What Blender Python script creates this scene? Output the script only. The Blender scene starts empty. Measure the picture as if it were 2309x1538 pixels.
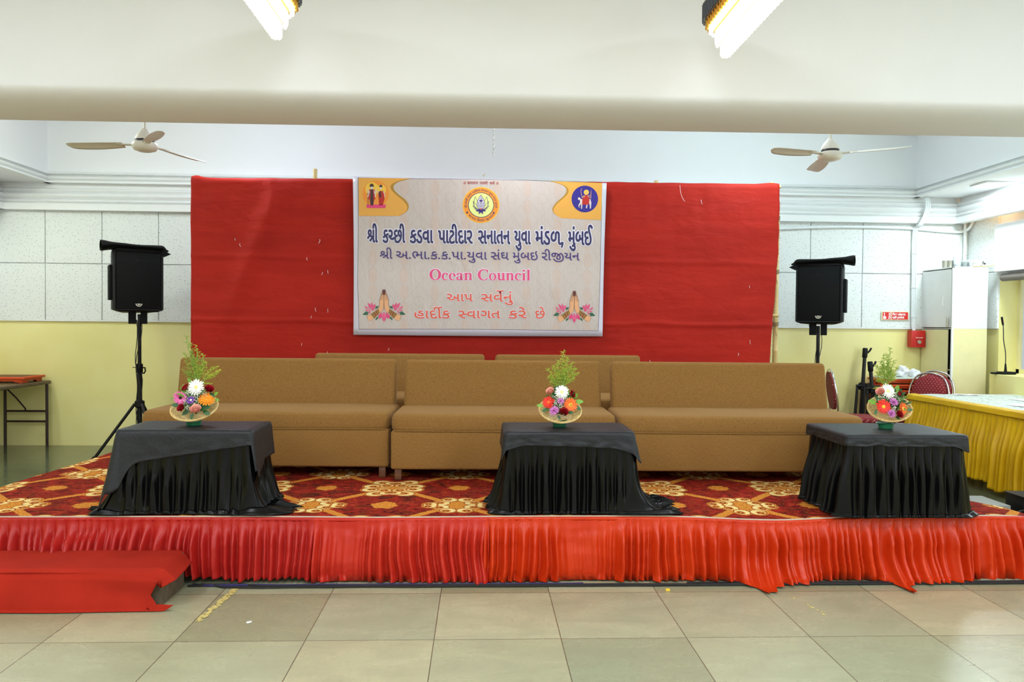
import bpy, bmesh, math, random
from math import sin, cos, pi, radians, sqrt, floor
from mathutils import Vector, Matrix, noise

random.seed(7)
SC = bpy.context.scene
COL = SC.collection

# ------------------------------------------------------------------ camera
cam_d = bpy.data.cameras.new('camera')
cam_d.sensor_width = 36.0
cam_d.lens = 36.0 * 1700.0 / 2309.0
cam_d.clip_start = 0.05
cam = bpy.data.objects.new('camera', cam_d)
COL.objects.link(cam)
cr, cdn, cf = (Vector((0.99907, -0.04201, 0.0095)), Vector((0.00854, -0.02291, -0.9997)), Vector((0.04222, 0.99885, -0.02253)))
cam.matrix_world = Matrix(((cr.x, -cdn.x, -cf.x, 0), (cr.y, -cdn.y, -cf.y, 0), (cr.z, -cdn.z, -cf.z, 1.488), (0, 0, 0, 1)))
SC.camera = cam

# ------------------------------------------------------------------ exposure, world, lights
SC.view_settings.view_transform = 'Standard'
SC.view_settings.look = 'None'
SC.view_settings.gamma = 1.0
SC.view_settings.use_curve_mapping = False
SC.view_settings.exposure = 0.14
W = bpy.data.worlds.new('World'); SC.world = W; W.use_nodes = True
W.node_tree.nodes['Background'].inputs[0].default_value = (0.75, 0.87, 1.0, 1)
W.node_tree.nodes['Background'].inputs[1].default_value = 0.6


def area(name, loc, size, size_y, power, col, rot=(0, 0, 0)):
    d = bpy.data.lights.new(name, 'AREA'); d.shape = 'RECTANGLE'
    d.size = size; d.size_y = size_y; d.energy = power; d.color = col
    o = bpy.data.objects.new(name, d); o.location = loc; o.rotation_euler = rot
    COL.objects.link(o); return o


# rows of LED panels on the hall ceiling, in front of the beam and behind the photographer
for x in (-3.4, 0.1, 3.6):
    for y in (1.3, -1.4, -4.1):
        area('hall_ceiling_light', (x, y, 3.86), 0.9, 0.9, 72, (0.87, 0.93, 1.0))
# square LED panels in the two side soffits of the stage bay
for y in (5.9, 8.1):
    area('soffit_light_right', (5.62, y, 3.055), 0.28, 0.28, 26, (0.80, 0.95, 1.0))
    area('soffit_light_left', (-5.33, y - 0.3, 3.055), 0.28, 0.28, 12, (0.93, 1.0, 0.88))
# added unseen point lights brightening the bay walls; two sit at glow spots there
for x, y, e, c in ((-2.35, 7.5, 33, (0.74, 0.84, 1.0)), (2.9, 7.0, 60, (0.68, 0.94, 1.0)), (-4.2, 6.8, 34, (0.9, 1.0, 0.86)), (0.4, 6.6, 34, (0.9, 0.94, 1.0))):
    d = bpy.data.lights.new('bay_fill_light', 'POINT'); d.energy = e; d.color = c; d.shadow_soft_size = 0.1
    o = bpy.data.objects.new('bay_fill_light', d); o.location = (x, y, 3.52); COL.objects.link(o)
# daylight from the side window, and through an unseen hall window added for light
area('window_daylight', (6.22, 6.4, 1.5), 3.4, 1.0, 60, (0.78, 0.9, 1.0), (0, radians(90), 0))
area('added_hall_daylight', (6.6, 0.5, 1.9), 5.0, 1.6, 240, (0.74, 0.88, 1.0), (0, radians(90), 0))
# warm lamp tucked above the right-hand pelmet
pl = bpy.data.lights.new('cove_lamp', 'POINT'); pl.energy = 1.6; pl.color = (1.0, 0.62, 0.25); pl.shadow_soft_size = 0.04
po = bpy.data.objects.new('cove_lamp', pl); po.location = (5.92, 8.45, 2.98); COL.objects.link(po)


# ------------------------------------------------------------------ node expressions and materials
def lin(c):
    c = c / 255.0
    return c / 12.92 if c <= 0.04045 else ((c + 0.055) / 1.055) ** 2.4


def rgb(r, g, b):
    return (lin(r), lin(g), lin(b), 1.0)


class X:
    """a scalar socket with arithmetic"""
    def __init__(s, nt, sock): s.nt = nt; s.s = sock
    def op(s, op, *a):
        n = s.nt.nodes.new('ShaderNodeMath'); n.operation = op
        for i, v in enumerate((s,) + a):
            if isinstance(v, X): s.nt.links.new(v.s, n.inputs[i])
            else: n.inputs[i].default_value = v
        return X(s.nt, n.outputs[0])
    def __add__(s, o): return s.op('ADD', o)
    __radd__ = __add__
    def __sub__(s, o): return s.op('SUBTRACT', o)
    def __rsub__(s, o): return (s * -1.0) + o
    def __mul__(s, o): return s.op('MULTIPLY', o)
    __rmul__ = __mul__
    def __truediv__(s, o): return s.op('DIVIDE', o)
    def abs(s): return s.op('ABSOLUTE')
    def fract(s): return s.op('FRACT')
    def floor(s): return s.op('FLOOR')
    def lt(s, o): return s.op('LESS_THAN', o)
    def gt(s, o): return s.op('GREATER_THAN', o)
    def mn(s, o): return s.op('MINIMUM', o)
    def mx(s, o): return s.op('MAXIMUM', o)
    def pw(s, o): return s.op('POWER', o)
    def below(s, a, soft):
        """1 under a, 0 above a+soft"""
        n = s.nt.nodes.new('ShaderNodeMapRange'); n.clamp = True
        s.nt.links.new(s.s, n.inputs[0])
        n.inputs[1].default_value = a; n.inputs[2].default_value = a + soft
        n.inputs[3].default_value = 1; n.inputs[4].default_value = 0
        return X(s.nt, n.outputs[0])
    def rng(s, a, b, c, d):
        n = s.nt.nodes.new('ShaderNodeMapRange'); n.clamp = True
        s.nt.links.new(s.s, n.inputs[0])
        for i, v in enumerate((a, b, c, d)): n.inputs[i + 1].default_value = v
        return X(s.nt, n.outputs[0])


class MT:
    """material builder"""
    def __init__(s, name, rough=0.5, metal=0.0, spec=0.5):
        s.m = bpy.data.materials.new(name); s.m.use_nodes = True
        s.nt = s.m.node_tree; s.b = s.nt.nodes['Principled BSDF']
        s.b.inputs['Roughness'].default_value = rough
        s.b.inputs['Metallic'].default_value = metal
        s.b.inputs['Specular IOR Level'].default_value = spec
        s.tc = s.nt.nodes.new('ShaderNodeTexCoord')
    def xyz(s, src='Object'):
        n = s.nt.nodes.new('ShaderNodeSeparateXYZ'); s.nt.links.new(s.tc.outputs[src], n.inputs[0])
        return X(s.nt, n.outputs[0]), X(s.nt, n.outputs[1]), X(s.nt, n.outputs[2])
    def world(s):
        g = s.nt.nodes.new('ShaderNodeNewGeometry')
        n = s.nt.nodes.new('ShaderNodeSeparateXYZ'); s.nt.links.new(g.outputs['Position'], n.inputs[0])
        return X(s.nt, n.outputs[0]), X(s.nt, n.outputs[1]), X(s.nt, n.outputs[2])
    def vec(s, x, y, z=0.0):
        n = s.nt.nodes.new('ShaderNodeCombineXYZ')
        for i, v in enumerate((x, y, z)):
            if isinstance(v, X): s.nt.links.new(v.s, n.inputs[i])
            else: n.inputs[i].default_value = v
        return n.outputs[0]
    def scaled(s, sc, src='Object'):
        n = s.nt.nodes.new('ShaderNodeMapping'); n.inputs['Scale'].default_value = sc
        s.nt.links.new(s.tc.outputs[src], n.inputs[0]); return n.outputs[0]
    def noise(s, vec, scale=5, detail=3, rough=0.5, dist=0.0):
        n = s.nt.nodes.new('ShaderNodeTexNoise'); s.nt.links.new(vec, n.inputs['Vector'])
        n.inputs['Scale'].default_value = scale; n.inputs['Detail'].default_value = detail
        n.inputs['Roughness'].default_value = rough; n.inputs['Distortion'].default_value = dist
        return X(s.nt, n.outputs['Fac'])
    def white(s, vec):
        n = s.nt.nodes.new('ShaderNodeTexWhiteNoise'); s.nt.links.new(vec, n.inputs['Vector'])
        return X(s.nt, n.outputs['Value'])
    def mix(s, f, a, b):
        n = s.nt.nodes.new('ShaderNodeMix'); n.data_type = 'RGBA'
        if isinstance(f, X): s.nt.links.new(f.s, n.inputs[0])
        else: n.inputs[0].default_value = f
        for v, i in ((a, 6), (b, 7)):
            if isinstance(v, tuple): n.inputs[i].default_value = v
            else: s.nt.links.new(v, n.inputs[i])
        return n.outputs[2]
    def color(s, c):
        if isinstance(c, tuple): s.b.inputs['Base Color'].default_value = c
        else: s.nt.links.new(c, s.b.inputs['Base Color'])
        return s
    def rough(s, x): s.nt.links.new(x.s, s.b.inputs['Roughness']); return s
    def bump(s, h, strength=0.3, dist=0.01):
        n = s.nt.nodes.new('ShaderNodeBump'); n.inputs['Strength'].default_value = strength; n.inputs['Distance'].default_value = dist
        s.nt.links.new(h.s, n.inputs['Height']); s.nt.links.new(n.outputs[0], s.b.inputs['Normal']); return s
    def emit(s, c, k):
        s.b.inputs['Emission Color'].default_value = c; s.b.inputs['Emission Strength'].default_value = k; return s
    def sheen(s, w, c=(1, 1, 1, 1), r=0.4):
        s.b.inputs['Sheen Weight'].default_value = w; s.b.inputs['Sheen Tint'].default_value = c; s.b.inputs['Sheen Roughness'].default_value = r; return s


def plain(name, c, rough=0.5, metal=0.0, spec=0.5, vary=0.0, vscale=8, bump=0.0, bscale=60):
    t = MT(name, rough, metal, spec)
    co = t.tc.outputs['Object']
    if vary:
        n = t.noise(co, vscale, 4)
        d = tuple(v * (1 - vary) for v in c[:3]) + (1,)
        e = tuple(min(1, v * (1 + vary)) for v in c[:3]) + (1,)
        t.color(t.mix(n.rng(0.3, 0.7, 0, 1), d, e))
    else:
        t.color(c)
    if bump: t.bump(t.noise(co, bscale, 3), bump, 0.004)
    return t.m


# --- surfaces of the room
def m_floor():
    t = MT('kota_stone_tiles', 0.3); x, y, z = t.world()
    tx = (x - 0.395) / 0.6 + 40.0; ty = (y - 4.135) / 0.61 + 40.0
    fx = tx.fract(); fy = ty.fract()
    ex = ((fx - 0.5).abs() * -1.0 + 0.5) * 0.6
    ey = ((fy - 0.5).abs() * -1.0 + 0.5) * 0.61
    e = ex.mn(ey)
    joint = e.below(0.0012, 0.0016)
    r = t.white(t.vec(tx.floor(), ty.floor()))
    r2 = t.white(t.vec(ty.floor() + 17.3, tx.floor()))
    base = t.mix(r, rgb(150, 146, 114), rgb(188, 182, 148))
    base = t.mix(r2 * 0.6, base, rgb(148, 156, 130))
    n = t.noise(t.vec(x, y * 2.2), 3.2, 6, 0.62, 0.6)
    base = t.mix(n.rng(0.42, 0.72, 0, 0.38), base, rgb(128, 124, 98))
    n2 = t.noise(t.vec(x, y), 38, 3, 0.6)
    base = t.mix(n2.rng(0.55, 0.75, 0, 0.22), base, rgb(112, 106, 84))
    rear = y.gt(4.745)      # the rear bay is laid in darker, polished green stone
    green = t.mix(n.rng(0.35, 0.65, 0, 1), rgb(84, 90, 66), rgb(104, 110, 84))
    base = t.mix(rear, base, green)
    t.color(t.mix(joint, base, t.mix(rear, rgb(88, 78, 60), rgb(70, 72, 56))))
    t.rough(n.rng(0.3, 0.7, 0.22, 0.36) * (rear * -0.55 + 1.0))
    t.bump(joint * -1.0, 0.4, 0.002)
    return t.m


def m_panel():
    t = MT('pinhole_acoustic_board', 0.85, spec=0.2); x, y, z = t.world()
    co = t.vec(x + y, z)
    v = t.nt.nodes.new('ShaderNodeTexVoronoi'); v.voronoi_dimensions = '2D'; v.inputs['Scale'].default_value = 30
    t.nt.links.new(co, v.inputs['Vector'])
    d = X(t.nt, v.outputs['Distance']); w = t.nt.nodes.new('ShaderNodeTexWhiteNoise'); t.nt.links.new(v.outputs['Color'], w.inputs[0])
    k = X(t.nt, w.outputs['Value'])
    big = (d - k * 0.07).below(0.035, 0.03) * k.gt(0.5) * 0.8
    v2 = t.nt.nodes.new('ShaderNodeTexVoronoi'); v2.voronoi_dimensions = '2D'; v2.inputs['Scale'].default_value = 62
    t.nt.links.new(co, v2.inputs['Vector'])
    w2 = t.nt.nodes.new('ShaderNodeTexWhiteNoise'); t.nt.links.new(v2.outputs['Color'], w2.inputs[0])
    small = X(t.nt, v2.outputs['Distance']).below(0.10, 0.05) * X(t.nt, w2.outputs['Value']).gt(0.76) * 0.5
    t.color(t.mix(big.mx(small), rgb(232, 235, 232), rgb(82, 84, 86)))
    return t.m


def m_yellow():
    t = MT('yellow_wall_paint', 0.38, spec=0.35)
    n = t.noise(t.tc.outputs['Object'], 1.6, 4)
    t.color(t.mix(n.rng(0.35, 0.65, 0, 1), rgb(233, 222, 146), rgb(240, 231, 164)))
    return t.m


def m_carpet():
    t = MT('floral_red_carpet', 0.95, spec=0.1); x, y, z = t.world()
    hx, hy = 0.446, 0.48
    wn = t.noise(t.vec(x, y), 7, 2)
    px = (((x + 0.58) / (2 * hx) + 20.0).fract() - 0.5).abs() * (2 * hx)
    py = (((y - 5.11 + hy) / (2 * hy) + 20.0).fract() - 0.5).abs() * (2 * hy)
    wob = t.noise(t.vec(x, y), 30, 2)
    # marbled ground
    sw = t.noise(t.vec(x, y * 1.6), 6.5, 3, 0.55, 2.2)
    ground = t.mix(sw.rng(0.36, 0.52, 0, 1), rgb(76, 15, 14), rgb(134, 24, 19))
    ground = t.mix(sw.rng(0.55, 0.68, 0, 0.8), ground, rgb(176, 46, 34))
    gn = t.noise(t.vec(x, y), 85, 2)
    gold = t.mix(gn.rng(0.4, 0.6, 0, 1), rgb(190, 104, 32), rgb(216, 152, 62))
    cream = t.mix(gn.rng(0.35, 0.65, 0, 1), rgb(226, 190, 112), rgb(242, 222, 160))
    band = ((px / hx + py / hy) - 1.0).abs() * 0.33 + (wob - 0.5) * 0.015
    fil = t.noise(t.vec(x, y), 21, 3, 0.6, 1.6)
    ground = t.mix((fil - 0.5).abs().below(0.010, 0.016) * 0.22, ground, gold)
    col = t.mix(band.below(0.024, 0.006), ground, gold)
    # rosettes
    for cx, cy, r in ((hx, hy, 0.085), (0.0, hy, 0.10), (0.0, 0.0, 0.075), (hx, 0.0, 0.11)):
        d = ((px - cx).pw(2.0) + (py - cy).pw(2.0)).op('SQRT') + (wob - 0.5) * 0.07
        col = t.mix(d.below(r - 0.012, 0.012), col, gold)
    # scroll medallions (mirrored into every quarter of the repeat)
    for cx, cy, r in ((0.095, hy - 0.05, 0.052), (0.05, hy - 0.135, 0.05), (0.165, hy - 0.02, 0.044),
                      (hx - 0.065, 0.075, 0.062), (hx - 0.15, 0.05, 0.055), (hx - 0.10, 0.175, 0.06), (hx - 0.03, 0.15, 0.045)):
        d = ((px - cx).pw(2.0) + (py - cy).pw(2.0)).op('SQRT')
        d2 = ((px - cx - 0.012).pw(2.0) + (py - cy + 0.008).pw(2.0)).op('SQRT')
        col = t.mix(d.below(r + 0.008, 0.004), col, gold)
        col = t.mix(d.below(r - 0.004, 0.004), col, cream)
        col = t.mix(d2.below(r * 0.55, 0.004), col, gold)
        col = t.mix(((d2 - r * 0.3).abs() + (wob - 0.5) * 0.01).below(0.003, 0.004), col, rgb(120, 30, 20))
        col = t.mix((d - r).abs().below(0.002, 0.003), col, rgb(150, 66, 20))
    t.color(col)
    t.bump(t.noise(t.vec(x, y), 260, 2), 0.3, 0.003)
    return t.m


def m_sofa():
    t = MT('tan_chenille', 0.9, spec=0.15)
    n = t.noise(t.scaled((260, 200, 60)), 1.0, 3, 0.6)
    c = t.mix(n.rng(0.3, 0.7, 0, 1), rgb(126, 90, 46), rgb(156, 116, 64))
    k = t.noise(t.tc.outputs['Object'], 2.4, 4)
    c = t.mix(k.rng(0.45, 0.8, 0, 0.3), c, rgb(130, 90, 42))
    t.color(c); t.sheen(0.2, rgb(220, 190, 150)); t.bump(n, 0.25, 0.002)
    return t.m


def m_satin(name, c, dark, rough=0.36, spec=0.28, aniso=0.4):
    t = MT(name, rough, spec=spec)
    n = t.noise(t.tc.outputs['Object'], 3, 3)
    t.color(t.mix(n.rng(0.3, 0.7, 0, 1), dark, c))
    t.bump(t.noise(t.tc.outputs['Object'], 420, 2), 0.06, 0.001)
    return t.m


def m_backdrop():
    t = MT('red_backdrop_cotton', 0.72, spec=0.25); x, y, z = t.world()
    n = t.noise(t.vec(x, z * 3), 1.2, 4)
    c = t.mix(n.rng(0.3, 0.7, 0, 1), rgb(158, 24, 9), rgb(176, 31, 14))
    # horizontal weave bands and worn lint
    b = t.noise(t.vec(x * 0.15, z * 9), 2.2, 2)
    c = t.mix(b.rng(0.52, 0.7, 0, 0.25), c, rgb(150, 16, 10))
    t.color(c)
    cr_ = t.noise(t.vec(x, z * 1.3), 2.4, 3, 0.5, 0.2)
    t.bump(cr_ + t.noise(t.vec(x * 0.5, z * 1.6), 8, 3, 0.6, 0.5) * 0.22, 0.38, 0.05)
    return t.m


def m_vinyl_ground():
    t = MT('banner_vinyl', 0.3, spec=0.5); x, y, z = t.world()
    px = ((x / 0.30 + 20.0).fract() - 0.5).abs() * 0.30
    pz = ((z / 0.34 + 20.0).fract() - 0.5).abs() * 0.34
    line = ((px / 0.15 + pz / 0.17) - 1.0).abs()
    leaf = ((px / 0.045).pw(2.0) + ((pz - 0.085) / 0.085).pw(2.0))
    c = rgb(200, 188, 182)
    c = t.mix(leaf.below(0.75, 0.35) * 0.45, c, rgb(204, 176, 160))
    c = t.mix(line.below(0.012, 0.03) * 0.5, c, rgb(184, 174, 166))
    d = ((px - 0.15).pw(2.0) + (pz - 0.17).pw(2.0)).op('SQRT')
    c = t.mix((d - 0.05).abs().below(0.002, 0.004) * 0.5, c, rgb(184, 174, 166))
    t.color(c)
    w = t.noise(t.vec(x * 3.0, z * 1.1), 3.2, 3, 0.5, 0.6) + t.noise(t.vec(x * 14, z * 4), 3, 2) * 0.22
    t.bump(w, 0.5, 0.02)
    return t.m


def m_bamboo():
    t = MT('dry_bamboo', 0.4); n = t.noise(t.scaled((20, 20, 2.5)), 1, 4)
    t.color(t.mix(n.rng(0.35, 0.7, 0, 1), rgb(196, 168, 104), rgb(226, 206, 150))); return t.m


def m_wicker():
    t = MT('cane_wicker', 0.45); n = t.noise(t.tc.outputs['Object'], 90, 3)
    t.color(t.mix(n.rng(0.35, 0.65, 0, 1), rgb(222, 182, 110), rgb(246, 222, 160))); return t.m


def m_dots():
    t = MT('maroon_dotted_upholstery', 0.8)
    x, y, z = t.xyz(); a = (x / 0.036 + 20.0); b = ((z + y) / 0.031 + 40.0)
    a = (a + (b.floor() * 0.5)).fract() - 0.5; b = b.fract() - 0.5
    d = (a * a + b * b).op('SQRT')
    t.color(t.mix(d.below(0.08, 0.05), rgb(128, 20, 30), rgb(226, 190, 170))); return t.m


def m_print():
    t = MT('printed_table_sheet', 0.5); x, y, z = t.world()
    n = t.noise(t.vec(x * 40, y * 7), 3, 2); m = t.noise(t.vec(x, y), 5, 2)
    c = t.mix((n.rng(0.52, 0.58, 0, 1)) * m.rng(0.4, 0.6, 0.35, 0.9), rgb(204, 210, 202), rgb(96, 116, 112)); t.color(c); return t.m


def m_wood(name, a, b, rough=0.5):
    t = MT(name, rough); n = t.noise(t.scaled((3, 30, 30)), 1, 5, 0.6, 0.5)
    t.color(t.mix(n.rng(0.3, 0.7, 0, 1), a, b)); return t.m


M_FLOOR = m_floor(); M_PANEL = m_panel(); M_YEL = m_yellow(); M_CARPET = m_carpet(); M_SOFA = m_sofa()
M_WHITE = plain('white_emulsion', rgb(238, 238, 240), 0.7, spec=0.25, vary=0.012, vscale=2)
M_GYPSUM = plain('white_plaster_moulding', rgb(238, 239, 238), 0.6, spec=0.3)
M_BACK = m_backdrop(); M_BAMBOO = m_bamboo(); M_WICKER = m_wicker(); M_DOTS = m_dots(); M_PRINT = m_print()
M_CRIMSON = m_satin('crimson_satin', rgb(178, 38, 32), rgb(164, 28, 25), 0.31)
M_SCARLET = m_satin('scarlet_satin', rgb(192, 48, 32), rgb(180, 37, 25), 0.31)
M_ORED = m_satin('orange_red_satin', rgb(202, 56, 17), rgb(188, 43, 10), 0.29)
M_FELT = plain('red_felt', rgb(164, 40, 26), 0.95, spec=0.1, vary=0.08, vscale=5, bump=0.3, bscale=160)
M_BLACKSATIN = m_satin('black_satin', rgb(9, 9, 10), rgb(6, 6, 7), 0.26, 0.18)
M_BLACKCLOTH = plain('black_cotton', rgb(24, 26, 31), 0.5, spec=0.4, vary=0.12, vscale=14, bump=0.5, bscale=70)
M_GOLDSATIN = m_satin('mustard_satin', rgb(218, 174, 18), rgb(198, 150, 8), 0.34)
M_BLACKPL = plain('black_plastic', rgb(10, 10, 11), 0.5, spec=0.25, vary=0.1, vscale=30)
M_BLACKFAB = plain('black_nylon', rgb(9, 10, 11), 0.75, spec=0.2, bump=0.3, bscale=40)
M_GRILLE = plain('black_grille_mesh', rgb(18, 18, 18), 0.75, 0.0, spec=0.15, vary=0.2, vscale=300)
M_BLACKMET = plain('black_powder_coat', rgb(11, 11, 12), 0.42, 0.0, spec=0.35)
M_CHROME = plain('chrome_tube', rgb(214, 214, 216), 0.16, 1.0)
M_BADGE = plain('silver_badge', rgb(214, 210, 196), 0.35, 0.2)
M_TRUNK = m_wood('dark_table_wood', rgb(62, 48, 36), rgb(98, 78, 60), 0.45)
M_BROWNMET = plain('brown_painted_steel', rgb(50, 32, 30), 0.45)
M_ORANGE = plain('orange_painted_wood', rgb(206, 72, 22), 0.5, vary=0.1, vscale=12)
M_WORN = plain('worn_wood_top', rgb(112, 74, 44), 0.7, vary=0.2, vscale=16)
M_LEGWOOD = m_wood('brown_leg_wood', rgb(84, 48, 26), rgb(120, 76, 44))
M_FAN = plain('ivory_enamel', rgb(226, 220, 206), 0.35, vary=0.02)
M_DARKBAND = plain('dark_band', rgb(40, 36, 34), 0.4)
M_REDBOX = plain('red_enamel', rgb(204, 26, 20), 0.38)
M_SIGNRED = plain('sign_red', rgb(214, 34, 30), 0.5)
M_SIGNCREAM = plain('sign_cream', rgb(232, 226, 184), 0.5)
M_LETTERW = plain('white_lettering', rgb(246, 246, 244), 0.5)
M_GREYLID = plain('grey_metal', rgb(168, 168, 160), 0.35, 0.6)
M_CABLE = plain('black_cable', rgb(22, 23, 27), 0.45)
M_CABLEBLUE = plain('violet_cable', rgb(44, 38, 96), 0.45)
M_PIPE = plain('white_conduit', rgb(232, 236, 236), 0.45)
M_CREAMPAINT = plain('cream_paint', rgb(236, 226, 170), 0.5, vary=0.03)
M_CABWHITE = plain('cabinet_white', rgb(238, 238, 236), 0.42, vary=0.015)
M_DARK = plain('dark_gap', rgb(12, 12, 12), 0.9)
M_BLIND = plain('brown_blind', rgb(120, 112, 104), 0.7)
M_BAG = plain('white_plastic_bag', rgb(232, 234, 238), 0.4, bump=0.6, bscale=30)
M_STEEL = plain('brushed_steel', rgb(190, 188, 176), 0.3, 0.8)
M_CARTON = plain('white_carton', rgb(226, 236, 222), 0.55)
M_BLOCK = plain('rough_brick', rgb(96, 84, 66), 0.9, vary=0.25, vscale=30, bump=0.6, bscale=60)
M_PAPER = plain('white_paper', rgb(244, 244, 240), 0.7)
M_EDGE = plain('pale_carpet_edge', rgb(214, 196, 172), 0.9)
M_PLATFORM = plain('platform_ply', rgb(94, 60, 40), 0.8)
M_TAPE = plain('yellow_tape_residue', rgb(206, 186, 112), 0.8, vary=0.2, vscale=40)
M_GREEN = plain('green_plastic_pot', rgb(24, 104, 66), 0.4)
M_LEAF = plain('dark_green_leaf', rgb(38, 84, 34), 0.45, vary=0.3, vscale=30)
M_LEAFL = plain('light_green_leaf', rgb(112, 160, 50), 0.5, vary=0.25, vscale=30)
M_STEM = plain('green_stem', rgb(126, 162, 58), 0.6)
M_BUD = plain('yellow_green_buds', rgb(206, 208, 66), 0.7, vary=0.2, vscale=60)
M_GWHITE = plain('white_petal', rgb(250, 248, 240), 0.6)
M_GRED = plain('red_petal', rgb(232, 44, 24), 0.6, vary=0.1, vscale=60)
M_GORANGE = plain('orange_petal', rgb(248, 112, 36), 0.6, vary=0.1, vscale=60)
M_GAMBER = plain('amber_petal', rgb(250, 150, 30), 0.6, vary=0.08, vscale=60)
M_GPINK = plain('pink_petal', rgb(238, 110, 178), 0.6, vary=0.12, vscale=60)
M_MAUVE = plain('mauve_petal', rgb(220, 138, 206), 0.6, vary=0.15, vscale=90)
M_PURPLE = plain('purple_petal', rgb(104, 40, 150), 0.6, vary=0.2, vscale=80)
M_ROSE = plain('dark_red_rose', rgb(160, 12, 28), 0.55, vary=0.2, vscale=60)
M_PEACH = plain('pale_pink_rose', rgb(246, 178, 160), 0.6, vary=0.06, vscale=60)
M_PALE = plain('pale_flower_centre', rgb(236, 226, 150), 0.7)
M_YCENT = plain('yellow_flower_centre', rgb(244, 200, 50), 0.7)
M_DCENT = plain('dark_flower_centre', rgb(60, 36, 20), 0.7)
M_GYPS = plain('gypsophila_white', rgb(244, 242, 224), 0.7)
M_BTUBE = plain('black_glass_tube', rgb(34, 46, 64), 0.2, spec=0.8)
M_GOLD = plain('polished_gold', rgb(226, 172, 70), 0.22, 1.0)
_t = MT('lit_crystal', 0.1); _t.color(rgb(255, 250, 238)); _t.emit((1.0, 0.94, 0.84, 1), 1.5); _, _, _z = _t.xyz(); _t.nt.links.new((_z.rng(0.0, 0.26, 0.85, 2.4) * (_t.noise(_t.scaled((90, 90, 26)), 1, 2).rng(0.35, 0.65, 0.8, 1.1))).s, _t.b.inputs['Emission Strength']); M_CRYSTAL = _t.m
_t = MT('lit_led_panel', 0.5); _t.color(rgb(255, 255, 255)); _t.emit((0.9, 0.97, 1.0, 1), 6.0); M_LED = _t.m
_t = MT('clear_plastic', 0.1); _t.color(rgb(240, 244, 246)); _t.b.inputs['Transmission Weight'].default_value = 0.75; _t.b.inputs['IOR'].default_value = 1.2; M_CLEAR = _t.m
_t = MT('window_glass', 0.05); _t.color(rgb(240, 246, 250)); _t.b.inputs['Transmission Weight'].default_value = 1.0; M_GLASS = _t.m


# ------------------------------------------------------------------ geometry helpers
def tag(o, label=None, cat=None, group=None, kind=None):
    if label: o['label'] = label
    if cat: o['category'] = cat
    if group: o['group'] = group
    if kind: o['kind'] = kind
    return o


def empty(name, loc=(0, 0, 0), rz=0.0, label=None, cat=None, group=None):
    o = bpy.data.objects.new(name, None); o.empty_display_size = 0.1
    o.location = loc; o.rotation_euler = (0, 0, rz); COL.objects.link(o)
    return tag(o, label, cat, group)


def basis(d):
    d = Vector(d).normalized()
    a = Vector((0, 0, 1)) if abs(d.z) < 0.9 else Vector((1, 0, 0))
    u = a.cross(d).normalized(); v = d.cross(u)
    return u, v, d


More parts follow.
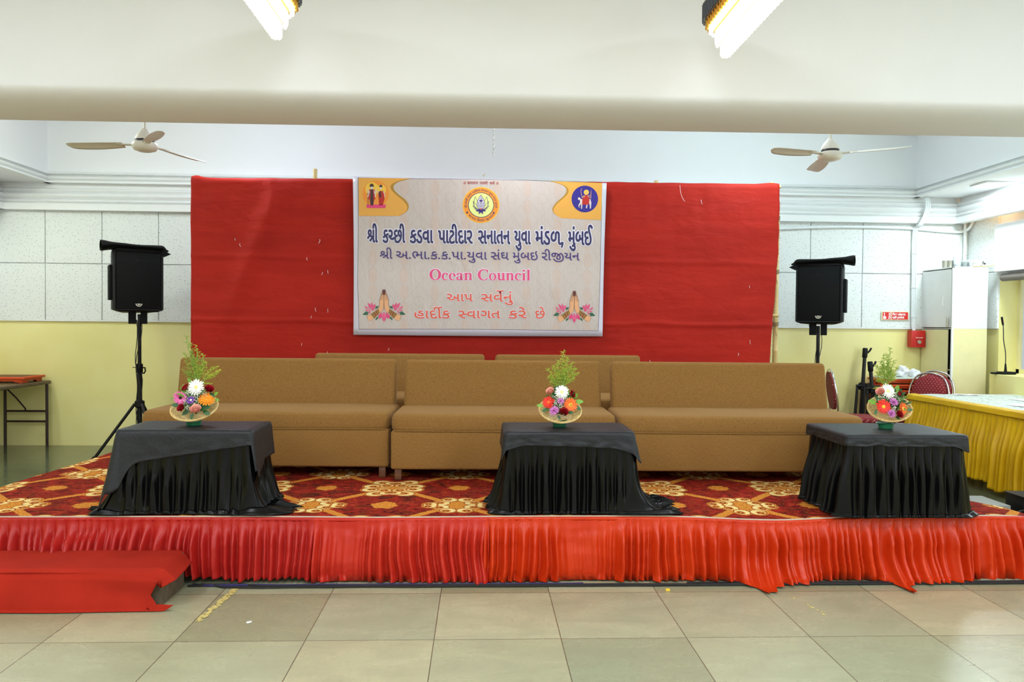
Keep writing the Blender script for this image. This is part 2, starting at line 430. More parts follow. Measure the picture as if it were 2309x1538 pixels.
class MB:
    def __init__(s): s.v = []; s.f = []; s.m = []
    def add(s, vs, fs, m=0, T=None):
        o = len(s.v)
        s.v += [tuple(T @ Vector(p)) if T else tuple(p) for p in vs]
        s.f += [tuple(i + o for i in f) for f in fs]; s.m += [m] * len(fs); return s
    def box(s, x0, x1, y0, y1, z0, z1, m=0, T=None):
        v = [(x0, y0, z0), (x1, y0, z0), (x1, y1, z0), (x0, y1, z0), (x0, y0, z1), (x1, y0, z1), (x1, y1, z1), (x0, y1, z1)]
        return s.add(v, [(3, 2, 1, 0), (4, 5, 6, 7), (0, 1, 5, 4), (1, 2, 6, 5), (2, 3, 7, 6), (3, 0, 4, 7)], m, T)
    def rbox(s, x0, x1, y0, y1, z0, z1, r=0.01, seg=3, m=0, T=None):
        b = bmesh.new(); bmesh.ops.create_cube(b, size=1)
        for v in b.verts: v.co = ((x0 + x1) / 2 + v.co.x * (x1 - x0), (y0 + y1) / 2 + v.co.y * (y1 - y0), (z0 + z1) / 2 + v.co.z * (z1 - z0))
        r = min(r, 0.49 * min(x1 - x0, y1 - y0, z1 - z0))
        bmesh.ops.bevel(b, geom=b.edges[:], offset=r, segments=seg, profile=0.5, affect='EDGES')
        b.verts.index_update()
        s.add([v.co[:] for v in b.verts], [tuple(v.index for v in f.verts) for f in b.faces], m, T); b.free(); return s
    def tube(s, path, r, n=8, m=0, closed=False, caps=True):
        P = [Vector(p) for p in path]; k = len(P)
        R = r if isinstance(r, (list, tuple)) else [r] * k
        vs = []; pu = None
        for i, p in enumerate(P):
            a = P[(i - 1) % k] if (closed or i > 0) else p
            b = P[(i + 1) % k] if (closed or i < k - 1) else p
            d = (b - a); d = d.normalized() if d.length > 1e-9 else Vector((0, 0, 1))
            if pu is None: u, v, _ = basis(d)
            else:
                u = pu - d * pu.dot(d)
                u = u.normalized() if u.length > 1e-6 else basis(d)[0]
                v = d.cross(u)
            pu = u
            for j in range(n):
                t = 2 * pi * j / n; vs.append(p + (u * cos(t) + v * sin(t)) * R[i])
        fs = []
        for i in range(k if closed else k - 1):
            for j in range(n):
                a = i * n + j; b = i * n + (j + 1) % n; c = ((i + 1) % k) * n + (j + 1) % n; d = ((i + 1) % k) * n + j
                fs.append((a, b, c, d))
        if caps and not closed: fs += [tuple(range(n - 1, -1, -1)), tuple((k - 1) * n + j for j in range(n))]
        return s.add(vs, fs, m)
    def cyl(s, a, b, r, r2=None, n=16, m=0): return s.tube([a, b], [r, r if r2 is None else r2], n, m)
    def lathe(s, prof, n=24, m=0, T=None, sx=1.0, sy=1.0):
        vs = []; fs = []
        for r, z in prof:
            for j in range(n): vs.append((r * cos(2 * pi * j / n) * sx, r * sin(2 * pi * j / n) * sy, z))
        for i in range(len(prof) - 1):
            for j in range(n):
                fs.append((i * n + j, i * n + (j + 1) % n, (i + 1) * n + (j + 1) % n, (i + 1) * n + j))
        if prof[0][0] > 1e-5: fs.append(tuple(range(n - 1, -1, -1)))
        if prof[-1][0] > 1e-5: fs.append(tuple((len(prof) - 1) * n + j for j in range(n)))
        return s.add(vs, fs, m, T)
    def ball(s, c, r, nu=8, nv=6, m=0, sc=(1, 1, 1)):
        vs = [(c[0], c[1], c[2] - r * sc[2])]; fs = []
        for i in range(1, nv):
            a = -pi / 2 + pi * i / nv
            for j in range(nu):
                t = 2 * pi * j / nu
                vs.append((c[0] + r * cos(a) * cos(t) * sc[0], c[1] + r * cos(a) * sin(t) * sc[1], c[2] + r * sin(a) * sc[2]))
        vs.append((c[0], c[1], c[2] + r * sc[2])); L = len(vs) - 1
        for j in range(nu):
            fs.append((0, 1 + (j + 1) % nu, 1 + j)); fs.append((L, L - nu + j, L - nu + (j + 1) % nu))
        for i in range(nv - 2):
            for j in range(nu):
                a = 1 + i * nu + j; b = 1 + i * nu + (j + 1) % nu; fs.append((a, b, b + nu, a + nu))
        return s.add(vs, fs, m)
    def grid(s, fn, nu, nv, m=0, closeu=False, T=None):
        vs = [fn(i / nu, j / nv) for j in range(nv + 1) for i in range(nu if closeu else nu + 1)]
        w = nu if closeu else nu + 1; fs = []
        for j in range(nv):
            for i in range(nu): fs.append((j * w + i, j * w + (i + 1) % w, (j + 1) * w + (i + 1) % w, (j + 1) * w + i))
        return s.add(vs, fs, m, T)
    def extrude(s, poly, d, m=0, T=None):
        """closed 2D polygon (x,z) given thickness d along +y"""
        n = len(poly); vs = [(x, 0, z) for x, z in poly] + [(x, d, z) for x, z in poly]
        fs = [tuple(range(n)), tuple(range(2 * n - 1, n - 1, -1))] + [(i, i + n, (i + 1) % n + n, (i + 1) % n) for i in range(n)]
        return s.add(vs, fs, m, T)
    def build(s, name, mats, parent=None, sharp=38, loc=None, solid=0.0, fix=True):
        me = bpy.data.meshes.new(name); me.from_pydata(s.v, [], s.f)
        for q in (mats if isinstance(mats, (list, tuple)) else [mats]): me.materials.append(q)
        if len(set(s.m)) > 1: me.polygons.foreach_set('material_index', s.m)
        if fix:
            b = bmesh.new(); b.from_mesh(me); bmesh.ops.recalc_face_normals(b, faces=b.faces[:]); b.to_mesh(me); b.free()
        me.polygons.foreach_set('use_smooth', [True] * len(me.polygons))
        if sharp < 180: me.set_sharp_from_angle(angle=radians(sharp))
        me.update()
        o = bpy.data.objects.new(name, me); COL.objects.link(o)
        if parent: o.parent = parent
        if loc: o.location = loc
        if solid:
            q = o.modifiers.new('thickness', 'SOLIDIFY'); q.thickness = solid; q.offset = 0
        return o


def struct(o): o['kind'] = 'structure'; return o


def kids(o): return [c for c in bpy.data.objects if c.parent == o]


def copy_tree(o, parent=None):
    c = o.copy(); COL.objects.link(c)
    if parent: c.parent = parent
    for ch in kids(o): copy_tree(ch, c)
    return c


def sstep(a, b, x):
    t = max(0.0, min(1.0, (x - a) / (b - a))); return t * t * (3 - 2 * t)


def bez(p0, p1, p2, p3, n=10):
    r = []
    for i in range(n + 1):
        t = i / n; a = (1 - t) ** 3; b = 3 * t * (1 - t) ** 2; c = 3 * t * t * (1 - t); d = t ** 3
        r.append(tuple(a * p0[k] + b * p1[k] + c * p2[k] + d * p3[k] for k in range(len(p0))))
    return r


def spline(pts, n=6, closed=False):
    """Catmull-Rom through points"""
    k = len(pts); r = []
    for i in range(k if closed else k - 1):
        p = [pts[(i + o) % k] if closed else pts[max(0, min(k - 1, i + o))] for o in (-1, 0, 1, 2)]
        for j in range(n):
            t = j / n
            r.append(tuple(0.5 * (2 * p[1][c] + (p[2][c] - p[0][c]) * t + (2 * p[0][c] - 5 * p[1][c] + 4 * p[2][c] - p[3][c]) * t * t + (3 * p[1][c] - p[0][c] - 3 * p[2][c] + p[3][c]) * t ** 3) for c in range(len(p[1]))))
    if not closed: r.append(tuple(pts[-1]))
    return r


def fold(t, a, v, ph=0.0):
    """one cloth fold: knife-edged where it is gathered, rolling softer towards the hem, with a small crease riding on it"""
    tt = max(0.0, min(1.0, t)) ** (0.65 + 0.7 * a)
    w = sstep(0.0, 0.45, v)
    return (1 - w) * sin(pi * tt) ** 0.8 + w * (0.5 - 0.5 * cos(2 * pi * tt)) + 0.10 * w * sin(2 * pi * (2.6 * t + ph)) * sin(pi * tt)


def n2(x, y=0.0, z=0.0): return noise.noise(Vector((x, y, z)))
GLYPH = {
'g234':'30,82 -24,35 ~20,10 ~46,25 20,11 ~-30,15 ~-25,36 0,23 ~0,16 ~19,29 ~35,20 25,0 ~29,0 ~36,-19 ~17,-31 0,-17 ~0,-19 ~-18,-32 -18,-14 ~43,-14 67,-12 0,158 40,-6 0,-220 ~0,-14 ~4,-12 2,-4 ~6,-7 ~21,-3 11,0 -4,-36 -6,0 ~-17,0 ~-31,8 -10,10 ~-10,10 ~-6,25 0,21 0,32 -130,-86 -25,34 87,50 ~6,4 ~13,7 7,3 ~-24,4 ~-50,14 -26,10 ~-38,-26|77,234 ~0,-19 ~27,-21 20,-9 ~18,13 ~16,24 0,12 ~0,13 ~-18,19 -22,0 ~-18,0 ~-23,-18',
'g59':'120,0 ~-18,0 ~-30,8 -11,10 ~-10,10 ~-6,28 0,18 0,232 ~-7,50 ~-35,56 -23,0 ~-16,0 ~-20,-22 0,-26 ~0,-6 ~1,-16 1,-8 -38,0 ~-2,7 ~-2,21 0,8 ~0,36 ~40,42 36,0 ~30,0 ~44,-40 ~26,-64 5,-37 0,-231 ~0,-14 ~3,-11 4,-5 ~5,-7 ~21,-3 10,0 -4,-36',
'g21':'32,106 -13,35 71,25 ~-18,14 ~-20,30 0,20 ~0,32 ~47,40 39,0 ~16,0 ~30,-4 13,-4 -7,-36 ~-14,4 ~-20,2 -13,0 ~-25,0 ~-26,-20 0,-17 ~0,-12 ~18,-23 20,-12 102,39 16,-35 -82,-28 ~30,-18 ~30,-41 0,-26 ~0,-19 ~-18,-34 ~-42,-23 -36,0 ~-40,0 ~-58,25 -23,16 23,32 ~24,-20 ~46,-16 25,0 ~31,0 ~28,20 0,20 ~0,10 ~-10,20 ~-26,24 -24,15',
'g138':'163,66 ~-29,0 ~-54,26 -18,26 ~-2,0 -2,0 ~-19,0 ~-21,16 0,16 ~0,8 ~14,15 15,0 ~13,0 ~18,-9 8,-8 ~22,6 ~28,32 0,21 ~0,24 ~-28,26 -29,0 ~-11,0 ~-28,-5 -11,-6 -13,34 ~12,6 ~34,8 18,0 ~46,0 ~50,-46 0,-42 ~0,-32 ~-41,-46 -31,-10 ~10,-12 ~26,-12 22,0 ~24,0 ~34,16 15,14 21,-33 ~-20,-15 ~-42,-18',
'g27':'159,-5 ~-59,0 ~-56,52 0,41 ~0,38 26,25 ~-21,13 ~-27,38 0,28 ~0,20 ~19,32 ~37,20 27,0 ~27,0 20,-6 -7,-36 ~-7,2 ~-18,2 -10,0 ~-24,0 ~-24,-20 0,-16 ~0,-17 ~19,-27 23,-12 ~20,8 26,0 ~4,0 ~10,-1 5,-1 -5,-36 ~-3,1 ~-7,0 -4,0 ~-26,0 ~-40,-26 0,-29 ~0,-56 74,0 ~40,0 ~57,30 ~37,48 ~18,55 0,26 ~0,31 ~-16,32 ~-22,11 -9,0 ~-18,0 ~-17,-22 0,-15 ~0,-20 ~32,-30 38,-9 -12,-35 ~-25,7 ~-45,23 ~-28,38 0,28 ~0,20 ~16,32 ~34,20 26,0 ~21,0 ~39,-22 ~26,-50 0,-42 ~0,-36 ~-23,-68 ~-48,-56 ~-72,-33',
'g33':'132,-5 ~-45,0 ~-61,44 -22,33 36,22 ~23,-36 ~43,-26 24,0 ~24,0 ~28,22 0,21 ~0,15 ~-10,22 ~-28,22 -24,14 ~-36,22 ~-28,38 0,25 ~0,29 ~46,40 41,0 ~13,0 ~26,-3 14,-3 -8,-36 ~-13,4 ~-21,1 -12,0 ~-22,0 ~-24,-17 0,-16 ~0,-10 ~10,-16 ~24,-16 20,-13 ~38,-23 ~37,-45 0,-33 ~0,-36 ~-47,-45',
'g50':'122,80 ~-44,0 ~-56,50 0,42 ~0,32 ~28,43 ~50,23 32,0 ~10,0 ~28,-4 10,-2 -7,-35 ~-9,1 ~-18,3 -13,0 ~-33,0 ~-38,-31 0,-29 ~0,-29 ~34,-28 26,0 ~26,0 ~36,18 18,16 0,152 40,-6 0,-220 ~0,-14 ~2,-12 4,-4 ~5,-7 ~21,-3 10,0 -3,-36 -5,0 ~-22,0 ~-28,10 -9,8 ~-8,9 ~-7,25 0,22 0,30 ~-16,-10 ~-36,-14',
'g57':'120,0 ~-22,0 ~-28,10 -9,8 ~-9,9 ~-7,25 0,22 0,228 40,-6 0,-220 ~0,-14 ~3,-12 4,-5 ~6,-7 ~20,-2 10,0 -4,-36',
'g41':'132,80 ~-20,0 ~-30,12 -10,10 ~-13,12 ~-13,34 0,27 0,45 ~0,14 ~-2,12 -4,4 ~-4,7 ~-22,3 -11,0 4,36 5,0 ~22,0 ~28,-10 9,-8 ~9,-9 ~6,-25 0,-22 0,-44 ~0,-22 ~8,-23 7,-7 ~11,-10 24,0 ~18,0 ~31,16 11,11 0,159 40,-6 0,-220 ~0,-14 ~4,-12 2,-4 ~6,-7 ~22,-3 10,0 -4,-36 -5,0 ~-21,0 ~-30,10 -8,8 ~-8,9 ~-8,25 0,22 0,26 ~-12,-9 ~-32,-11',
'g31':'124,-5 ~-48,0 ~-53,47 0,39 ~0,34 ~43,45 38,20 ~31,16 ~27,21 0,17 ~0,16 ~-24,15 -20,0 ~-17,0 ~-29,-6 -16,-7 -12,34 ~16,7 ~38,9 22,0 ~41,0 ~41,-38 0,-30 ~0,-20 ~-18,-29 ~-28,-21 -18,-10 ~-28,-16 ~-32,-22 ~-14,-23 0,-16 ~0,-20 ~32,-25 30,0 ~24,0 ~38,13 20,13 19,-36 ~-23,-13 ~-47,-14',
'g38':'149,-5 ~-49,0 ~-56,52 0,41 ~0,19 ~14,32 13,11 ~-21,14 ~-28,38 0,26 ~0,20 ~20,32 ~42,22 32,0 ~14,0 ~32,-5 10,-3 -8,-35 ~-8,2 ~-22,3 -12,0 ~-32,0 ~-28,-22 0,-16 ~0,-16 ~20,-27 24,-12 ~22,9 26,0 ~12,0 ~18,-2 8,-2 -8,-36 ~-13,3 -16,0 ~-19,0 ~-32,-11 ~-20,-24 0,-20 ~0,-28 ~34,-28 32,0 ~10,0 ~14,2 6,2 ~-2,4 0,7 ~0,13 ~16,14 14,0 ~14,0 ~14,-18 0,-11 ~0,-17 ~-24,-22 ~-40,-11',
'g47':'206,0 ~-32,0 ~-51,28 ~-39,43 -14,23 ~-5,0 -5,0 ~-22,0 ~-24,14 0,16 ~0,13 ~18,13 13,0 ~10,0 ~19,-6 11,-8 ~19,4 ~32,18 ~20,30 0,20 ~0,28 ~-34,29 -28,0 ~-34,0 -32,-15 -14,34 ~19,8 ~41,10 22,0 ~46,0 ~56,-47 0,-46 ~0,-27 ~-24,-44 ~-41,-29 -25,-7 ~20,-26 ~31,-28 ~33,-10 19,0 7,0 -4,-38',
'g53':'206,0 ~-32,0 ~-51,28 ~-39,43 -14,23 ~-5,0 -5,0 ~-22,0 ~-24,14 0,16 ~0,13 ~18,13 13,0 ~9,0 ~19,-6 11,-8 ~18,5 ~30,19 ~18,28 0,20 ~0,28 ~-32,29 -26,0 ~-18,0 ~-29,-7 -17,-8 -14,34 ~19,8 ~40,10 20,0 ~44,0 ~53,-47 0,-46 ~0,-13 -2,-13 ~6,-2 ~14,-3 8,0 ~17,0 ~24,6 11,8 0,110 40,-6 0,-220 ~0,-14 ~4,-12 2,-4 ~6,-7 ~21,-3 11,0 -4,-36 -6,0 ~-17,0 ~-31,8 -10,10 ~-10,10 ~-6,25 0,21 0,79 ~-10,-5 ~-24,-5 -16,0 ~-24,0 -20,8 ~-12,-17 ~-34,-25 -20,-7 ~19,-26 ~32,-28 ~32,-10 20,0 7,0 -4,-38',
'g40':'70,107 ~-12,0 ~-27,21 ~-19,32 0,14 ~0,12 ~14,14 16,0 144,0 0,102 40,-6 0,-220 ~0,-14 ~3,-12 3,-4 ~6,-7 ~20,-3 11,0 -4,-36 -5,0 ~-18,0 ~-30,8 -10,10 ~-10,10 ~-6,25 0,21 0,90 -90,0 0,-28 ~0,-15 ~-14,-14',
'g36':'104,6 ~-22,18 ~-38,40 ~-22,42 0,24 ~0,20 ~12,30 12,10 ~16,14 ~47,12 44,0 46,0 0,86 40,-6 0,-220 ~0,-14 ~3,-12 3,-4 ~5,-7 ~22,-3 10,0 -4,-36 -5,0 ~-21,0 ~-29,10 -9,8 ~-8,9 ~-7,25 0,22 0,106 -49,0 ~-22,0 ~-28,-3 ~-16,-7 -6,-4 ~-16,-13 0,-23 ~0,-26 ~37,-44 32,-26',
'g46':'136,80 ~-43,0 ~-57,47 -14,39 ~30,9 ~35,28 0,23 ~0,18 ~-25,22 -20,0 ~-10,0 ~-10,-2 -6,-1 -9,34 ~5,1 ~18,4 14,0 ~38,0 ~46,-40 0,-36 ~0,-26 ~-30,-38 -24,-12 ~7,-14 ~31,-20 22,0 ~26,0 ~38,20 12,13 0,153 40,-6 0,-220 ~0,-14 ~2,-12 5,-5 ~5,-7 ~20,-2 11,0 -4,-36 -5,0 ~-22,0 ~-28,10 -8,8 ~-9,9 ~-7,25 0,22 0,30 ~-14,-10 ~-35,-14',
'g60':'-81,-134 ~-49,0 ~-71,46 -29,38 30,22 ~30,-37 ~52,-33 37,0 ~28,0 ~25,18 0,16 ~0,16 ~-23,14 -17,0 ~-14,0 ~-21,-6 -11,-5 -12,33 ~26,12 29,0 ~39,0 ~40,-37 0,-31 ~0,-28 ~-44,-38',
'g45':'83,76 ~-13,0 ~-27,20 ~-17,28 0,13 ~0,9 ~12,12 16,0 12,0 0,62 ~0,14 ~-4,12 -2,4 ~-6,7 ~-22,3 -10,0 4,36 6,0 ~41,0 17,-18 ~8,-8 ~8,-26 0,-22 0,-64 104,0 0,144 40,-6 0,-220 ~0,-14 ~3,-12 3,-4 ~6,-7 ~21,-3 10,0 -3,-36 -6,0 ~-22,0 ~-28,10 -8,8 ~-8,9 ~-8,25 0,22 0,48 -104,0 0,-14 ~0,-18 ~-14,-14',
'g5':'-66,352 ~-12,0 ~-16,16 0,13 ~0,13 ~16,16 12,0 ~11,0 ~17,-16 0,-13 ~0,-13 ~-17,-16',
'g49':'362,0 ~-22,0 ~-28,10 -9,8 ~-8,9 ~-7,25 0,22 0,125 ~0,23 ~-6,22 -6,8 ~-9,9 -15,0 ~-8,0 ~-12,-5 -4,-4 ~-8,-7 ~-4,-23 0,-23 0,-11 ~0,-30 ~-10,-48 -17,-16 ~-11,-10 ~-33,-14 -24,0 ~-29,0 ~-44,26 ~-26,48 0,33 ~0,44 ~55,63 53,18 11,-37 ~-43,-15 ~-35,-46 0,-29 ~0,-25 ~17,-30 ~26,-14 14,0 ~16,0 ~20,10 6,7 ~8,9 ~6,24 0,22 0,27 ~0,21 ~6,38 18,16 ~9,8 ~25,8 18,0 ~16,0 ~26,-8 9,-8 ~13,-12 ~12,-30 0,-26 0,-136 ~0,-14 ~2,-12 4,-4 ~5,-7 ~21,-3 11,0 -4,-36',
'g43':'116,76 ~-27,0 ~-43,24 ~-24,46 0,31 ~0,47 ~56,62 52,16 11,-36 ~-44,-14 ~-34,-46 0,-30 ~0,-24 ~16,-28 ~25,-12 13,0 ~27,0 13,17 ~7,9 ~4,24 0,22 0,40 40,-6 0,-50 ~0,-2 0,-2 ~6,-8 ~14,-6 10,0 ~12,0 ~21,10 9,10 0,132 40,-6 0,-220 ~0,-14 ~3,-12 3,-4 ~6,-7 ~20,-3 11,0 -4,-36 -5,0 ~-18,0 ~-30,8 -10,10 ~-10,10 ~-6,25 0,21 0,52 ~-8,-6 ~-21,-6 -13,0 ~-10,0 ~-19,5 -8,6 ~-9,-23 ~-42,-26',
'g10':'156,-5 ~-37,0 ~-50,25 ~-25,42 0,26 ~0,38 26,25 ~-21,13 ~-27,38 0,28 ~0,20 ~19,32 ~37,20 27,0 ~11,0 ~26,-4 10,-2 -7,-36 ~-7,2 ~-20,2 -8,0 ~-24,0 ~-24,-20 0,-16 ~0,-17 ~19,-27 23,-12 ~20,8 26,0 ~4,0 ~10,0 5,-2 -5,-36 ~-3,1 ~-7,0 -4,0 ~-26,0 ~-40,-26 0,-29 ~0,-27 ~36,-29 37,0 ~47,0 ~50,46 0,40 ~0,22 ~-8,36 ~-15,38 -13,24 ~-16,34 ~-22,44 ~-10,34 0,20 ~0,32 ~43,46 39,0 ~27,0 ~35,-20 ~24,-30 8,-18 -38,-13 ~-8,17 ~-26,28 -21,0 ~-15,0 ~-26,-19 0,-25 ~0,-22 ~21,-50 19,-37 ~19,-37 ~24,-67 0,-37 ~0,-32 ~-26,-56 ~-61,-35',
'g7':'172,52 ~-34,0 ~-56,28 -22,38 -2,0 ~-40,0 0,30 ~0,10 ~14,15 15,0 ~13,0 ~18,-9 8,-8 ~22,6 ~28,32 0,21 ~0,24 ~-28,26 -29,0 ~-11,0 ~-28,-5 -11,-6 -13,34 ~12,6 ~34,8 18,0 ~46,0 ~50,-46 0,-42 ~0,-32 ~-42,-47 -32,-10 ~10,-18 ~34,-19 22,0 ~20,0 ~26,10 9,10 ~13,14 ~7,36 0,28 0,38 40,-6 0,-44 ~0,-4 0,-6 ~5,-8 ~14,-6 10,0 ~12,0 ~21,10 9,10 0,132 40,-6 0,-220 ~0,-14 ~3,-12 3,-4 ~6,-7 ~21,-3 11,0 -4,-36 -6,0 ~-22,0 ~-28,10 -8,8 ~-8,9 ~-8,25 0,22 0,52 ~-8,-6 ~-20,-6 -14,0 ~-10,0 ~-18,5 -8,6 ~-11,-37 ~-56,-36',
'g44':'117,24 ~-27,24 ~-42,50 ~-26,58 0,36 ~0,33 ~27,49 ~47,28 32,0 ~22,0 ~32,-12 12,-12 ~15,-14 ~15,-41 0,-35 0,-6 93,0 0,119 40,-5 0,-220 ~0,-14 ~3,-12 4,-5 ~6,-7 ~18,-2 12,0 -4,-36 -4,0 ~-22,0 ~-28,10 -9,8 ~-9,9 ~-7,25 0,22 0,72 -93,0 0,-14 ~0,-18 ~-14,-14 -8,0 ~-14,0 ~-26,20 ~-18,29 0,13 ~0,8 ~14,12 14,0 12,0 0,4 ~0,43 -14,18 ~-6,9 ~-21,9 -15,0 ~-24,0 ~-28,-21 ~-13,-34 0,-19 ~0,-30 ~22,-49 ~37,-41 23,-20',
'g24':'137,54 ~-45,0 ~-50,43 0,33 ~0,28 15,20 ~-15,10 ~-20,30 0,21 ~0,25 ~42,38 41,0 ~11,0 ~26,-4 10,-2 -7,-36 ~-7,2 ~-20,3 -8,0 ~-25,0 ~-23,-17 0,-13 ~0,-11 ~12,-18 12,-8 ~18,8 26,0 ~6,0 ~18,-2 6,-2 -6,-36 ~-8,3 -18,0 ~-20,0 ~-26,-17 0,-20 ~0,-21 ~30,-21 25,0 ~27,0 ~42,20 17,18 0,174 40,-6 0,-220 ~0,-14 ~3,-12 3,-4 ~5,-7 ~22,-3 10,0 -4,-36 -5,0 ~-21,0 ~-29,10 -9,8 ~-8,9 ~-7,25 0,22 0,6 ~-15,-10 ~-42,-16',
'g9':'156,-5 ~-37,0 ~-50,25 ~-25,42 0,26 ~0,38 26,25 ~-21,13 ~-27,38 0,28 ~0,20 ~19,32 ~37,20 27,0 ~11,0 ~26,-4 10,-2 -7,-36 ~-7,2 ~-20,2 -8,0 ~-24,0 ~-24,-20 0,-16 ~0,-17 ~19,-27 23,-12 ~20,8 26,0 ~4,0 ~10,0 5,-2 -5,-36 ~-3,1 ~-7,0 -4,0 ~-26,0 ~-40,-26 0,-29 ~0,-27 ~36,-29 37,0 ~45,0 ~52,46 0,40 ~0,26 ~-16,38 -10,19 ~-14,25 ~-14,36 0,22 ~0,23 ~22,39 25,18 27,-34 ~-18,-12 ~-14,-21 0,-15 ~0,-16 ~12,-29 15,-27 ~10,-18 ~16,-45 0,-29 ~0,-32 ~-27,-56 ~-60,-35',
'g443':'278,18 ~-28,0 ~-36,24 ~-17,40 0,22 ~0,32 ~31,57 28,26 ~-39,31 -52,12 ~5,-10 ~8,-24 0,-14 ~0,-19 ~-15,-37 ~-36,-23 -31,0 ~-38,0 ~-42,47 0,33 ~0,24 ~24,39 ~46,24 34,0 ~48,0 ~84,-31 32,-29 ~18,15 ~41,27 25,12 14,0 ~40,-38 ~51,-94 0,-60 ~0,-58 ~-47,-79 ~-84,-39 -56,0 ~-65,0 ~-106,56 -40,61 36,22 ~33,-53 ~85,-50 55,0 ~68,0 ~81,70 0,69 ~0,45 ~-35,76 -30,30 ~-17,-9 ~-29,-19 -12,-8 ~28,-30 ~21,-58 0,-30 ~0,-40 ~-43,-42|56,214 ~0,-21 ~22,-21 18,0 ~22,0 ~20,24 0,21 ~0,14 ~-8,25 -8,10 ~-2,0 -3,0 ~-33,0 ~-28,-31|238,105 ~0,-23 ~19,-28 21,0 ~19,0 ~22,24 0,25 ~0,21 ~-17,46 -22,24 ~-42,-40',
'g8':'172,52 ~-34,0 ~-56,28 -22,38 -2,0 ~-40,0 0,30 ~0,10 ~14,15 15,0 ~13,0 ~18,-9 8,-8 ~22,6 ~28,32 0,21 ~0,24 ~-28,26 -29,0 ~-11,0 ~-28,-5 -11,-6 -13,34 ~12,6 ~34,8 18,0 ~46,0 ~50,-46 0,-42 ~0,-32 ~-42,-47 -32,-10 ~10,-18 ~34,-19 22,0 ~20,0 ~26,10 9,10 ~13,14 ~7,36 0,28 0,38 40,-6 0,-44 ~0,-4 0,-6 ~5,-8 ~14,-6 10,0 ~12,0 ~21,10 9,10 0,132 40,-6 0,-220 ~0,-14 ~3,-12 3,-4 ~6,-7 ~21,-3 11,0 -4,-36 -6,0 ~-22,0 ~-28,10 -8,8 ~-8,9 ~-8,25 0,22 0,52 ~-8,-6 ~-20,-6 -14,0 ~-10,0 ~-18,5 -8,6 ~-11,-37 ~-56,-36|561,0 ~-21,0 ~-30,10 -8,8 ~-8,9 ~-8,25 0,22 0,228 40,-6 0,-220 ~0,-14 ~4,-12 2,-4 ~6,-7 ~22,-3 10,0 -4,-36',
'g65':'-86,320 ~-14,50 ~-31,42 -26,0 ~-5,0 ~-14,-2 -7,-2 -12,34 ~11,4 ~20,2 10,0 ~23,0 ~37,-20 ~31,-55 12,-53',
'g131':'-92,316 ~-8,14 ~-10,32 0,15 ~0,37 ~44,34 32,0 ~17,0 ~27,-6 10,-6 -12,-32 ~-8,4 ~-19,6 -11,0 ~-21,0 ~-20,-23 0,-18 ~0,-13 ~9,-25 8,-15',
'g54':'211,80 ~-31,0 ~-60,30 -26,36 34,20 ~36,-50 48,0 ~16,0 ~20,12 0,14 ~0,14 ~-19,16 -29,11 ~-32,11 ~-32,30 0,22 ~0,26 ~40,29 38,0 ~12,0 ~27,-3 10,-3 -7,-36 ~-22,6 -26,0 ~-32,0 0,-18 ~0,-9 ~18,-12 24,-10 ~40,-14 ~30,-35 0,-25 ~0,-30 ~-42,-32|198,-5 ~-60,0 ~-77,41 ~-38,68 0,40 ~0,28 ~10,44 9,18 38,-18 ~-6,-15 ~-9,-35 0,-22 ~0,-33 ~31,-51 ~60,-28 41,0 ~27,0 ~49,10 25,11 16,-35 ~-20,-8 ~-35,-10 ~-37,-5',
'g411':'120,0 ~-18,0 ~-30,8 -11,10 ~-10,10 ~-6,28 0,18 0,232 ~-7,50 ~-35,56 -23,0 ~-16,0 ~-20,-22 0,-26 ~0,-6 ~1,-16 1,-8 -38,0 ~-2,7 ~-2,21 0,8 ~0,36 ~40,42 36,0 ~20,0 ~32,-20 11,-18 ~8,20 ~33,18 21,0 ~17,0 ~26,-6 10,-6 -11,-32 ~-9,4 ~-18,6 -11,0 ~-19,0 ~-22,-22 0,-18 ~6,-14 ~8,-35 3,-18 0,-231 ~0,-14 ~3,-11 4,-5 ~5,-7 ~21,-3 10,0 -4,-36',
'g165':'206,0 ~-32,0 ~-51,28 ~-39,43 -14,23 ~-5,0 -5,0 ~-22,0 ~-24,14 0,16 ~0,13 ~18,13 13,0 ~9,0 ~19,-6 11,-8 ~18,5 ~30,19 ~18,28 0,20 ~0,28 ~-32,29 -26,0 ~-18,0 ~-29,-7 -17,-8 -14,34 ~19,8 ~40,10 20,0 ~44,0 ~53,-47 0,-46 ~0,-13 -2,-12 ~6,-2 ~14,-3 8,0 ~16,0 ~25,7 7,5 11,-35 ~-13,-8 ~-30,-5 -14,0 ~-24,0 -20,8 ~-12,-17 ~-34,-25 -20,-7 ~19,-26 ~32,-28 ~32,-10 20,0 7,0 -4,-38',
'g23':'105,89 ~-27,0 ~-50,29 -22,34 31,21 ~17,-25 ~30,-22 19,0 ~21,0 ~26,30 0,36 ~0,38 ~-30,35 -26,0 ~-16,0 ~-28,-7 -10,-6 -13,33 ~17,9 ~36,8 16,0 ~42,0 ~52,-54 0,-56 ~0,-32 ~-16,-40 ~-24,-22 ~-30,-9|314,0 ~-22,0 ~-28,10 -9,8 ~-8,9 ~-7,25 0,22 0,228 40,-6 0,-220 ~0,-14 ~2,-12 4,-4 ~5,-7 ~21,-3 11,0 -4,-36',
'g148':'104,6 ~-22,18 ~-38,40 ~-22,42 0,24 ~0,20 ~12,30 12,10 ~16,14 ~47,12 44,0 46,0 0,-36 -49,0 ~-22,0 ~-28,-3 ~-16,-7 -6,-4 ~-16,-13 0,-23 ~0,-26 ~37,-44 32,-26',
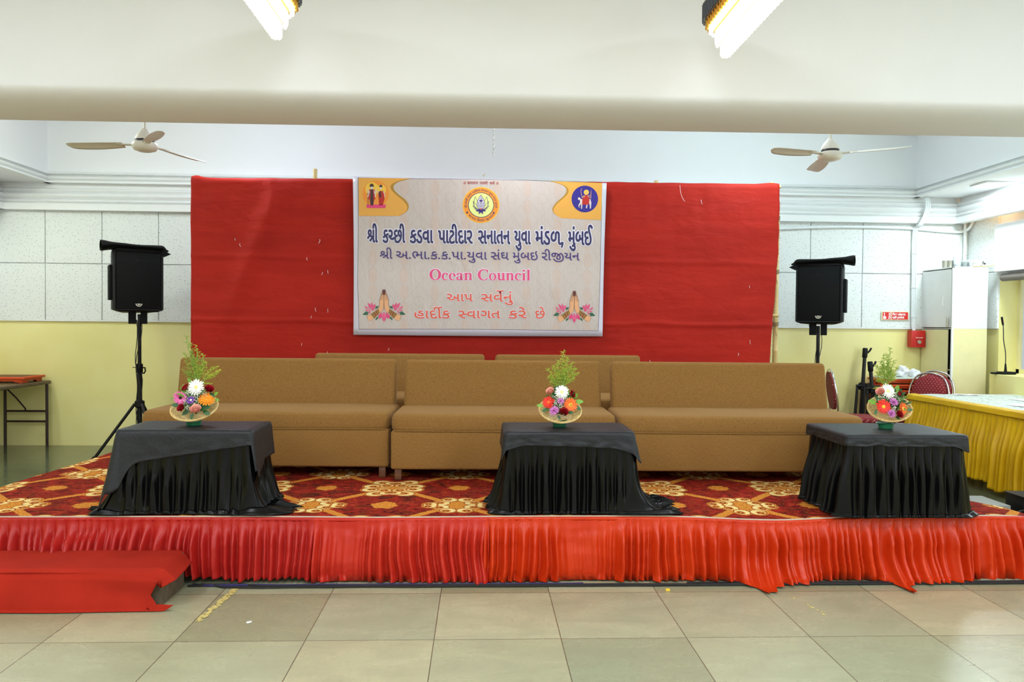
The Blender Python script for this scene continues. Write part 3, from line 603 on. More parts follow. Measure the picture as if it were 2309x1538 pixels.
'g58':'119,0 ~-17,0 ~-31,8 -11,10 ~-9,10 ~-6,25 0,21 0,262 ~0,30 ~13,45 20,16 ~12,10 ~34,11 22,0 ~44,0 ~77,-49 39,-44 -30,-23 ~-19,22 ~-42,36 ~-43,22 -23,0 ~-13,0 ~-22,-6 -9,-8 ~-11,-9 ~-9,-35 0,-32 0,-246 ~0,-14 ~3,-12 3,-4 ~5,-7 ~22,-3 10,0 -4,-36',
'g51':'326,0 ~-22,0 ~-28,10 -9,8 ~-9,9 ~-7,25 0,22 0,228 41,-6 0,-220 ~0,-14 ~2,-12 4,-4 ~4,-7 ~22,-3 10,0 -4,-36|194,0 ~-28,0 ~-44,26 ~-36,42 -16,24 ~-4,0 -3,0 ~-23,0 ~-24,14 0,16 ~0,12 ~16,13 14,0 ~10,0 ~20,-6 12,-9 ~33,8 ~36,38 0,30 ~0,22 ~-15,25 ~-24,11 -12,0 ~-18,0 ~-16,-16 0,-9 ~0,-9 ~8,-15 ~26,-13 23,-4 -13,-34 ~-42,10 ~-41,36 0,30 ~0,15 ~16,27 ~33,17 25,0 ~23,0 ~42,-21 ~26,-42 0,-32 ~0,-26 ~-24,-44 ~-40,-30 -24,-8 ~20,-28 ~42,-32 27,0 7,0 -5,-38',
'g152':'70,107 ~-12,0 ~-27,21 ~-19,32 0,14 ~0,12 ~14,14 16,0 144,0 0,-36 -90,0 0,-28 ~0,-15 ~-14,-14',
'd60':'294,276 0,-276 -41,0 0,133 ~-15,-5 ~-28,-2 -20,0 ~-21,0 ~-47,7 -16,5 ~-10,-6 -12,-6 ~20,-26 ~56,-54 30,-25 -27,-27 ~-28,24 ~-49,50 ~-38,44 -12,16 ~-10,16 ~-6,18 0,8 ~0,10 ~15,16 17,0 ~12,0 ~19,-11 7,-10 ~11,9 ~7,30 0,15 ~0,15 ~-4,24 -4,8 -100,0 0,35 346,0 0,-35|184,161 ~20,0 ~32,4 17,5 0,106 -113,0 ~4,-9 ~5,-23 0,-15 ~0,-21 ~-9,-31 -9,-11 ~26,-5',
'd44':'0,311 284,0 0,-35 -51,0 0,-276 -41,0 0,149 -90,0 0,-27 ~0,-14 ~-14,-14 -12,0 ~-12,0 ~-26,21 ~-20,30 0,14 ~0,11 ~14,14 17,0 143,0 0,92 -192,0',
'd66':'85,276 0,-276 -41,0 0,276 -44,0 0,35 136,0 0,-35',
'd40':'240,276 0,-276 -40,0 0,164 -54,0 ~-31,0 ~-31,-6 -9,-8 ~-12,-10 0,-22 ~0,-24 ~37,-46 36,-28 -28,-26 ~-22,20 ~-40,40 ~-24,43 0,24 ~0,17 ~14,28 10,10 ~15,12 ~41,12 34,0 64,0 0,76 -200,0 0,35 292,0 0,-35',
'd46':'240,276 0,-276 -41,0 0,96 ~-15,-10 ~-34,-13 -23,0 ~-20,0 ~-33,13 -10,11 ~-12,13 ~-12,37 0,32 0,97 -40,0 0,35 292,0 0,-35|199,276 -119,0 0,-92 ~0,-20 ~3,-24 ~7,-14 5,-6 ~11,-12 26,0 ~20,0 ~34,20 13,12',
'd52':'198,21 -28,-27 ~-29,24 ~-52,50 ~-40,44 -11,16 ~-12,16 ~-6,18 0,8 ~0,10 ~15,16 17,0 ~12,0 ~19,-11 7,-11 ~20,10 ~18,30 0,20 ~0,12 ~-5,22 -3,8 -120,0 0,35 212,0 0,-35 -52,0 ~8,-18 0,-29 ~0,-27 ~-22,-38 ~-38,-27 -24,-10 ~22,-26 ~60,-55',
'd50':'254,276 0,-276 -40,0 0,125 -110,0 0,-19 ~0,-16 ~-15,-14 -9,0 ~-10,0 ~-21,12 ~-18,20 ~-11,22 0,9 ~0,9 ~13,12 17,0 13,0 0,116 -63,0 0,35 306,0 0,-35|214,276 -110,0 0,-116 110,0',
'd79':'85,276 0,-276 -41,0 0,276 -44,0 0,35 136,0 0,-35|45,308 ~-11,39 ~-20,45 ~-25,20 -17,0 ~-11,0 ~-17,-5 -7,-3 -12,37 ~19,7 26,0 ~28,0 ~39,-26 ~31,-61 14,-53',
'd43':'315,276 -52,0 0,-276 -41,0 0,75 ~-15,-10 ~-37,-13 -28,0 ~-39,0 ~-47,40 0,34 ~0,13 ~8,25 10,10 ~-24,9 ~-29,35 0,28 ~0,30 ~41,40 32,0 ~26,0 ~36,-28 0,-22 ~0,-24 -20,-20 -31,19 ~5,5 ~5,12 0,5 ~0,7 ~-10,14 -13,0 ~-14,0 ~-20,-22 0,-18 ~0,-16 ~16,-19 ~24,-9 14,-2 ~14,4 18,0 ~6,0 ~13,0 3,-1 -3,-35 ~-3,0 ~-8,0 -3,0 ~-25,0 ~-28,-20 0,-19 ~0,-21 ~28,-20 22,0 ~26,0 ~38,22 12,14 0,154 -30,0 0,35 123,0',
'd181':'-95,308 ~-11,17 ~-14,38 0,18 ~0,33 ~44,34 34,0 ~16,0 ~26,-6 10,-6 -10,-33 ~-9,5 ~-19,6 -11,0 ~-20,0 ~-21,-23 0,-17 ~0,-17 ~14,-31 12,-18',
'd105':'207,311 41,0 0,-311 -41,0|97,311 41,0 0,-311 -41,0',
}
RUN = {
'શ્રી':'g234:0 g59:720',
'કચ્છી':'g21:0 g138:511 g27:980 g59:1718',
'કડવા':'g21:0 g33:511 g50:992 g57:1569',
'પાટીદાર':'g41:0 g57:568 g31:833 g59:1284 g38:1549 g57:2016 g47:2281',
'સનાતન':'g53:0 g40:711 g57:1257 g36:1522 g40:2094',
'યુવા':'g46:0 g60:594 g50:594 g57:1171',
'મંડળ':'g45:0 g5:594 g33:594 g49:1075',
'મુંબઈ':'g45:0 g60:594 g5:594 g43:594 g10:1328',
'અ':'g7:0',
'ભા':'g44:0 g57:809',
'ક':'g21:0',
'પા':'g41:0 g57:568',
'સંઘ':'g53:0 g5:711 g24:711',
'મુંબઇ':'g45:0 g60:594 g5:594 g43:594 g9:1328',
'રીજીયન':'g47:0 g59:445 g443:710 g46:1702 g40:2296',
'આપ':'g8:0 g41:1148',
'સર્વેનું':'g53:0 g50:711 g65:1288 g131:1288 g40:1288 g60:1834 g5:1834',
'હાર્દીક':'g54:0 g57:633 g38:898 g411:1365 g21:1630',
'સ્વાગત':'g165:0 g50:529 g57:1106 g23:1371 g36:2025',
'કરે':'g21:0 g47:511 g65:956',
'છે':'g27:0 g65:738',
'સત્યમ':'g53:0 g148:711 g46:1079 g45:1673',
'શિવમ':'g58:0 g51:265 g50:942 g45:1519',
'સુન્દરમ':'g53:0 g60:711 g152:711 g38:1063 g47:1530 g45:1975',
'सनातन':'d60:0 d44:676 d66:1231 d40:1490 d44:2060',
'परमो':'d46:0 d52:568 d50:977 d79:1575',
'धर्म':'d43:0 d50:615 d181:1213',
'॥':'d105:0',
}
# ------------------------------------------------------------------ the room
XL, XR, YB, YR = -5.75, 6.03, 9.12, -6.0
_t = bpy.data.materials.new('pane_glass'); _t.use_nodes = True
_n = _t.node_tree; _n.nodes.clear()
_o = _n.nodes.new('ShaderNodeOutputMaterial'); _x = _n.nodes.new('ShaderNodeMixShader'); _a = _n.nodes.new('ShaderNodeBsdfTransparent'); _g = _n.nodes.new('ShaderNodeBsdfGlossy')
_g.inputs['Roughness'].default_value = 0.05; _x.inputs[0].default_value = 0.06
_n.links.new(_a.outputs[0], _x.inputs[1]); _n.links.new(_g.outputs[0], _x.inputs[2]); _n.links.new(_x.outputs[0], _o.inputs[0])
M_PANE = _t

struct(MB().box(XL - 0.3, XR + 0.6, YR - 0.3, YB + 0.3, -0.2, 0.0).build('floor', M_FLOOR))
DADO = 1.482
b = MB().box(XL - 0.3, XR + 0.3, YB, YB + 0.2, 0, DADO, 0).box(XL - 0.3, XR + 0.3, YB, YB + 0.2, DADO, 3.95, 1)
wall_back = struct(b.build('wall_back', [M_YEL, M_WHITE]))
b = MB().box(XL - 0.2, XL, YR, YB, 0, DADO, 0).box(XL - 0.2, XL, YR, YB, DADO, 3.95, 1)
wall_left = struct(b.build('wall_left', [M_YEL, M_WHITE]))
WIN = ((4.8, 8.53, 0.97, 2.1), (-2.0, 3.0, 1.1, 2.75))  # second opening is unseen, cut to admit the added hall daylight
b = MB(); th = 0.26
ys = [YR, -2.0, 3.0, 4.8, 8.53, YB]
for i in range(5):
    y0, y1 = ys[i], ys[i + 1]
    hole = {1: WIN[1], 3: WIN[0]}.get(i)
    if not hole:
        b.box(XR, XR + th, y0, y1, 0, DADO, 0).box(XR, XR + th, y0, y1, DADO, 3.95, 1)
    else:
        b.box(XR, XR + th, y0, y1, 0, hole[2], 0).box(XR, XR + th, y0, y1, hole[3], 3.95, 1)
        for q0, q1 in ((y0, y0 + 0.001), (y1 - 0.001, y1)): b.box(XR, XR + th, q0, q1, hole[2], hole[3], 0)
struct(b.build('wall_right', [M_YEL, M_WHITE]))
struct(MB().box(XL, XR, YR - 0.2, YR, 0, 3.95).build('wall_rear', M_WHITE))
struct(MB().box(XL - 0.2, XR + 0.26, YR - 0.2, 4.95, 3.9, 4.1).build('ceiling_hall', M_WHITE))
struct(MB().box(XL - 0.2, XR + 0.26, 4.95, YB + 0.2, 3.85, 4.1).build('ceiling_bay', M_WHITE))
for k, (y0, y1, z0, z1) in enumerate(WIN):
    o = struct(MB().box(XR + 0.228, XR + 0.234, y0 + 0.05, y1 - 0.05, z0 + 0.05, z1 - 0.05).build('window_%d' % (k + 1), M_PANE))
    b = MB(); w = 0.05; x0, x1 = XR + 0.215, XR + 0.25
    b.box(x0, x1, y0, y1, z0, z0 + w).box(x0, x1, y0, y1, z1 - w, z1)
    for j in range(4):
        yy = y0 + (y1 - y0 - w) * j / 3; b.box(x0, x1, yy, yy + w, z0, z1)
    b.build('window_frame', M_CREAMPAINT, o)

# dropped beam across the mouth of the stage bay, lower edges rounded
prof = [(4.7, 3.9)] + [(5.05 - 0.35 * cos(a), 2.923 - 0.1 * sin(a)) for a in [pi / 2 * i / 16 for i in range(17)]] + [(5.18, 2.823), (5.18, 3.9)]
b = MB(); n = len(prof); vs = []
for x, dz in ((XL, -0.018), (0.17, 0.0), (XR, 0.022)):
    vs += [(x, y, z + (dz if z < 3.8 else 0)) for y, z in prof]
fs = [(i + k * n, i + 1 + k * n, i + 1 + (k + 1) * n, i + (k + 1) * n) for k in range(2) for i in range(n - 1)]
struct(b.add(vs, fs).build('trim_1', M_WHITE))

# masses above the side soffits
struct(MB().box(5.36, XR, 5.18, YB, 3.085, 3.85).build('ceiling_soffit_right', M_WHITE))
struct(MB().box(XL, -5.09, 5.18, YB, 3.085, 3.85).build('ceiling_soffit_left', M_WHITE))


def bulge(z0, z1, base, amp, n=7):
    return [(base + amp * sin(pi * (i / n)) ** 0.8 * (0.35 + 0.65 * (i / n) ** 0.5) if 0 < i < n else base, z0 + (z1 - z0) * i / n) for i in range(n + 1)]


LOW = [(0, 2.767), (0.10, 2.767), (0.10, 2.842), (0.070, 2.848)] + bulge(2.849, 2.891, 0.070, 0.034) + [(0.05, 2.895)] + bulge(2.897, 2.973, 0.05, 0.048) + [(0.034, 2.978)] + bulge(2.980, 3.03, 0.034, 0.034) + [(0.028, 3.034), (0.028, 3.088)]
UPP = [(0.0, 3.083), (0.105, 3.083), (0.105, 3.094), (0.095, 3.096), (0.095, 3.106), (0.072, 3.110)] + bulge(3.112, 3.163, 0.072, 0.036) + [(0.076, 3.166), (0.096, 3.172), (0.076, 3.179), (0.096, 3.184), (0.08, 3.19)] + [(0.076 - 0.06 * (i / 6) ** 0.6, 3.192 + 0.038 * i / 6) for i in range(7)] + [(0.0, 3.232)]


def cornice(name, prof, p0, p1, out, m=M_GYPSUM):
    n = len(prof); vs = []
    for p in (p0, p1): vs += [(p[0] + out[0] * o, p[1] + out[1] * o, z) for o, z in prof]
    fs = [(i, i + 1, i + 1 + n, i + n) for i in range(n - 1)] + [tuple(range(n)), tuple(range(2 * n - 1, n - 1, -1))]
    return struct(MB().add(vs, fs).build(name, m, sharp=28))


cornice('trim_2', LOW, (-5.64, YB), (5.93, YB), (0, -1))
cornice('trim_3', UPP, (-5.09, YB), (5.36, YB), (0, -1))
cornice('trim_4', LOW, (5.90, YB - 0.06), (5.90, 5.2), (-1, 0))
cornice('trim_5', UPP, (5.40, YB), (5.40, 5.2), (-1, 0))
cornice('trim_6', LOW, (-5.63, YB - 0.06), (-5.63, 5.2), (1, 0))
cornice('trim_7', UPP, (-5.13, YB), (-5.13, 5.2), (1, 0))

# pinholed acoustic boards on the upper walls
b = MB(); x0 = -5.114 - 0.6535; g = 0.004
for k in range(19):
    xa, xb = max(x0 + 0.6535 * k + g, XL), min(x0 + 0.6535 * (k + 1) - g, XR)
    if xb - xa < 0.02: continue
    for za, zb in ((1.487, 2.146), (2.154, 2.80)): b.rbox(xa, xb, YB - 0.022, YB + 0.005, za, zb, 0.004, 1)
b.build('acoustic_boards', M_PANEL, wall_back)
MB().box(XL, XR, YB - 0.026, YB, 1.472, 1.487).build('edge_strip', M_GYPSUM, wall_back)
wr = bpy.data.objects['wall_right']
b = MB()
for za, zb in ((1.487, 2.146), (2.154, 2.80)): b.rbox(XR - 0.022, XR + 0.005, 8.54, YB - 0.03, za, zb, 0.004, 1)
b.build('acoustic_boards', M_PANEL, wr)
struct(MB().rbox(5.93, XR, 4.3, 8.5, 2.14, 2.69, 0.006, 1).build('trim_8', M_WHITE))       # lintel box over the window
struct(MB().rbox(5.80, XR + 0.15, 7.2, 8.35, 0.0, 0.975, 0.006, 1).build('trim_9', M_YEL))  # ledge under the window
bl = MB(); bl.cyl((5.99, 8.42, 2.075), (5.99, 5.0, 2.075), 0.045, n=14)
tag(bl.build('roller_blind', M_BLIND), 'rolled-up brown roller blind under the white lintel at the right edge', 'blind')

# ------------------------------------------------------------------ stage platform and carpet
ZS = 0.37
tag(MB().box(-3.06, 3.06, 4.45, 7.82, 0, 0.334).build('stage_platform', M_PLATFORM), 'low stage platform under the red floral carpet', 'stage')
LEFT = [(-3.215, 4.365), (-3.215, 5.3), (-3.15, 6.2), (-3.12, 7.85)]
RIGHT = [(3.34, 4.365), (3.31, 4.62), (3.15, 4.9), (3.11, 5.6), (3.1, 7.85)]


def along(L, y):
    for (xa, ya), (xb, yb) in zip(L, L[1:]):
        if y <= yb: return xa + (xb - xa) * (y - ya) / (yb - ya)
    return L[-1][0]


def sag(x):   # the front hem of the carpet dips a little where the platform boards are uneven
    return 0.024 * math.exp(-((x - 1.75) / 0.42) ** 2) + 0.006 * math.exp(-((x + 0.5) / 0.5) ** 2) - 0.003


b = MB()
NU, NV = 120, 60


def cp(top):
    def f(u, v):
        y = 4.365 + (7.85 - 4.365) * v
        y += (1 - v) ** 20 * (-0.004 * n2(u * 30))
        xl, xr = along(LEFT, y) + 0.006 * n2(y * 6), along(RIGHT, y) + 0.008 * n2(y * 7, 3)
        x = xl + (xr - xl) * u
        z = ZS - sag(x) * sstep(4.75, 4.36, y) + 0.0012 * n2(x * 5, y * 5)
        z -= 0.012 * (sstep(0.03, 0, u) + sstep(0.97, 1, u))
        return (x, y, z if top else z - 0.009)
    return f


b.grid(cp(True), NU, NV, 0)
o = len(b.v); b.grid(cp(False), NU, NV, 1)
w = NU + 1
for i in range(NU): b.f.append((i, i + 1, o + i + 1, o + i)); b.m.append(1); j = NV * w + i; b.f.append((j, j + 1, o + j + 1, o + j)); b.m.append(1)
for j in range(NV):
    for i in (0, NU): q = j * w + i; b.f.append((q, q + w, o + q + w, o + q)); b.m.append(1)
tag(b.build('stage_carpet', [M_CARPET, M_EDGE]), 'red carpet with gold floral scrolls covering the stage top', 'carpet')


# pleated satin along the stage front
def skirt_piece(name, x0, x1, mat, label, seed, ztop, zbot, tails=(), flat=(), depth=0.05, yf=4.352, swag=None):
    rr = random.Random(seed); edges = [x0]
    while edges[-1] < x1: edges.append(edges[-1] + rr.choice((rr.uniform(0.022, 0.04), rr.uniform(0.035, 0.065), rr.uniform(0.05, 0.09))))
    amps = [rr.uniform(0.6, 1.0) * min(1.0, 0.25 + w_ / 0.085) for w_ in [b_ - a_ for a_, b_ in zip(edges, edges[1:])] + [0.05]]; slant = [rr.uniform(-0.05, 0.05) for _ in edges]
    def pleat(x, v):
        xx = x + 0.05 * n2(x * 1.7, v * 1.1, seed) * v + 0.012 * n2(x * 7, v * 1.8, seed + 5) * v
        import bisect
        i = max(0, min(len(edges) - 2, bisect.bisect(edges, xx) - 1))
        t = (xx - edges[i]) / (edges[i + 1] - edges[i]); t = max(0, min(1, t + slant[i] * 0))
        return amps[i] * fold(t, amps[i], v, i * 0.37)
    def f(u, v):
        x = x0 + (x1 - x0) * u
        fl = 0.0
        for fx, fw in flat: fl = max(fl, math.exp(-((x - fx) / fw) ** 4))
        ta = 0.0
        for tx, tw, tl in tails: ta += tl * math.exp(-((x - tx) / tw) ** 2)
        zt = ztop(x); zb = zbot(x) - 0.02 * n2(x * 7, seed)
        p = pleat(x, v)
        a = depth * (0.16 + 0.84 * sstep(0.03, 0.45, v)) * (1 - 0.75 * fl)
        y = yf - 0.004 - 0.03 * sstep(0, 0.9, v) - a * p - 0.012 * n2(x * 2.2, v * 2, seed) - 0.007 * v * n2(x * 22, v * 2.2, seed) - 0.003 * n2(x * 9 + v * 5, v * 7 - x * 3, seed + 2)
        z = zt - (zt - zb) * v
        if ta > 0:
            k = sstep(0.45, 1.0, v)
            y -= ta * k * k; z = max(0.006 + 0.02 * p * (1 - k), z - ta * 0.5 * k * (1 - sstep(0.85, 1, v)) )
            if v > 0.93: z = 0.008 + 0.012 * p
        # hem rolls under
        y += 0.012 * n2(x * 12, seed) * sstep(0.93, 1.0, v) * (1 if ta < 0.02 else 0)
        if swag and swag[0] < x < swag[1]:
            q = sin(pi * (x - swag[0]) / (swag[1] - swag[0]))
            y -= 0.05 * q * sstep(0.2, 0.7, v); z += 0.03 * q * v * sin(14 * v + 6 * (x - swag[0]))
        return (x, y, z)
    b = MB(); b.grid(f, int((x1 - x0) / 0.0055), 36)
    b.grid(lambda u, v: (x0 + (x1 - x0) * u, yf - 0.003 - 0.006 * sin(pi * v) - 0.002 * n2(u * 400, v), ztop(x0 + (x1 - x0) * u) + 0.004 - 0.024 * v), int((x1 - x0) / 0.012), 4)
    return tag(b.build(name, mat, sharp=180, solid=0.002), label, 'stage skirt', 'satin skirts along the stage front')


zt = lambda x: 0.362 - sag(x)
skirt_piece('stage_skirt', -3.25, -0.94, M_CRIMSON, 'crimson pleated satin skirt on the left part of the stage front, behind the covered step', 3, zt, lambda x: 0.035 + 0.01 * sin(x * 2), (), (), 0.075, swag=(-2.55, -1.95))
skirt_piece('stage_skirt', -0.96, 0.06, M_SCARLET, 'scarlet pleated satin skirt on the stage front, left of its knotted seam', 11, zt, lambda x: 0.03, ((0.02, 0.05, 0.05),), ((-0.75, 0.12),), 0.075)
skirt_piece('stage_skirt', 0.02, 3.36, M_ORED, 'long orange-red pleated satin skirt on the right part of the stage front', 23, zt, lambda x: 0.025 + 0.03 * sstep(1.9, 2.2, x) * sstep(2.35, 2.1, x) + 0.035 * sstep(2.85, 3.0, x), ((1.63, 0.09, 0.2), (1.85, 0.12, 0.08), (2.44, 0.05, 0.16), (2.65, 0.2, 0.07)), ((0.62, 0.16),), 0.075)

# ------------------------------------------------------------------ covered step at the left
t = empty('step_block', (-2.3, 4.1, 0), 0, 'rough grey block step poking out of its red felt cover', 'step')
MB().rbox(-0.75, 0.655, -0.14, 0.17, 0.0, 0.195, 0.008, 2).build('block', M_BLOCK, t)


def felt(u, v):
    # v runs from the back edge of the top, over the front, to the floor
    x = -3.05 + 1.43 * u
    e = sstep(0.8, 1.0, u)
    path = [(4.275, 0.2), (4.27, 0.203), (4.1, 0.205), (3.955, 0.206), (3.925, 0.196), (3.905, 0.16), (3.90, 0.08), (3.893, 0.012), (3.88, 0.006)]
    k = v * (len(path) - 1); i = min(int(k), len(path) - 2); f = k - i
    y = path[i][0] * (1 - f) + path[i + 1][0] * f; z = path[i][1] * (1 - f) + path[i + 1][1] * f
    low = sstep(0.45, 0.9, v)
    if z > 0.19: z += 0.004 * n2(x * 4, y * 4)
    else: y -= 0.012 * n2(x * 3, z * 9) + 0.008 * sin(x * 5 + z * 20)
    # torn right end: hangs past the block on top, cut back at the front, a flap on the floor
    edge = [0.02, 0.02, 0.045, 0.055, 0.035, -0.01, -0.055, -0.01, 0.07]
    ex = edge[i] * (1 - f) + edge[i + 1] * f
    x += ex * sstep(0.9, 1.0, u)
    z -= 0.06 * sstep(0.955, 1.0, u) * (1 - low) * (1 if ex > 0 else 0)
    if z < 0.02 and u > 0.95: z = 0.006 + 0.03 * sstep(0.97, 1, u)
    return (x, y, max(z, 0.005))


b = MB(); b.grid(felt, 140, 90)
tag(b.build('step_cover', M_FELT, sharp=180, solid=0.003), 'red felt cloth draped over the low step at the lower left', 'cloth')

# black cables lying along the foot of the stage
cab = [(-1.62, 1.2, 4.222, M_CABLE, 'black cable on the floor along the left foot of the stage'), (-1.6, 3.6, 4.240, M_CABLE, 'black cable running the whole foot of the stage front'),
       (-1.6, 0.6, 4.256, M_CABLEBLUE, 'violet cable on the floor beside black cables left of centre'), (0.5, 3.7, 4.226, M_CABLE, 'black cable on the floor under the orange-red skirt'), (1.2, 3.7, 4.258, M_CABLE, 'black cable nearest the orange-red skirt hem at right')]
for k, (xa, xb, y, m, lab) in enumerate(cab):
    P = [(xa + (xb - xa) * i / 40, y + 0.009 * n2(i * 0.25, k * 7.1) + (0.03 * (i < 3) if k < 2 else 0), 0.009) for i in range(41)]
    tag(MB().tube(P, 0.0058, 7).build('floor_cable', m), lab, 'cable', 'cables along the stage foot')
# worn tape and a scrap on the floor
rr = random.Random(5)


def flakes(name, p0, p1, w, n, label):
    b = MB()
    for i in range(n):
        t_ = rr.random(); cx = p0[0] + (p1[0] - p0[0]) * t_ + rr.uniform(-w, w) * 0.5; cy = p0[1] + (p1[1] - p0[1]) * t_
        r = rr.uniform(0.3, 1) * w * 0.55; k = 7
        vs = [(cx + r * rr.uniform(0.5, 1.1) * cos(2 * pi * j / k), cy + r * 1.5 * rr.uniform(0.5, 1.1) * sin(2 * pi * j / k), 0.001 + 0.00003 * i) for j in range(k)]
        b.add(vs, [tuple(range(k))])
    return tag(b.build(name, M_TAPE), label, 'tape mark', kind='stuff')


flakes('tape_residue', (-1.345, 4.24), (-1.385, 3.75), 0.03, 90, 'worn yellow tape line on the floor tiles right of the covered step')
flakes('tape_residue', (1.72, 4.1), (1.80, 3.78), 0.018, 16, 'faint broken yellow tape traces on the tiles right of centre')
b = MB(); k = 9
b.add([(-1.13 + 0.013 * rr.uniform(0.7, 1.2) * cos(2 * pi * j / k), 3.745 + 0.018 * rr.uniform(0.7, 1.2) * sin(2 * pi * j / k), 0.003) for j in range(k)], [tuple(range(k))])
tag(b.build('paper_scrap', M_PAPER, solid=0.001), 'tiny white paper scrap on the floor tiles at lower left', 'scrap')
b = MB().rbox(-0.012, 0.012, -0.008, 0.008, 0, 0.012, 0.003, 2)
tag(b.build('tape_scrap', M_YCENT, loc=(1.063, 4.155, 0)), 'tiny yellow scrap lying beside the cables near centre', 'scrap')
# ------------------------------------------------------------------ sofas
def make_sofa(name, x0, x1, yf, label, dz=0.0, rz=0.0, back=0.0):
    w = (x1 - x0); h = w / 2
    t = empty(name, ((x0 + x1) / 2, yf + 0.36, ZS + 0.002), rz, label, 'sofa', 'tan sofas on the stage')
    f = -0.36   # front of the base
    b = MB().rbox(-h, h, f, f + 0.62, 0.078, 0.352, 0.018, 3)
    b.build('base', M_SOFA, t)
    # seat cushion with a rolled front and rounded plan corners
    def seat(u, v):
        a = 2 * pi * u
        ca, sa = cos(a), sin(a)
        e = 0.16
        hx, hy = h + 0.004, 0.345
        x = hx * (abs(ca) ** e) * (1 if ca >= 0 else -1); y = hy * (abs(sa) ** e) * (1 if sa >= 0 else -1)
        prof = [(0.0, 0.352), (0.985, 0.352), (1.0, 0.368), (1.004, 0.40), (0.998, 0.432), (0.978, 0.456), (0.94, 0.468), (0.85, 0.473), (0.6, 0.477), (0.3, 0.478), (0.0, 0.478)]
        k = v * (len(prof) - 1); i = min(int(k), len(prof) - 2); g = k - i
        s_ = prof[i][0] * (1 - g) + prof[i + 1][0] * g; z = prof[i][1] * (1 - g) + prof[i + 1][1] * g
        ins = (1 - s_) * 0.35
        if s_ > 0.8: xx = x - (1 if x > 0 else -1) * min(ins, abs(x)); yy = y - (1 if y > 0 else -1) * min(ins, abs(y))
        else:
            q = s_ / 0.8; xx = (x - (1 if x > 0 else -1) * min(0.07, abs(x))) * q; yy = (y - (1 if y > 0 else -1) * min(0.07, abs(y))) * q
        z += 0.004 * n2(xx * 3 + x0, yy * 3)
        return (xx, f + 0.345 + yy, z)
    b = MB(); b.grid(seat, 96, 30, closeu=True); b.build('seat_cushion', M_SOFA, t, sharp=60)
    # piping where the seat meets the base
    b = MB().tube([(-h + 0.02, f - 0.002, 0.353), (0, f - 0.003, 0.350), (h - 0.02, f - 0.002, 0.353)], 0.004, 6); b.build('piping', M_SOFA, t)
    # leaning backrest slab
    b = MB(); b.rbox(-h + 0.03, h - 0.03, -0.06, 0.07, 0.0, 0.40, 0.035, 4)
    T = Matrix.Translation((0, f + 0.60, 0.43)) @ Matrix.Rotation(radians(-12), 4, 'X')
    b.v = [tuple(T @ Vector(p)) for p in b.v]
    b.build('backrest', M_SOFA, t)
    for sx in (-1, 1):
        for y in (f + 0.05, f + 0.54):
            MB().rbox(sx * (h - 0.05) - 0.024, sx * (h - 0.05) + 0.024, y - 0.022, y + 0.022, 0.0, 0.085, 0.004, 2).build('leg', M_LEGWOOD, t)
    return t


make_sofa('sofa', -2.42, -0.642, 5.445, 'front-row tan sofa at the left, behind the left black-draped table', rz=radians(-1.2))
make_sofa('sofa', -0.622, 0.985, 5.33, 'front-row tan sofa in the middle, partly behind the middle black-draped table', rz=radians(-0.6))
make_sofa('sofa', 1.0, 2.77, 5.27, 'front-row tan sofa at the right, behind the right black-draped table', rz=radians(-1.2))
make_sofa('sofa', -1.58, 0.075, 6.52, 'back-row tan sofa at the left, only its top showing under the banner')
make_sofa('sofa', 0.115, 1.56, 6.50, 'back-row tan sofa at the right, only its top showing behind the middle flowers')


# ------------------------------------------------------------------ low tables under black cloths
def round_rect(w, d, r, s):
    """point and outward normal on a rounded rectangle, s in 0..1, starting at the front left corner, going along the front"""
    a, c = w / 2 - r, d / 2 - r
    L = [2 * a, pi * r / 2, 2 * c, pi * r / 2] * 2; tot = sum(L); q = (s % 1.0) * tot
    segs = [((-a, -c - r), (1, 0), (0, -1)), ((a, -c), -pi / 2), ((a + r, -c), (0, 1), (1, 0)), ((a, c), 0.0), ((a, c + r), (-1, 0), (0, 1)), ((-a, c), pi / 2), ((-a - r, c), (0, -1), (-1, 0)), ((-a, -c), pi)]
    for i, l in enumerate(L):
        if q <= l or i == 7:
            g = segs[i]
            if i % 2 == 0: return (g[0][0] + g[1][0] * q, g[0][1] + g[1][1] * q), g[2], q
            an = g[1] + (q / l) * pi / 2
            return (g[0][0] + r * cos(an), g[0][1] + r * sin(an)), (cos(an), sin(an)), q
        q -= l


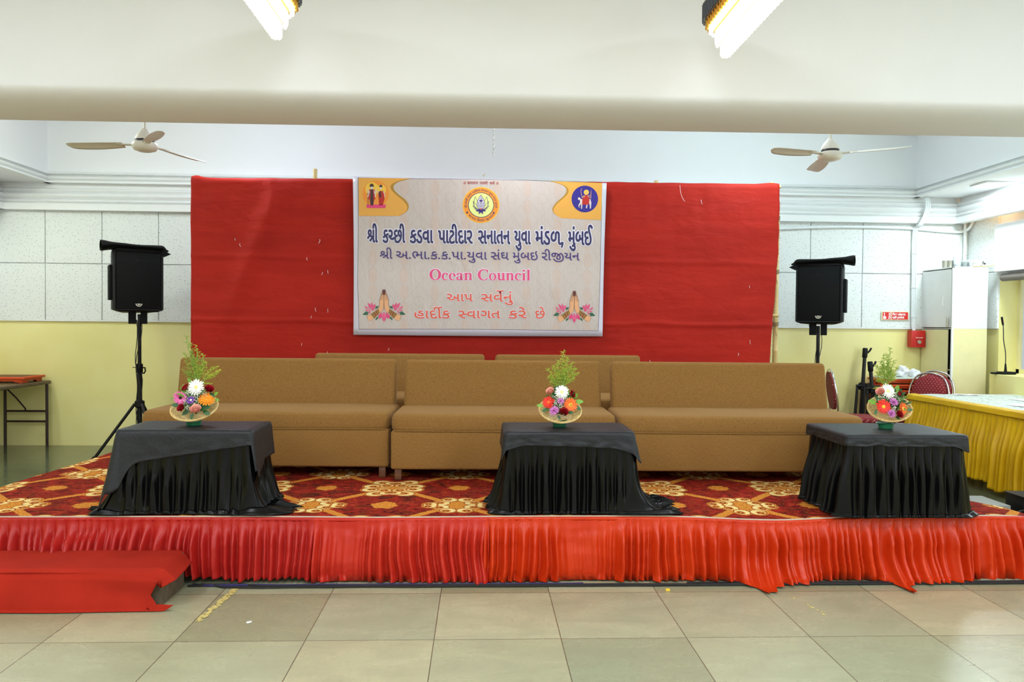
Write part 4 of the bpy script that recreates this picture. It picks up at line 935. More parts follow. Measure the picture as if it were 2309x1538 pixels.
def draped_table(loc, rz, w, d, h, drop, flare, label, seed, npl=38, puddle=None, tight=1.0):
    t = empty('draped_table', loc, rz, label, 'table', 'black-draped low tables')
    rr = random.Random(seed)
    r = 0.03
    # cover: flat top, rounded edge, plain valance
    NS = 360
    rows = [0.0, 0.15, 0.35, 0.55, 0.75, 0.9, 0.97]
    def cov(u, v):
        (x, y), (nx, ny), _ = round_rect(w, d, r, u)
        k = v * 24
        if k <= 8:
            q = k / 8; z = h + 0.0012 * n2(x * q * 9, y * q * 30, seed) - 0.003 * sstep(0.95, 1, q)
            return (x * q, y * q, z)
        q = (k - 8) / 16; D = drop(x / (w / 2), y / (d / 2), nx, ny)
        cor = abs(nx * ny) * 2
        o = 0.006 * sstep(0, 0.12, q) + flare(x / (w / 2), y / (d / 2), nx, ny)[0] * 0.5 * (D * q / h) ** 1.3 + 0.006 * q * n2(x * 16 + y * 11, q * 3, seed) + 0.016 * cor * q * D / 0.2
        return (x + nx * o, y + ny * o, h - 0.004 - D * q * 0.99)
    b = MB(); b.grid(cov, NS, 24, closeu=True); b.build('table_cover', M_BLACKCLOTH, t, sharp=180, solid=0.002)
    # pleated satin skirt
    edges = [0.0]
    while edges[-1] < 1.0: edges.append(edges[-1] + rr.uniform(0.65, 1.4) / npl)
    edges = [e / edges[-1] for e in edges]; am = [rr.uniform(0.45, 1.0) for _ in edges]
    import bisect
    def ple(s, v):
        s2 = s + (0.005 * n2(s * 30, v * 1.6, seed) + 0.0015 * n2(s * 90, v * 3, seed)) * v
        s2 %= 1.0
        i = max(0, min(len(edges) - 2, bisect.bisect(edges, s2) - 1)); g = (s2 - edges[i]) / (edges[i + 1] - edges[i])
        return am[i] * fold(g, am[i], v, i * 0.41)
    def sk(u, v):
        (x, y), (nx, ny), _ = round_rect(w - 0.030, d - 0.030, r, u)
        X_, Y_ = x / (w / 2), y / (d / 2)
        fl, pud = flare(X_, Y_, nx, ny)
        D = drop(X_, Y_, nx, ny) - 0.015
        p = ple(u, v)
        zt = h - D
        k = min(1.0, v / 0.86)
        o = fl * (0.25 * k + 0.75 * k ** 3) * (1 - D / h * 0.4) * (0.86 + 0.28 * p + 0.07 * sin(u * npl * 13.7)) + (0.013 + 0.030 * tight * sstep(0, 0.7, k)) * p + fl * 0.5 * (D / h) ** 1.3
        z = zt - (zt - 0.02) * (1 - (1 - k) ** (1.0 + min(1.2, fl * 3.2)))
        if v > 0.86:
            q = (v - 0.86) / 0.14
            o += pud * q * (0.75 + 0.4 * p) + 0.012 * q * n2(u * 60, q, seed)
            z = 0.02 * (1 - q) + 0.006 + (0.006 + 0.22 * pud * (1 - q)) * p + 0.10 * pud * (1 - q * 0.7) * abs(sin(u * npl * 9.1 + q)) * 0.5 + 0.005 * abs(n2(u * 50, q * 4, seed))
        oy = o if ny > 0 else min(o, 0.04) + max(0.0, o - 0.04) * 0.22     # the cloth stays on the stage in front
        return (x + nx * o, y + ny * oy, z)
    b = MB(); b.grid(sk, npl * 18, 40, closeu=True); b.build('pleated_skirt', M_BLACKSATIN, t, sharp=180, solid=0.0015)
    return t


def g2(X_, Y_, cx, cy, s): return math.exp(-((X_ - cx) ** 2 + (Y_ - cy) ** 2) / (s * s))


HT = 0.49
# left table: the cover hangs askew, low on the left, high on the right
draped_table((-1.70, 4.61, ZS), 0, 0.775, 0.42, HT,
             lambda X_, Y_, nx, ny: (0.205 - 0.125 * (X_ + 1) / 2 if ny < -0.4 else 0.15) + 0.17 * g2(X_, Y_, -1, -1, 0.17) + (0.10 if nx < -0.7 else 0) + (0.05 + 0.11 * max(0, -Y_) if nx > 0.7 else 0),
             lambda X_, Y_, nx, ny: (0.022 + 0.075 * g2(X_, Y_, -1, -1, 0.45) + 0.05 * g2(X_, Y_, 1, -1, 0.4) + 0.05 * max(0, -nx) + 0.035 * max(0, nx), 0.012 + 0.06 * g2(X_, Y_, -1, -1, 0.25) + 0.17 * g2(X_, Y_, 1, -0.6, 0.6)),
             'low table at the left under a black cloth whose cover hangs askew', 5)
# middle table: the satin sweeps far out to the right
draped_table((0.53, 4.605, ZS), 0, 0.765, 0.43, HT,
             lambda X_, Y_, nx, ny: 0.085 + 0.012 * X_ + 0.03 * g2(X_, Y_, 1, -1, 0.2) + 0.035 * g2(X_, Y_, -1, -1, 0.2) + 0.06 * sstep(0.4, 0.9, abs(nx)),
             lambda X_, Y_, nx, ny: (0.022 + 0.17 * max(0, nx) ** 1.5 + 0.08 * g2(X_, Y_, 1, -1, 0.35) + 0.05 * max(0, -nx), 0.012 + 0.065 * max(0, nx) + 0.04 * g2(X_, Y_, -1, -1, 0.3)),
             'low table in the middle under a black cloth, its satin trailing out to the right', 9)
draped_table((2.505, 4.565, ZS), radians(1.0), 0.735, 0.54, HT,
             lambda X_, Y_, nx, ny: 0.062 + 0.012 * n2(X_ * 3, Y_ * 3) + 0.04 * g2(X_, Y_, 1, -1, 0.2),
             lambda X_, Y_, nx, ny: (0.026 + 0.03 * g2(X_, Y_, 1, 0, 0.9) + 0.004 * max(0, -nx), 0.006 + 0.07 * g2(X_, Y_, 1, -1, 0.22)),
             'low table at the right under a black cloth, beside the mustard-skirted table', 13, 38, tight=1.7)


# ------------------------------------------------------------------ flower baskets
def orient(n, up=(0, 0, 1)):
    z = Vector(n).normalized(); u = Vector(up)
    x = u.cross(z); x = x.normalized() if x.length > 1e-4 else Vector((1, 0, 0)); y = z.cross(x)
    return Matrix((x, y, z)).transposed().to_4x4()


def daisy(name, parent, pos, nrm, r, mat, cmat, seed, rings=2, npet=19, cr=0.24, cup=0.18, cmat2=None):
    rr = random.Random(seed); T = Matrix.Translation(pos) @ orient(nrm); b = MB()
    for k in range(rings):
        R = r * (1 - 0.2 * k); 
        for i in range(npet):
            a = 2 * pi * (i + 0.5 * k) / npet + rr.uniform(-0.06, 0.06); L = R * rr.uniform(0.9, 1.05); wd = 4.0 * R / npet
            st = []
            for q, ww in ((0.12, 0.4), (0.45, 0.85), (0.72, 1.0), (0.92, 0.8), (1.0, 0.35)):
                z = cup * R * (q ** 1.5) * (0.5 + 0.6 * k) + 0.003 * k - 0.1 * R * max(0, q - 0.7)
                st.append((q * L, wd * ww * 0.5, z))
            vs = []
            for x, w_, z in st: vs += [(x * cos(a) - w_ * sin(a), x * sin(a) + w_ * cos(a), z), (x * cos(a) + w_ * sin(a), x * sin(a) - w_ * cos(a), z)]
            b.add(vs, [(2 * j, 2 * j + 1, 2 * j + 3, 2 * j + 2) for j in range(4)], 0, T)
    o = b.build(name, mat, parent, sharp=180)
    c = MB(); c.ball((0, 0, 0), r * cr, 10, 6, 0, (1, 1, 0.4)); c.v = [tuple(T @ Vector(p) + T.to_3x3() @ Vector((0, 0, 0.12 * cup * r + 0.003))) for p in c.v]
    if cmat2:
        k0 = len(c.v); c.ball((0, 0, 0), r * cr * 0.42, 8, 5, 1, (1, 1, 0.5)); c.v = c.v[:k0] + [tuple(T @ Vector(p) + T.to_3x3() @ Vector((0, 0, 0.12 * cup * r + 0.003 + r * cr * 0.32))) for p in c.v[k0:]]
        c.build('flower_centre', [cmat, cmat2], o)
    else: c.build('flower_centre', cmat, o)
    return o


def rose(parent, pos, nrm, r, mat, seed, name='rose'):
    rr = random.Random(seed); T = Matrix.Translation(pos) @ orient(nrm); b = MB()
    for k, (R, H, n) in enumerate(((0.30, 1.15, 3), (0.55, 1.05, 3), (0.78, 0.95, 4), (1.0, 0.72, 5))):
        for i in range(n):
            a0 = 2 * pi * i / n + k * 0.7 + rr.uniform(-0.1, 0.1); sp = 2 * pi / n * 0.62
            def f(u, v):
                a = a0 + (u - 0.5) * 2 * sp; q = sin(pi * v * 0.5)
                rad = R * r * (0.45 + 0.55 * q + (0.14 * sstep(0.75, 1, v) if k > 1 else 0)) * (1 + 0.06 * k * (0.5 - u))
                edge = 1 - 0.18 * (2 * u - 1) ** 2
                return (rad * cos(a), rad * sin(a), (-0.5 + v * edge * (0.5 + H * 0.5) * 1.1) * r)
            b.grid(f, 5, 5, 0, T=T)
    o = b.build(name, mat, parent, sharp=180)
    s = MB()
    for i in range(5):
        a = 2 * pi * i / 5
        s.add([(0.25 * r * cos(a), 0.25 * r * sin(a), -0.55 * r), (0.85 * r * cos(a - 0.3), 0.85 * r * sin(a - 0.3), -0.25 * r), (1.15 * r * cos(a), 1.15 * r * sin(a), -0.1 * r), (0.85 * r * cos(a + 0.3), 0.85 * r * sin(a + 0.3), -0.25 * r)], [(0, 1, 2, 3)], 0, T)
    s.build('sepals', M_LEAF, o)
    return o


def mum(parent, pos, nrm, r, mat, seed, name='chrysanthemum'):
    rr = random.Random(seed); T = Matrix.Translation(pos) @ orient(nrm); b = MB()
    for k, (el, L, n) in enumerate(((5, 1.0, 20), (25, 0.95, 18), (45, 0.85, 14), (65, 0.7, 9), (82, 0.55, 5))):
        for i in range(n):
            a = 2 * pi * (i + 0.5 * (k % 2)) / n + rr.uniform(-0.1, 0.1); e = radians(el + rr.uniform(-5, 5)); l = L * r * rr.uniform(0.85, 1.1); w_ = 0.09 * r
            d = Vector((cos(a) * cos(e), sin(a) * cos(e), sin(e) * 0.8)); s_ = Vector((-sin(a), cos(a), 0)) * w_; up = Vector((0, 0, 0.1 * r))
            b.add([d * l * 0.15 - s_ * 0.5, d * l * 0.15 + s_ * 0.5, d * l * 0.7 + s_, d * l * 0.7 - s_, d * l + up], [(0, 1, 2, 3), (3, 2, 4)], 0, T)
    return b.build(name, mat, parent, sharp=180)


def leaf(parent, pos, d, up, L, w, mat, name='leaf'):
    d = Vector(d).normalized(); s_ = d.cross(Vector(up)).normalized(); n = s_.cross(d)
    def f(u, v):
        x = v * L; ww = w * sin(pi * min(1, v * 0.96 + 0.02)) ** 0.8
        return Vector(pos) + d * x + s_ * ((u - 0.5) * 2 * ww) + n * (0.12 * ww * abs(u - 0.5) * 2 - 0.25 * L * v * v * 0.5)
    b = MB(); b.grid(f, 4, 8); return b.build(name, mat, parent, sharp=180)


def sprig(parent, p0, p1, seed, yellow=0.5, dens=26, spread=0.03):
    """a goldenrod stem with curling side shoots carrying tiny buds"""
    rr = random.Random(seed); p0, p1 = Vector(p0), Vector(p1); L = (p1 - p0).length
    mid = (p0 + p1) / 2 + Vector((rr.uniform(-.01, .01), rr.uniform(-.01, .01), 0.01))
    S_ = [Vector(q) for q in bez(p0, p0.lerp(mid, 0.7), mid.lerp(p1, 0.4), p1, 16)]
    b = MB(); b.tube(S_, [0.0016 - 0.001 * i / 16 for i in range(17)], 5, 0)
    for i in range(dens):
        q = 0.25 + 0.75 * (i + rr.random()) / dens; k = min(15, int(q * 16)); base = S_[k].lerp(S_[k + 1], q * 16 - k)
        l = spread * (1.25 - q) * rr.uniform(0.6, 1.3) + 0.006; a = rr.uniform(0, 2 * pi)
        side = Vector((cos(a), sin(a) * 0.7, 0)); dd = (p1 - p0).normalized()
        tip = base + side * l + dd * l * rr.uniform(0.5, 1.1); top = base + side * l * 1.35 + dd * l * 0.55
        P = [Vector(x) for x in bez(base, base + dd * l * 0.5 + side * l * 0.3, tip, top, 5)]
        b.tube(P, [0.0008] * 6, 4, 0, caps=False)
        for j in range(7):
            c = P[min(5, 1 + j % 5)] + Vector((rr.uniform(-1, 1), rr.uniform(-1, 1), rr.uniform(-0.3, 1))) * 0.0035
            r_ = rr.uniform(0.0012, 0.0024); b.ball(c, r_, 4, 3, 1 if rr.random() < yellow else 0)
    return b.build('goldenrod_sprig', [M_STEM, M_BUD], parent, sharp=180)


def basket(parent, c, nrm, R, seed):
    T = Matrix.Translation(c) @ orient(nrm); rr = random.Random(seed)
    # woven dish: solid inner bowl plus crossing strands and a plaited rim
    prof = lambda q: (R * (0.30 + 0.70 * q), 0.058 * (q ** 1.6) - 0.05)
    b = MB(); b.lathe([(0.001, -0.052)] + [prof(i / 8)[:2] for i in range(5)], 40, 0, T)
    for k in range(5):
        q = 0.45 + 0.55 * k / 4; r_, z_ = prof(q); n = 72
        P = [T @ Vector(((r_ + 0.002 * (-1) ** (j + k)) * cos(2 * pi * j / n), (r_ + 0.002 * (-1) ** (j + k)) * sin(2 * pi * j / n), z_ + 0.0025 * (-1) ** (j + k))) for j in range(n)]
        b.tube(P, 0.0032, 5, 0, True)
    for s_ in (-1, 1):
        n = 42
        for j in range(n):
            a0 = 2 * pi * j / n; P = []
            for i in range(8):
                q = 0.35 + 0.72 * i / 7; r_, z_ = prof(q); a = a0 + s_ * 0.5 * i / 7
                P.append(T @ Vector((r_ * cos(a), r_ * sin(a), z_ + 0.002)))
            b.tube(P, 0.0032, 4, 0)
    o = b.build('basket', M_WICKER, parent, sharp=60)
    m = MB(); r_, z_ = prof(1.03)
    for ph in (0, 1, 2):
        n = 150
        P = [T @ Vector(((r_ + 0.004 * cos(2 * pi * (j / 7.5 + ph / 3))) * cos(2 * pi * j / n), (r_ + 0.004 * cos(2 * pi * (j / 7.5 + ph / 3))) * sin(2 * pi * j / n), z_ + 0.004 * sin(2 * pi * (j / 7.5 + ph / 3)))) for j in range(n)]
        m.tube(P, 0.0024, 5, 0, True)
    m.build('plaited_rim', M_WICKER, o, sharp=60)
    return o


def arrangement(loc, label, k, base, items, sprigs, bc, brx, bn, seed, tilt=0.42, y0=-0.085, yellow=0.5, rootc=None):
    """items carry crop coordinates; k metres per unit; base = crop point of the pot's foot"""
    t = empty('flower_basket', loc, 0, label, 'flower basket', 'flower baskets on the black tables')
    def lean(x, y, z): return (x + loc[0] * y / loc[1], y, z + (loc[2] - 1.488) * y / loc[1])
    def P(u, v, dy=0.0):
        x = (u - base[0]) * k; z = (base[1] - v) * k
        y = y0 + (z - 0.04) * tilt + dy
        return lean(x, y, z)
    b = MB().lathe([(0.036, 0.0), (0.040, 0.002), (0.045, 0.03), (0.0455, 0.033), (0.03, 0.033)], 28); b.build('pot', M_GREEN, t)
    d = MB().lathe([(0.01, 0.030), (0.05, 0.036), (0.054, 0.042), (0.05, 0.039), (0.012, 0.034)], 28)
    T = Matrix.Rotation(radians(-8), 4, 'Y'); d.v = [tuple(T @ Vector(p)) for p in d.v]
    d.build('dish', M_GREEN, t)
    c = P(*bc); c = lean((bc[0] - base[0]) * k, c[1] + 0.075, (base[1] - bc[1]) * k); c = (c[0], c[1] - 0.075, c[2]); basket(t, (c[0], c[1] + 0.075, c[2]), bn, brx * k, seed)
    foam = MB().ball((c[0], c[1] + 0.065, c[2] + 0.04), brx * k * 0.6, 18, 12, 0, (1.15, 0.5, 0.75)); foam.build('foliage_bed', M_LEAF, t)
    rr = random.Random(seed)
    for it in items:
        kind, u, v, r, mat = it[:5]; nr = it[5] if len(it) > 5 else ((u - bc[0]) * k * 4, -0.8, 0.45 + (bc[1] - v) * k * 2)
        p = P(u, v, -0.012); r *= k; sd = rr.randint(0, 9999)
        if kind == 'g': daisy('gerbera', t, p, nr, r, mat, it[6] if len(it) > 6 else M_YCENT, sd, cmat2=it[7] if len(it) > 7 else None)
        if kind == 'r': rose(t, P(u, v, -0.022), nr, r, mat, sd)
        if kind == 'm': mum(t, p, nr, r, mat, sd)
        if kind == 'o': daisy('purple_orchid', t, p, nr, r, mat, M_GYPS, sd, 1, 7, 0.25, 0.25)
        if kind == 'l': leaf(t, P(u, v, 0.0), (it[5][0], -0.35, it[5][1]), (0, -1, 0.4), r, r * 0.26, mat)
    Tm = orient(bn)
    for i in range(22):
        a = radians(-25 + 230 * i / 21) + rr.uniform(-0.2, 0.2); d_ = Tm.to_3x3() @ Vector((cos(a), sin(a), 0.2 + 0.5 * (i % 3))); q_ = Vector(c) + Vector((0, 0.05, 0.02 + 0.012 * (i % 3))) + d_ * brx * k * 0.3
        leaf(t, q_, d_, Tm.to_3x3() @ Vector((0, 0, 1)), brx * k * rr.uniform(0.34, 0.52), brx * k * 0.13, rr.choice((M_LEAF, M_LEAFL)))
    # baby's breath: a froth nobody could count
    g = MB()
    for (u, v, s_, n) in [i[1:] for i in items if i[0] == 'b']:
        for _ in range(n):
            p = Vector(P(u + rr.gauss(0, s_), v + rr.gauss(0, s_ * 0.8), rr.uniform(-0.03, 0.01))); g.ball(p, rr.uniform(0.0014, 0.0026), 5, 3, 0)
            if _ % 3 == 0: g.tube([p, p + Vector((rr.uniform(-.006, .006), 0.015, -0.015))], 0.0005, 3, 1, caps=False)
    if g.v:
        o = g.build("gypsophila", [M_GYPS, M_STEM], t, sharp=180); o['kind'] = 'stuff'; o['label'] = 'froth of tiny white filler flowers'
    rc = rootc
    for i, s_ in enumerate(sprigs):
        a = P(rc[0] + (s_[0] - rc[0]) * 0.12, rc[1], 0.03); e = lean((s_[0] - base[0]) * k, a[1] + 0.03 + 0.02 * rr.random(), (base[1] - s_[1]) * k)
        sprig(t, a, e, seed * 31 + i, yellow if len(s_) < 3 else s_[2], 24 if len(s_) < 4 else s_[3], 0.022)
    return t


FR = (0, -0.50, 0.87)
arrangement((-1.718, 4.60, ZS + HT + 0.001), 'flower basket on the left black table, with a pink and an amber gerbera', 1 / 2372, (550, 1400), [
    ('g', 585, 860, 122, M_GWHITE, (0, -0.9, 0.35), M_PALE), ('r', 432, 868, 50, M_ROSE, (-0.6, -0.5, 0.7)), ('r', 765, 885, 58, M_ROSE, (0.4, -0.6, 0.75)), ('r', 378, 1160, 50, M_ROSE),
    ('g', 362, 1015, 100, M_GPINK, (0.55, -0.75, 0.2), M_DCENT), ('o', 515, 1048, 68, M_PURPLE), ('g', 730, 1035, 124, M_GAMBER, (0.2, -0.62, 0.75), M_GAMBER), ('r', 575, 1180, 68, M_PEACH, (0.1, -0.7, 0.7)),
    ('b', 560, 965, 63, 105), ('b', 650, 950, 46, 75), ('b', 430, 1060, 34, 45), ('b', 450, 1150, 36, 60), ('b', 590, 1080, 34, 60), ('b', 480, 930, 34, 45),
    ('l', 620, 1160, 190, M_LEAF, (0.9, 0.2)), ('l', 500, 1180, 130, M_LEAF, (-0.7, -0.5)), ('l', 380, 1110, 130, M_LEAF, (-0.9, 0.0)), ('l', 300, 1040, 70, M_LEAFL, (-0.9, 0.3)), ('l', 830, 980, 90, M_LEAFL, (0.7, 0.6)), ('l', 840, 1030, 80, M_LEAFL, (0.9, -0.1)), ('l', 540, 1230, 90, M_LEAF, (-0.2, -0.9)), ('l', 520, 790, 90, M_LEAFL, (-0.5, 0.8)), ('l', 780, 940, 100, M_LEAF, (0.6, -0.4)), ('l', 680, 1200, 120, M_LEAF, (0.8, -0.3))],
    [(440, 100, 0.15), (505, 220, 0.2), (580, 240, 0.7), (610, 300, 0.6), (685, 370, 0.5), (530, 330, 0.3), (705, 470, 0.8), (860, 550, 0.95), (925, 600, 0.95), (835, 660, 0.95), (418, 600, 0.3), (425, 360, 0.3), (490, 640, 0.4), (760, 810, 0.9), (560, 420, 0.6), (640, 560, 0.6), (600, 640, 0.8)], (565, 1164), 308, FR, 41, rootc=(610, 800))
arrangement((0.492, 4.60, ZS + HT + 0.001), 'flower basket on the middle black table, with a bushy upright plume of goldenrod', 1 / 2709, (640, 1400), [
    ('g', 670, 828, 124, M_GWHITE, (0, -0.9, 0.35), M_PALE), ('r', 478, 818, 62, M_PEACH, (-0.4, -0.6, 0.7)), ('r', 840, 862, 56, M_ROSE, (0.7, -0.6, 0.5)), ('g', 455, 1000, 112, M_GRED, (-0.5, -0.8, 0.3), M_GORANGE),
    ('m', 655, 985, 70, M_MAUVE), ('g', 815, 1045, 124, M_GORANGE, (0.2, -0.95, 0.15), M_YCENT, M_DCENT), ('m', 545, 1142, 94, M_MAUVE), ('r', 705, 1162, 66, M_ROSE, (0.1, -0.8, 0.6)),
    ('b', 560, 930, 41, 67), ('b', 640, 900, 46, 75), ('b', 660, 1060, 41, 75), ('b', 560, 1010, 29, 45), ('b', 735, 930, 27, 39),
    ('l', 880, 990, 150, M_LEAFL, (0.95, 0.1)), ('l', 360, 1060, 110, M_LEAFL, (-0.95, 0.15)), ('l', 880, 940, 110, M_LEAFL, (0.4, 0.9)), ('l', 610, 1210, 90, M_LEAF, (0.3, -0.6)), ('l', 760, 1170, 110, M_LEAF, (0.8, 0.1)), ('l', 440, 1100, 110, M_LEAF, (-0.6, -0.3)), ('l', 900, 1060, 110, M_LEAF, (0.7, -0.5)), ('l', 460, 880, 80, M_LEAF, (-0.6, -0.4))],
    [(685, 130, 0.8, 34), (760, 240, 0.8, 30), (850, 320, 0.75, 30), (885, 420, 0.75, 30), (932, 500, 0.75), (600, 290, 0.75, 30), (530, 385, 0.75, 30), (435, 435, 0.8), (470, 560, 0.75), (520, 690, 0.6), (680, 330, 0.75, 30), (740, 430, 0.75, 30), (620, 480, 0.7, 30), (700, 560, 0.7, 30), (560, 620, 0.6), (800, 600, 0.7)], (645, 1143), 340, FR, 57, rootc=(655, 770))
arrangement((2.525, 4.575, ZS + HT + 0.001), 'flower basket on the right black table, leaning to the right', 1 / 2480, (530, 1400), [
    ('g', 550, 828, 124, M_GWHITE, (0.1, -0.9, 0.35), M_PALE), ('r', 432, 840, 58, M_PEACH, (-0.5, -0.6, 0.5)), ('r', 745, 875, 48, M_ROSE, (0.6, -0.6, 0.5)), ('g', 488, 1070, 118, M_GRED, (-0.1, -0.95, 0.15)),
    ('m', 645, 1000, 76, M_MAUVE), ('m', 612, 1175, 76, M_MAUVE), ('g', 790, 1098, 112, M_GORANGE, (0.55, -0.8, 0.1), M_YCENT, M_DCENT), ('r', 735, 1185, 54, M_ROSE),
    ('b', 500, 920, 46, 75), ('b', 665, 860, 39, 60), ('b', 665, 1095, 34, 60), ('b', 790, 950, 46, 75), ('b', 640, 920, 32, 39),
    ('l', 380, 1010, 160, M_LEAFL, (-0.95, 0.25)), ('l', 350, 880, 120, M_LEAF, (0.5, -0.8)), ('l', 390, 930, 120, M_LEAF, (0.2, -0.9)), ('l', 640, 850, 70, M_LEAF, (0.3, 0.8)), ('l', 860, 1110, 80, M_LEAF, (0.9, 0.0)), ('l', 860, 1020, 70, M_LEAF, (0.8, 0.5)), ('l', 680, 1220, 80, M_LEAF, (0.6, -0.4)), ('l', 380, 1110, 90, M_LEAF, (-0.3, -0.7))],
    [(585, 135, 0.2), (522, 240, 0.3), (470, 250, 0.3), (430, 350, 0.35), (378, 420, 0.4), (645, 340, 0.4), (692, 440, 0.4), (360, 520, 0.6), (662, 555, 0.8), (420, 640, 0.7), (540, 330, 0.3), (560, 430, 0.3), (480, 420, 0.35), (600, 470, 0.4), (380, 780, 0.8)], (582, 1105), 300, (-0.26, -0.52, 0.81), 73, rootc=(520, 760), yellow=0.35)
# ------------------------------------------------------------------ red backdrop on its bamboo frame
YD = 7.5


def drape(u, v):
    zt = 2.888 + 0.034 * u + 0.004 * n2(u * 30) + (0.02 * math.exp(-((u - 0.008) / 0.01) ** 2)) + 0.012 * math.exp(-((u - 0.985) / 0.02) ** 2)
    xl = -2.828 + 0.004 * n2(v * 9); xr = 3.0 - 0.07 * sstep(0.15, 0.75, v) + 0.012 * n2(v * 16, 2) - 0.02 * sstep(0.6, 0.75, v) * abs(n2(v * 22, 5))
    x = xl + (xr - xl) * u; z = zt - (zt - 0.42) * v
    y = YD - 0.02 * sin(pi * u) + 0.012 * n2(x * 1.6, z * 0.8) + 0.004 * n2(x * 7, z * 3, 1)
    # a sagging fold from the upper left, and a seam ridge across
    d = (x + 2.25) * 0.93 - (z - 2.1) * 0.36
    y -= 0.045 * math.exp(-(d / 0.10) ** 2) * sstep(1.3, 1.9, z) * sstep(2.95, 2.5, z)
    y -= 0.02 * math.exp(-(((x + 2.05)) / 0.05) ** 2) * sstep(2.2, 2.8, z)
    y -= 0.012 * math.exp(-((z - 1.50 - 0.02 * n2(x * 2)) / 0.012) ** 2)
    y -= 0.006 * math.exp(-((z - 2.12 - 0.03 * n2(x * 1.5, 4)) / 0.02) ** 2)
    y += 0.02 * sstep(0.012, 0, v) + 0.0035 * n2(x * 9, z * 3.5, 2) * sstep(1.8, 2.6, z) + 0.002 * n2(x * 3, z * 16, 8)
    return (x, y, z)


b = MB(); b.grid(drape, 260, 130)
backdrop = tag(b.build('red_backdrop', M_BACK, sharp=180, solid=0.003), 'tall red cloth backdrop stretched behind the sofas', 'backdrop')
lint = MB(); rr = random.Random(12)
for x, z in ((-1.5, 2.0), (-1.55, 1.98), (-1.62, 1.63), (-1.5, 1.62), (-1.66, 1.55), (-1.58, 2.3), (-1.7, 2.12), (-2.4, 2.3), (-2.35, 2.25), (2.2, 2.75), (-1.75, 1.28), (-1.5, 1.2), (-0.9, 1.24), (2.6, 1.22), (1.7, 1.14), (2.72, 1.35), (2.7, 1.9)):
    y = drape((x + 2.828) / 5.82, (2.9 - z) / 2.48)[1] - 0.004
    lint.tube([(x, y, z), (x + rr.uniform(-.004, .006), y - 0.002, z - 0.015), (x + rr.uniform(-.01, .01), y, z - rr.uniform(0.02, 0.045))], 0.0017, 4)
P = bez((1.98, 7.485, 2.89), (1.98, 7.48, 2.82), (2.0, 7.48, 2.76), (2.03, 7.48, 2.73), 10); lint.tube(P, 0.0016, 4)
lint.build('loose_threads', M_PAPER, backdrop)
frg = MB()
for i in range(60):
    z = 2.85 - i * 0.028; v = (2.92 - z) / 2.5; p = drape(1.0, max(0.01, v)); frg.tube([p, (p[0] + rr.uniform(0.004, 0.018), p[1] - 0.003, p[2] + rr.uniform(-0.02, 0.01))], 0.0012, 3)
frg.build('frayed_edge', M_BACK, backdrop)


def pole(x, y, z0, z1, label, r=0.021, lean=0.0, ties=()):
    b = MB(); P = []; R = []
    z = z0; rr = random.Random(int(x * 100))
    nodes = [z0 + 0.3 * i + rr.uniform(-0.03, 0.03) for i in range(1, int((z1 - z0) / 0.3) + 1)]
    zs = sorted([z0, z1] + [q for nz in nodes if z0 + 0.02 < nz < z1 - 0.02 for q in (nz - 0.01, nz, nz + 0.01)])
    for z in zs:
        P.append((x + lean * (z - z0) + 0.004 * n2(z * 1.5, x), y, z)); R.append(r * (1.12 if any(abs(z - n_) < 1e-6 for n_ in nodes) else 1.0))
    b.tube(P, R, 12)
    o = tag(b.build('bamboo_pole', M_BAMBOO), label, 'bamboo pole', 'bamboo poles of the backdrop frame')
    for tz in ties:
        q = MB()
        for k in range(4): q.tube([(x + lean * (tz - z0) + (r + 0.004) * cos(a) * 1.3 - 0.01, y + (r + 0.004) * sin(a), tz + 0.011 * k + 0.006 * sin(a)) for a in [2 * pi * j / 14 for j in range(14)]], 0.004, 5, 0, True)
        q.tube([(x - 0.01, y - r - 0.006, tz), (x - 0.02, y - r - 0.01, tz - 0.05), (x + 0.0, y - r - 0.008, tz - 0.11)], 0.0025, 4)
        q.build('rope_tie', plain('jute_rope', rgb(120, 100, 66), 0.9), o)
    return o


pole(-1.642, 7.56, 0.374, 3.0, 'bamboo pole whose tip shows above the backdrop left of the banner')
pole(1.757, 7.56, 0.374, 2.945, 'bamboo pole whose tip barely shows above the backdrop right of the banner')
pole(2.950, 7.60, 0.374, 2.955, 'dark-topped bamboo pole behind the right corner of the backdrop', 0.023)
pole(3.003, 7.555, 0.374, 2.665, 'pale bamboo pole standing clear at the right edge of the backdrop', 0.026, -0.002, (2.57, 2.03, 1.50))
for z, lab in ((2.87, 'bamboo rail along the top of the backdrop'), (1.57, 'bamboo rail behind the backdrop, its stub showing by the right pole')):
    o = tag(MB().tube([(-2.78 + 5.8 * i / 12, 7.535, z + 0.03 * i / 12) for i in range(13)], 0.018, 10).build('bamboo_rail', M_BAMBOO), lab, 'bamboo pole', 'bamboo poles of the backdrop frame')

# ------------------------------------------------------------------ printed banner
YN = 7.42


def bx(u, v): return (-4.727664 + 4.34647e-3 * u + 3.558e-5 * v, 4.594691 + 5.80718e-5 * u - 4.34079e-3 * v)
# (print units -> metres on the banner: a plain shear-free scale with the small tilt at which it hangs)


def cz(X_, Y_): return bx(780 + X_ / 3.751, 370 + Y_ / 3.751)


banner = empty('welcome_banner', (0, YN, 0), 0, 'white-bordered printed welcome banner with lettering hung on the red backdrop', 'banner')


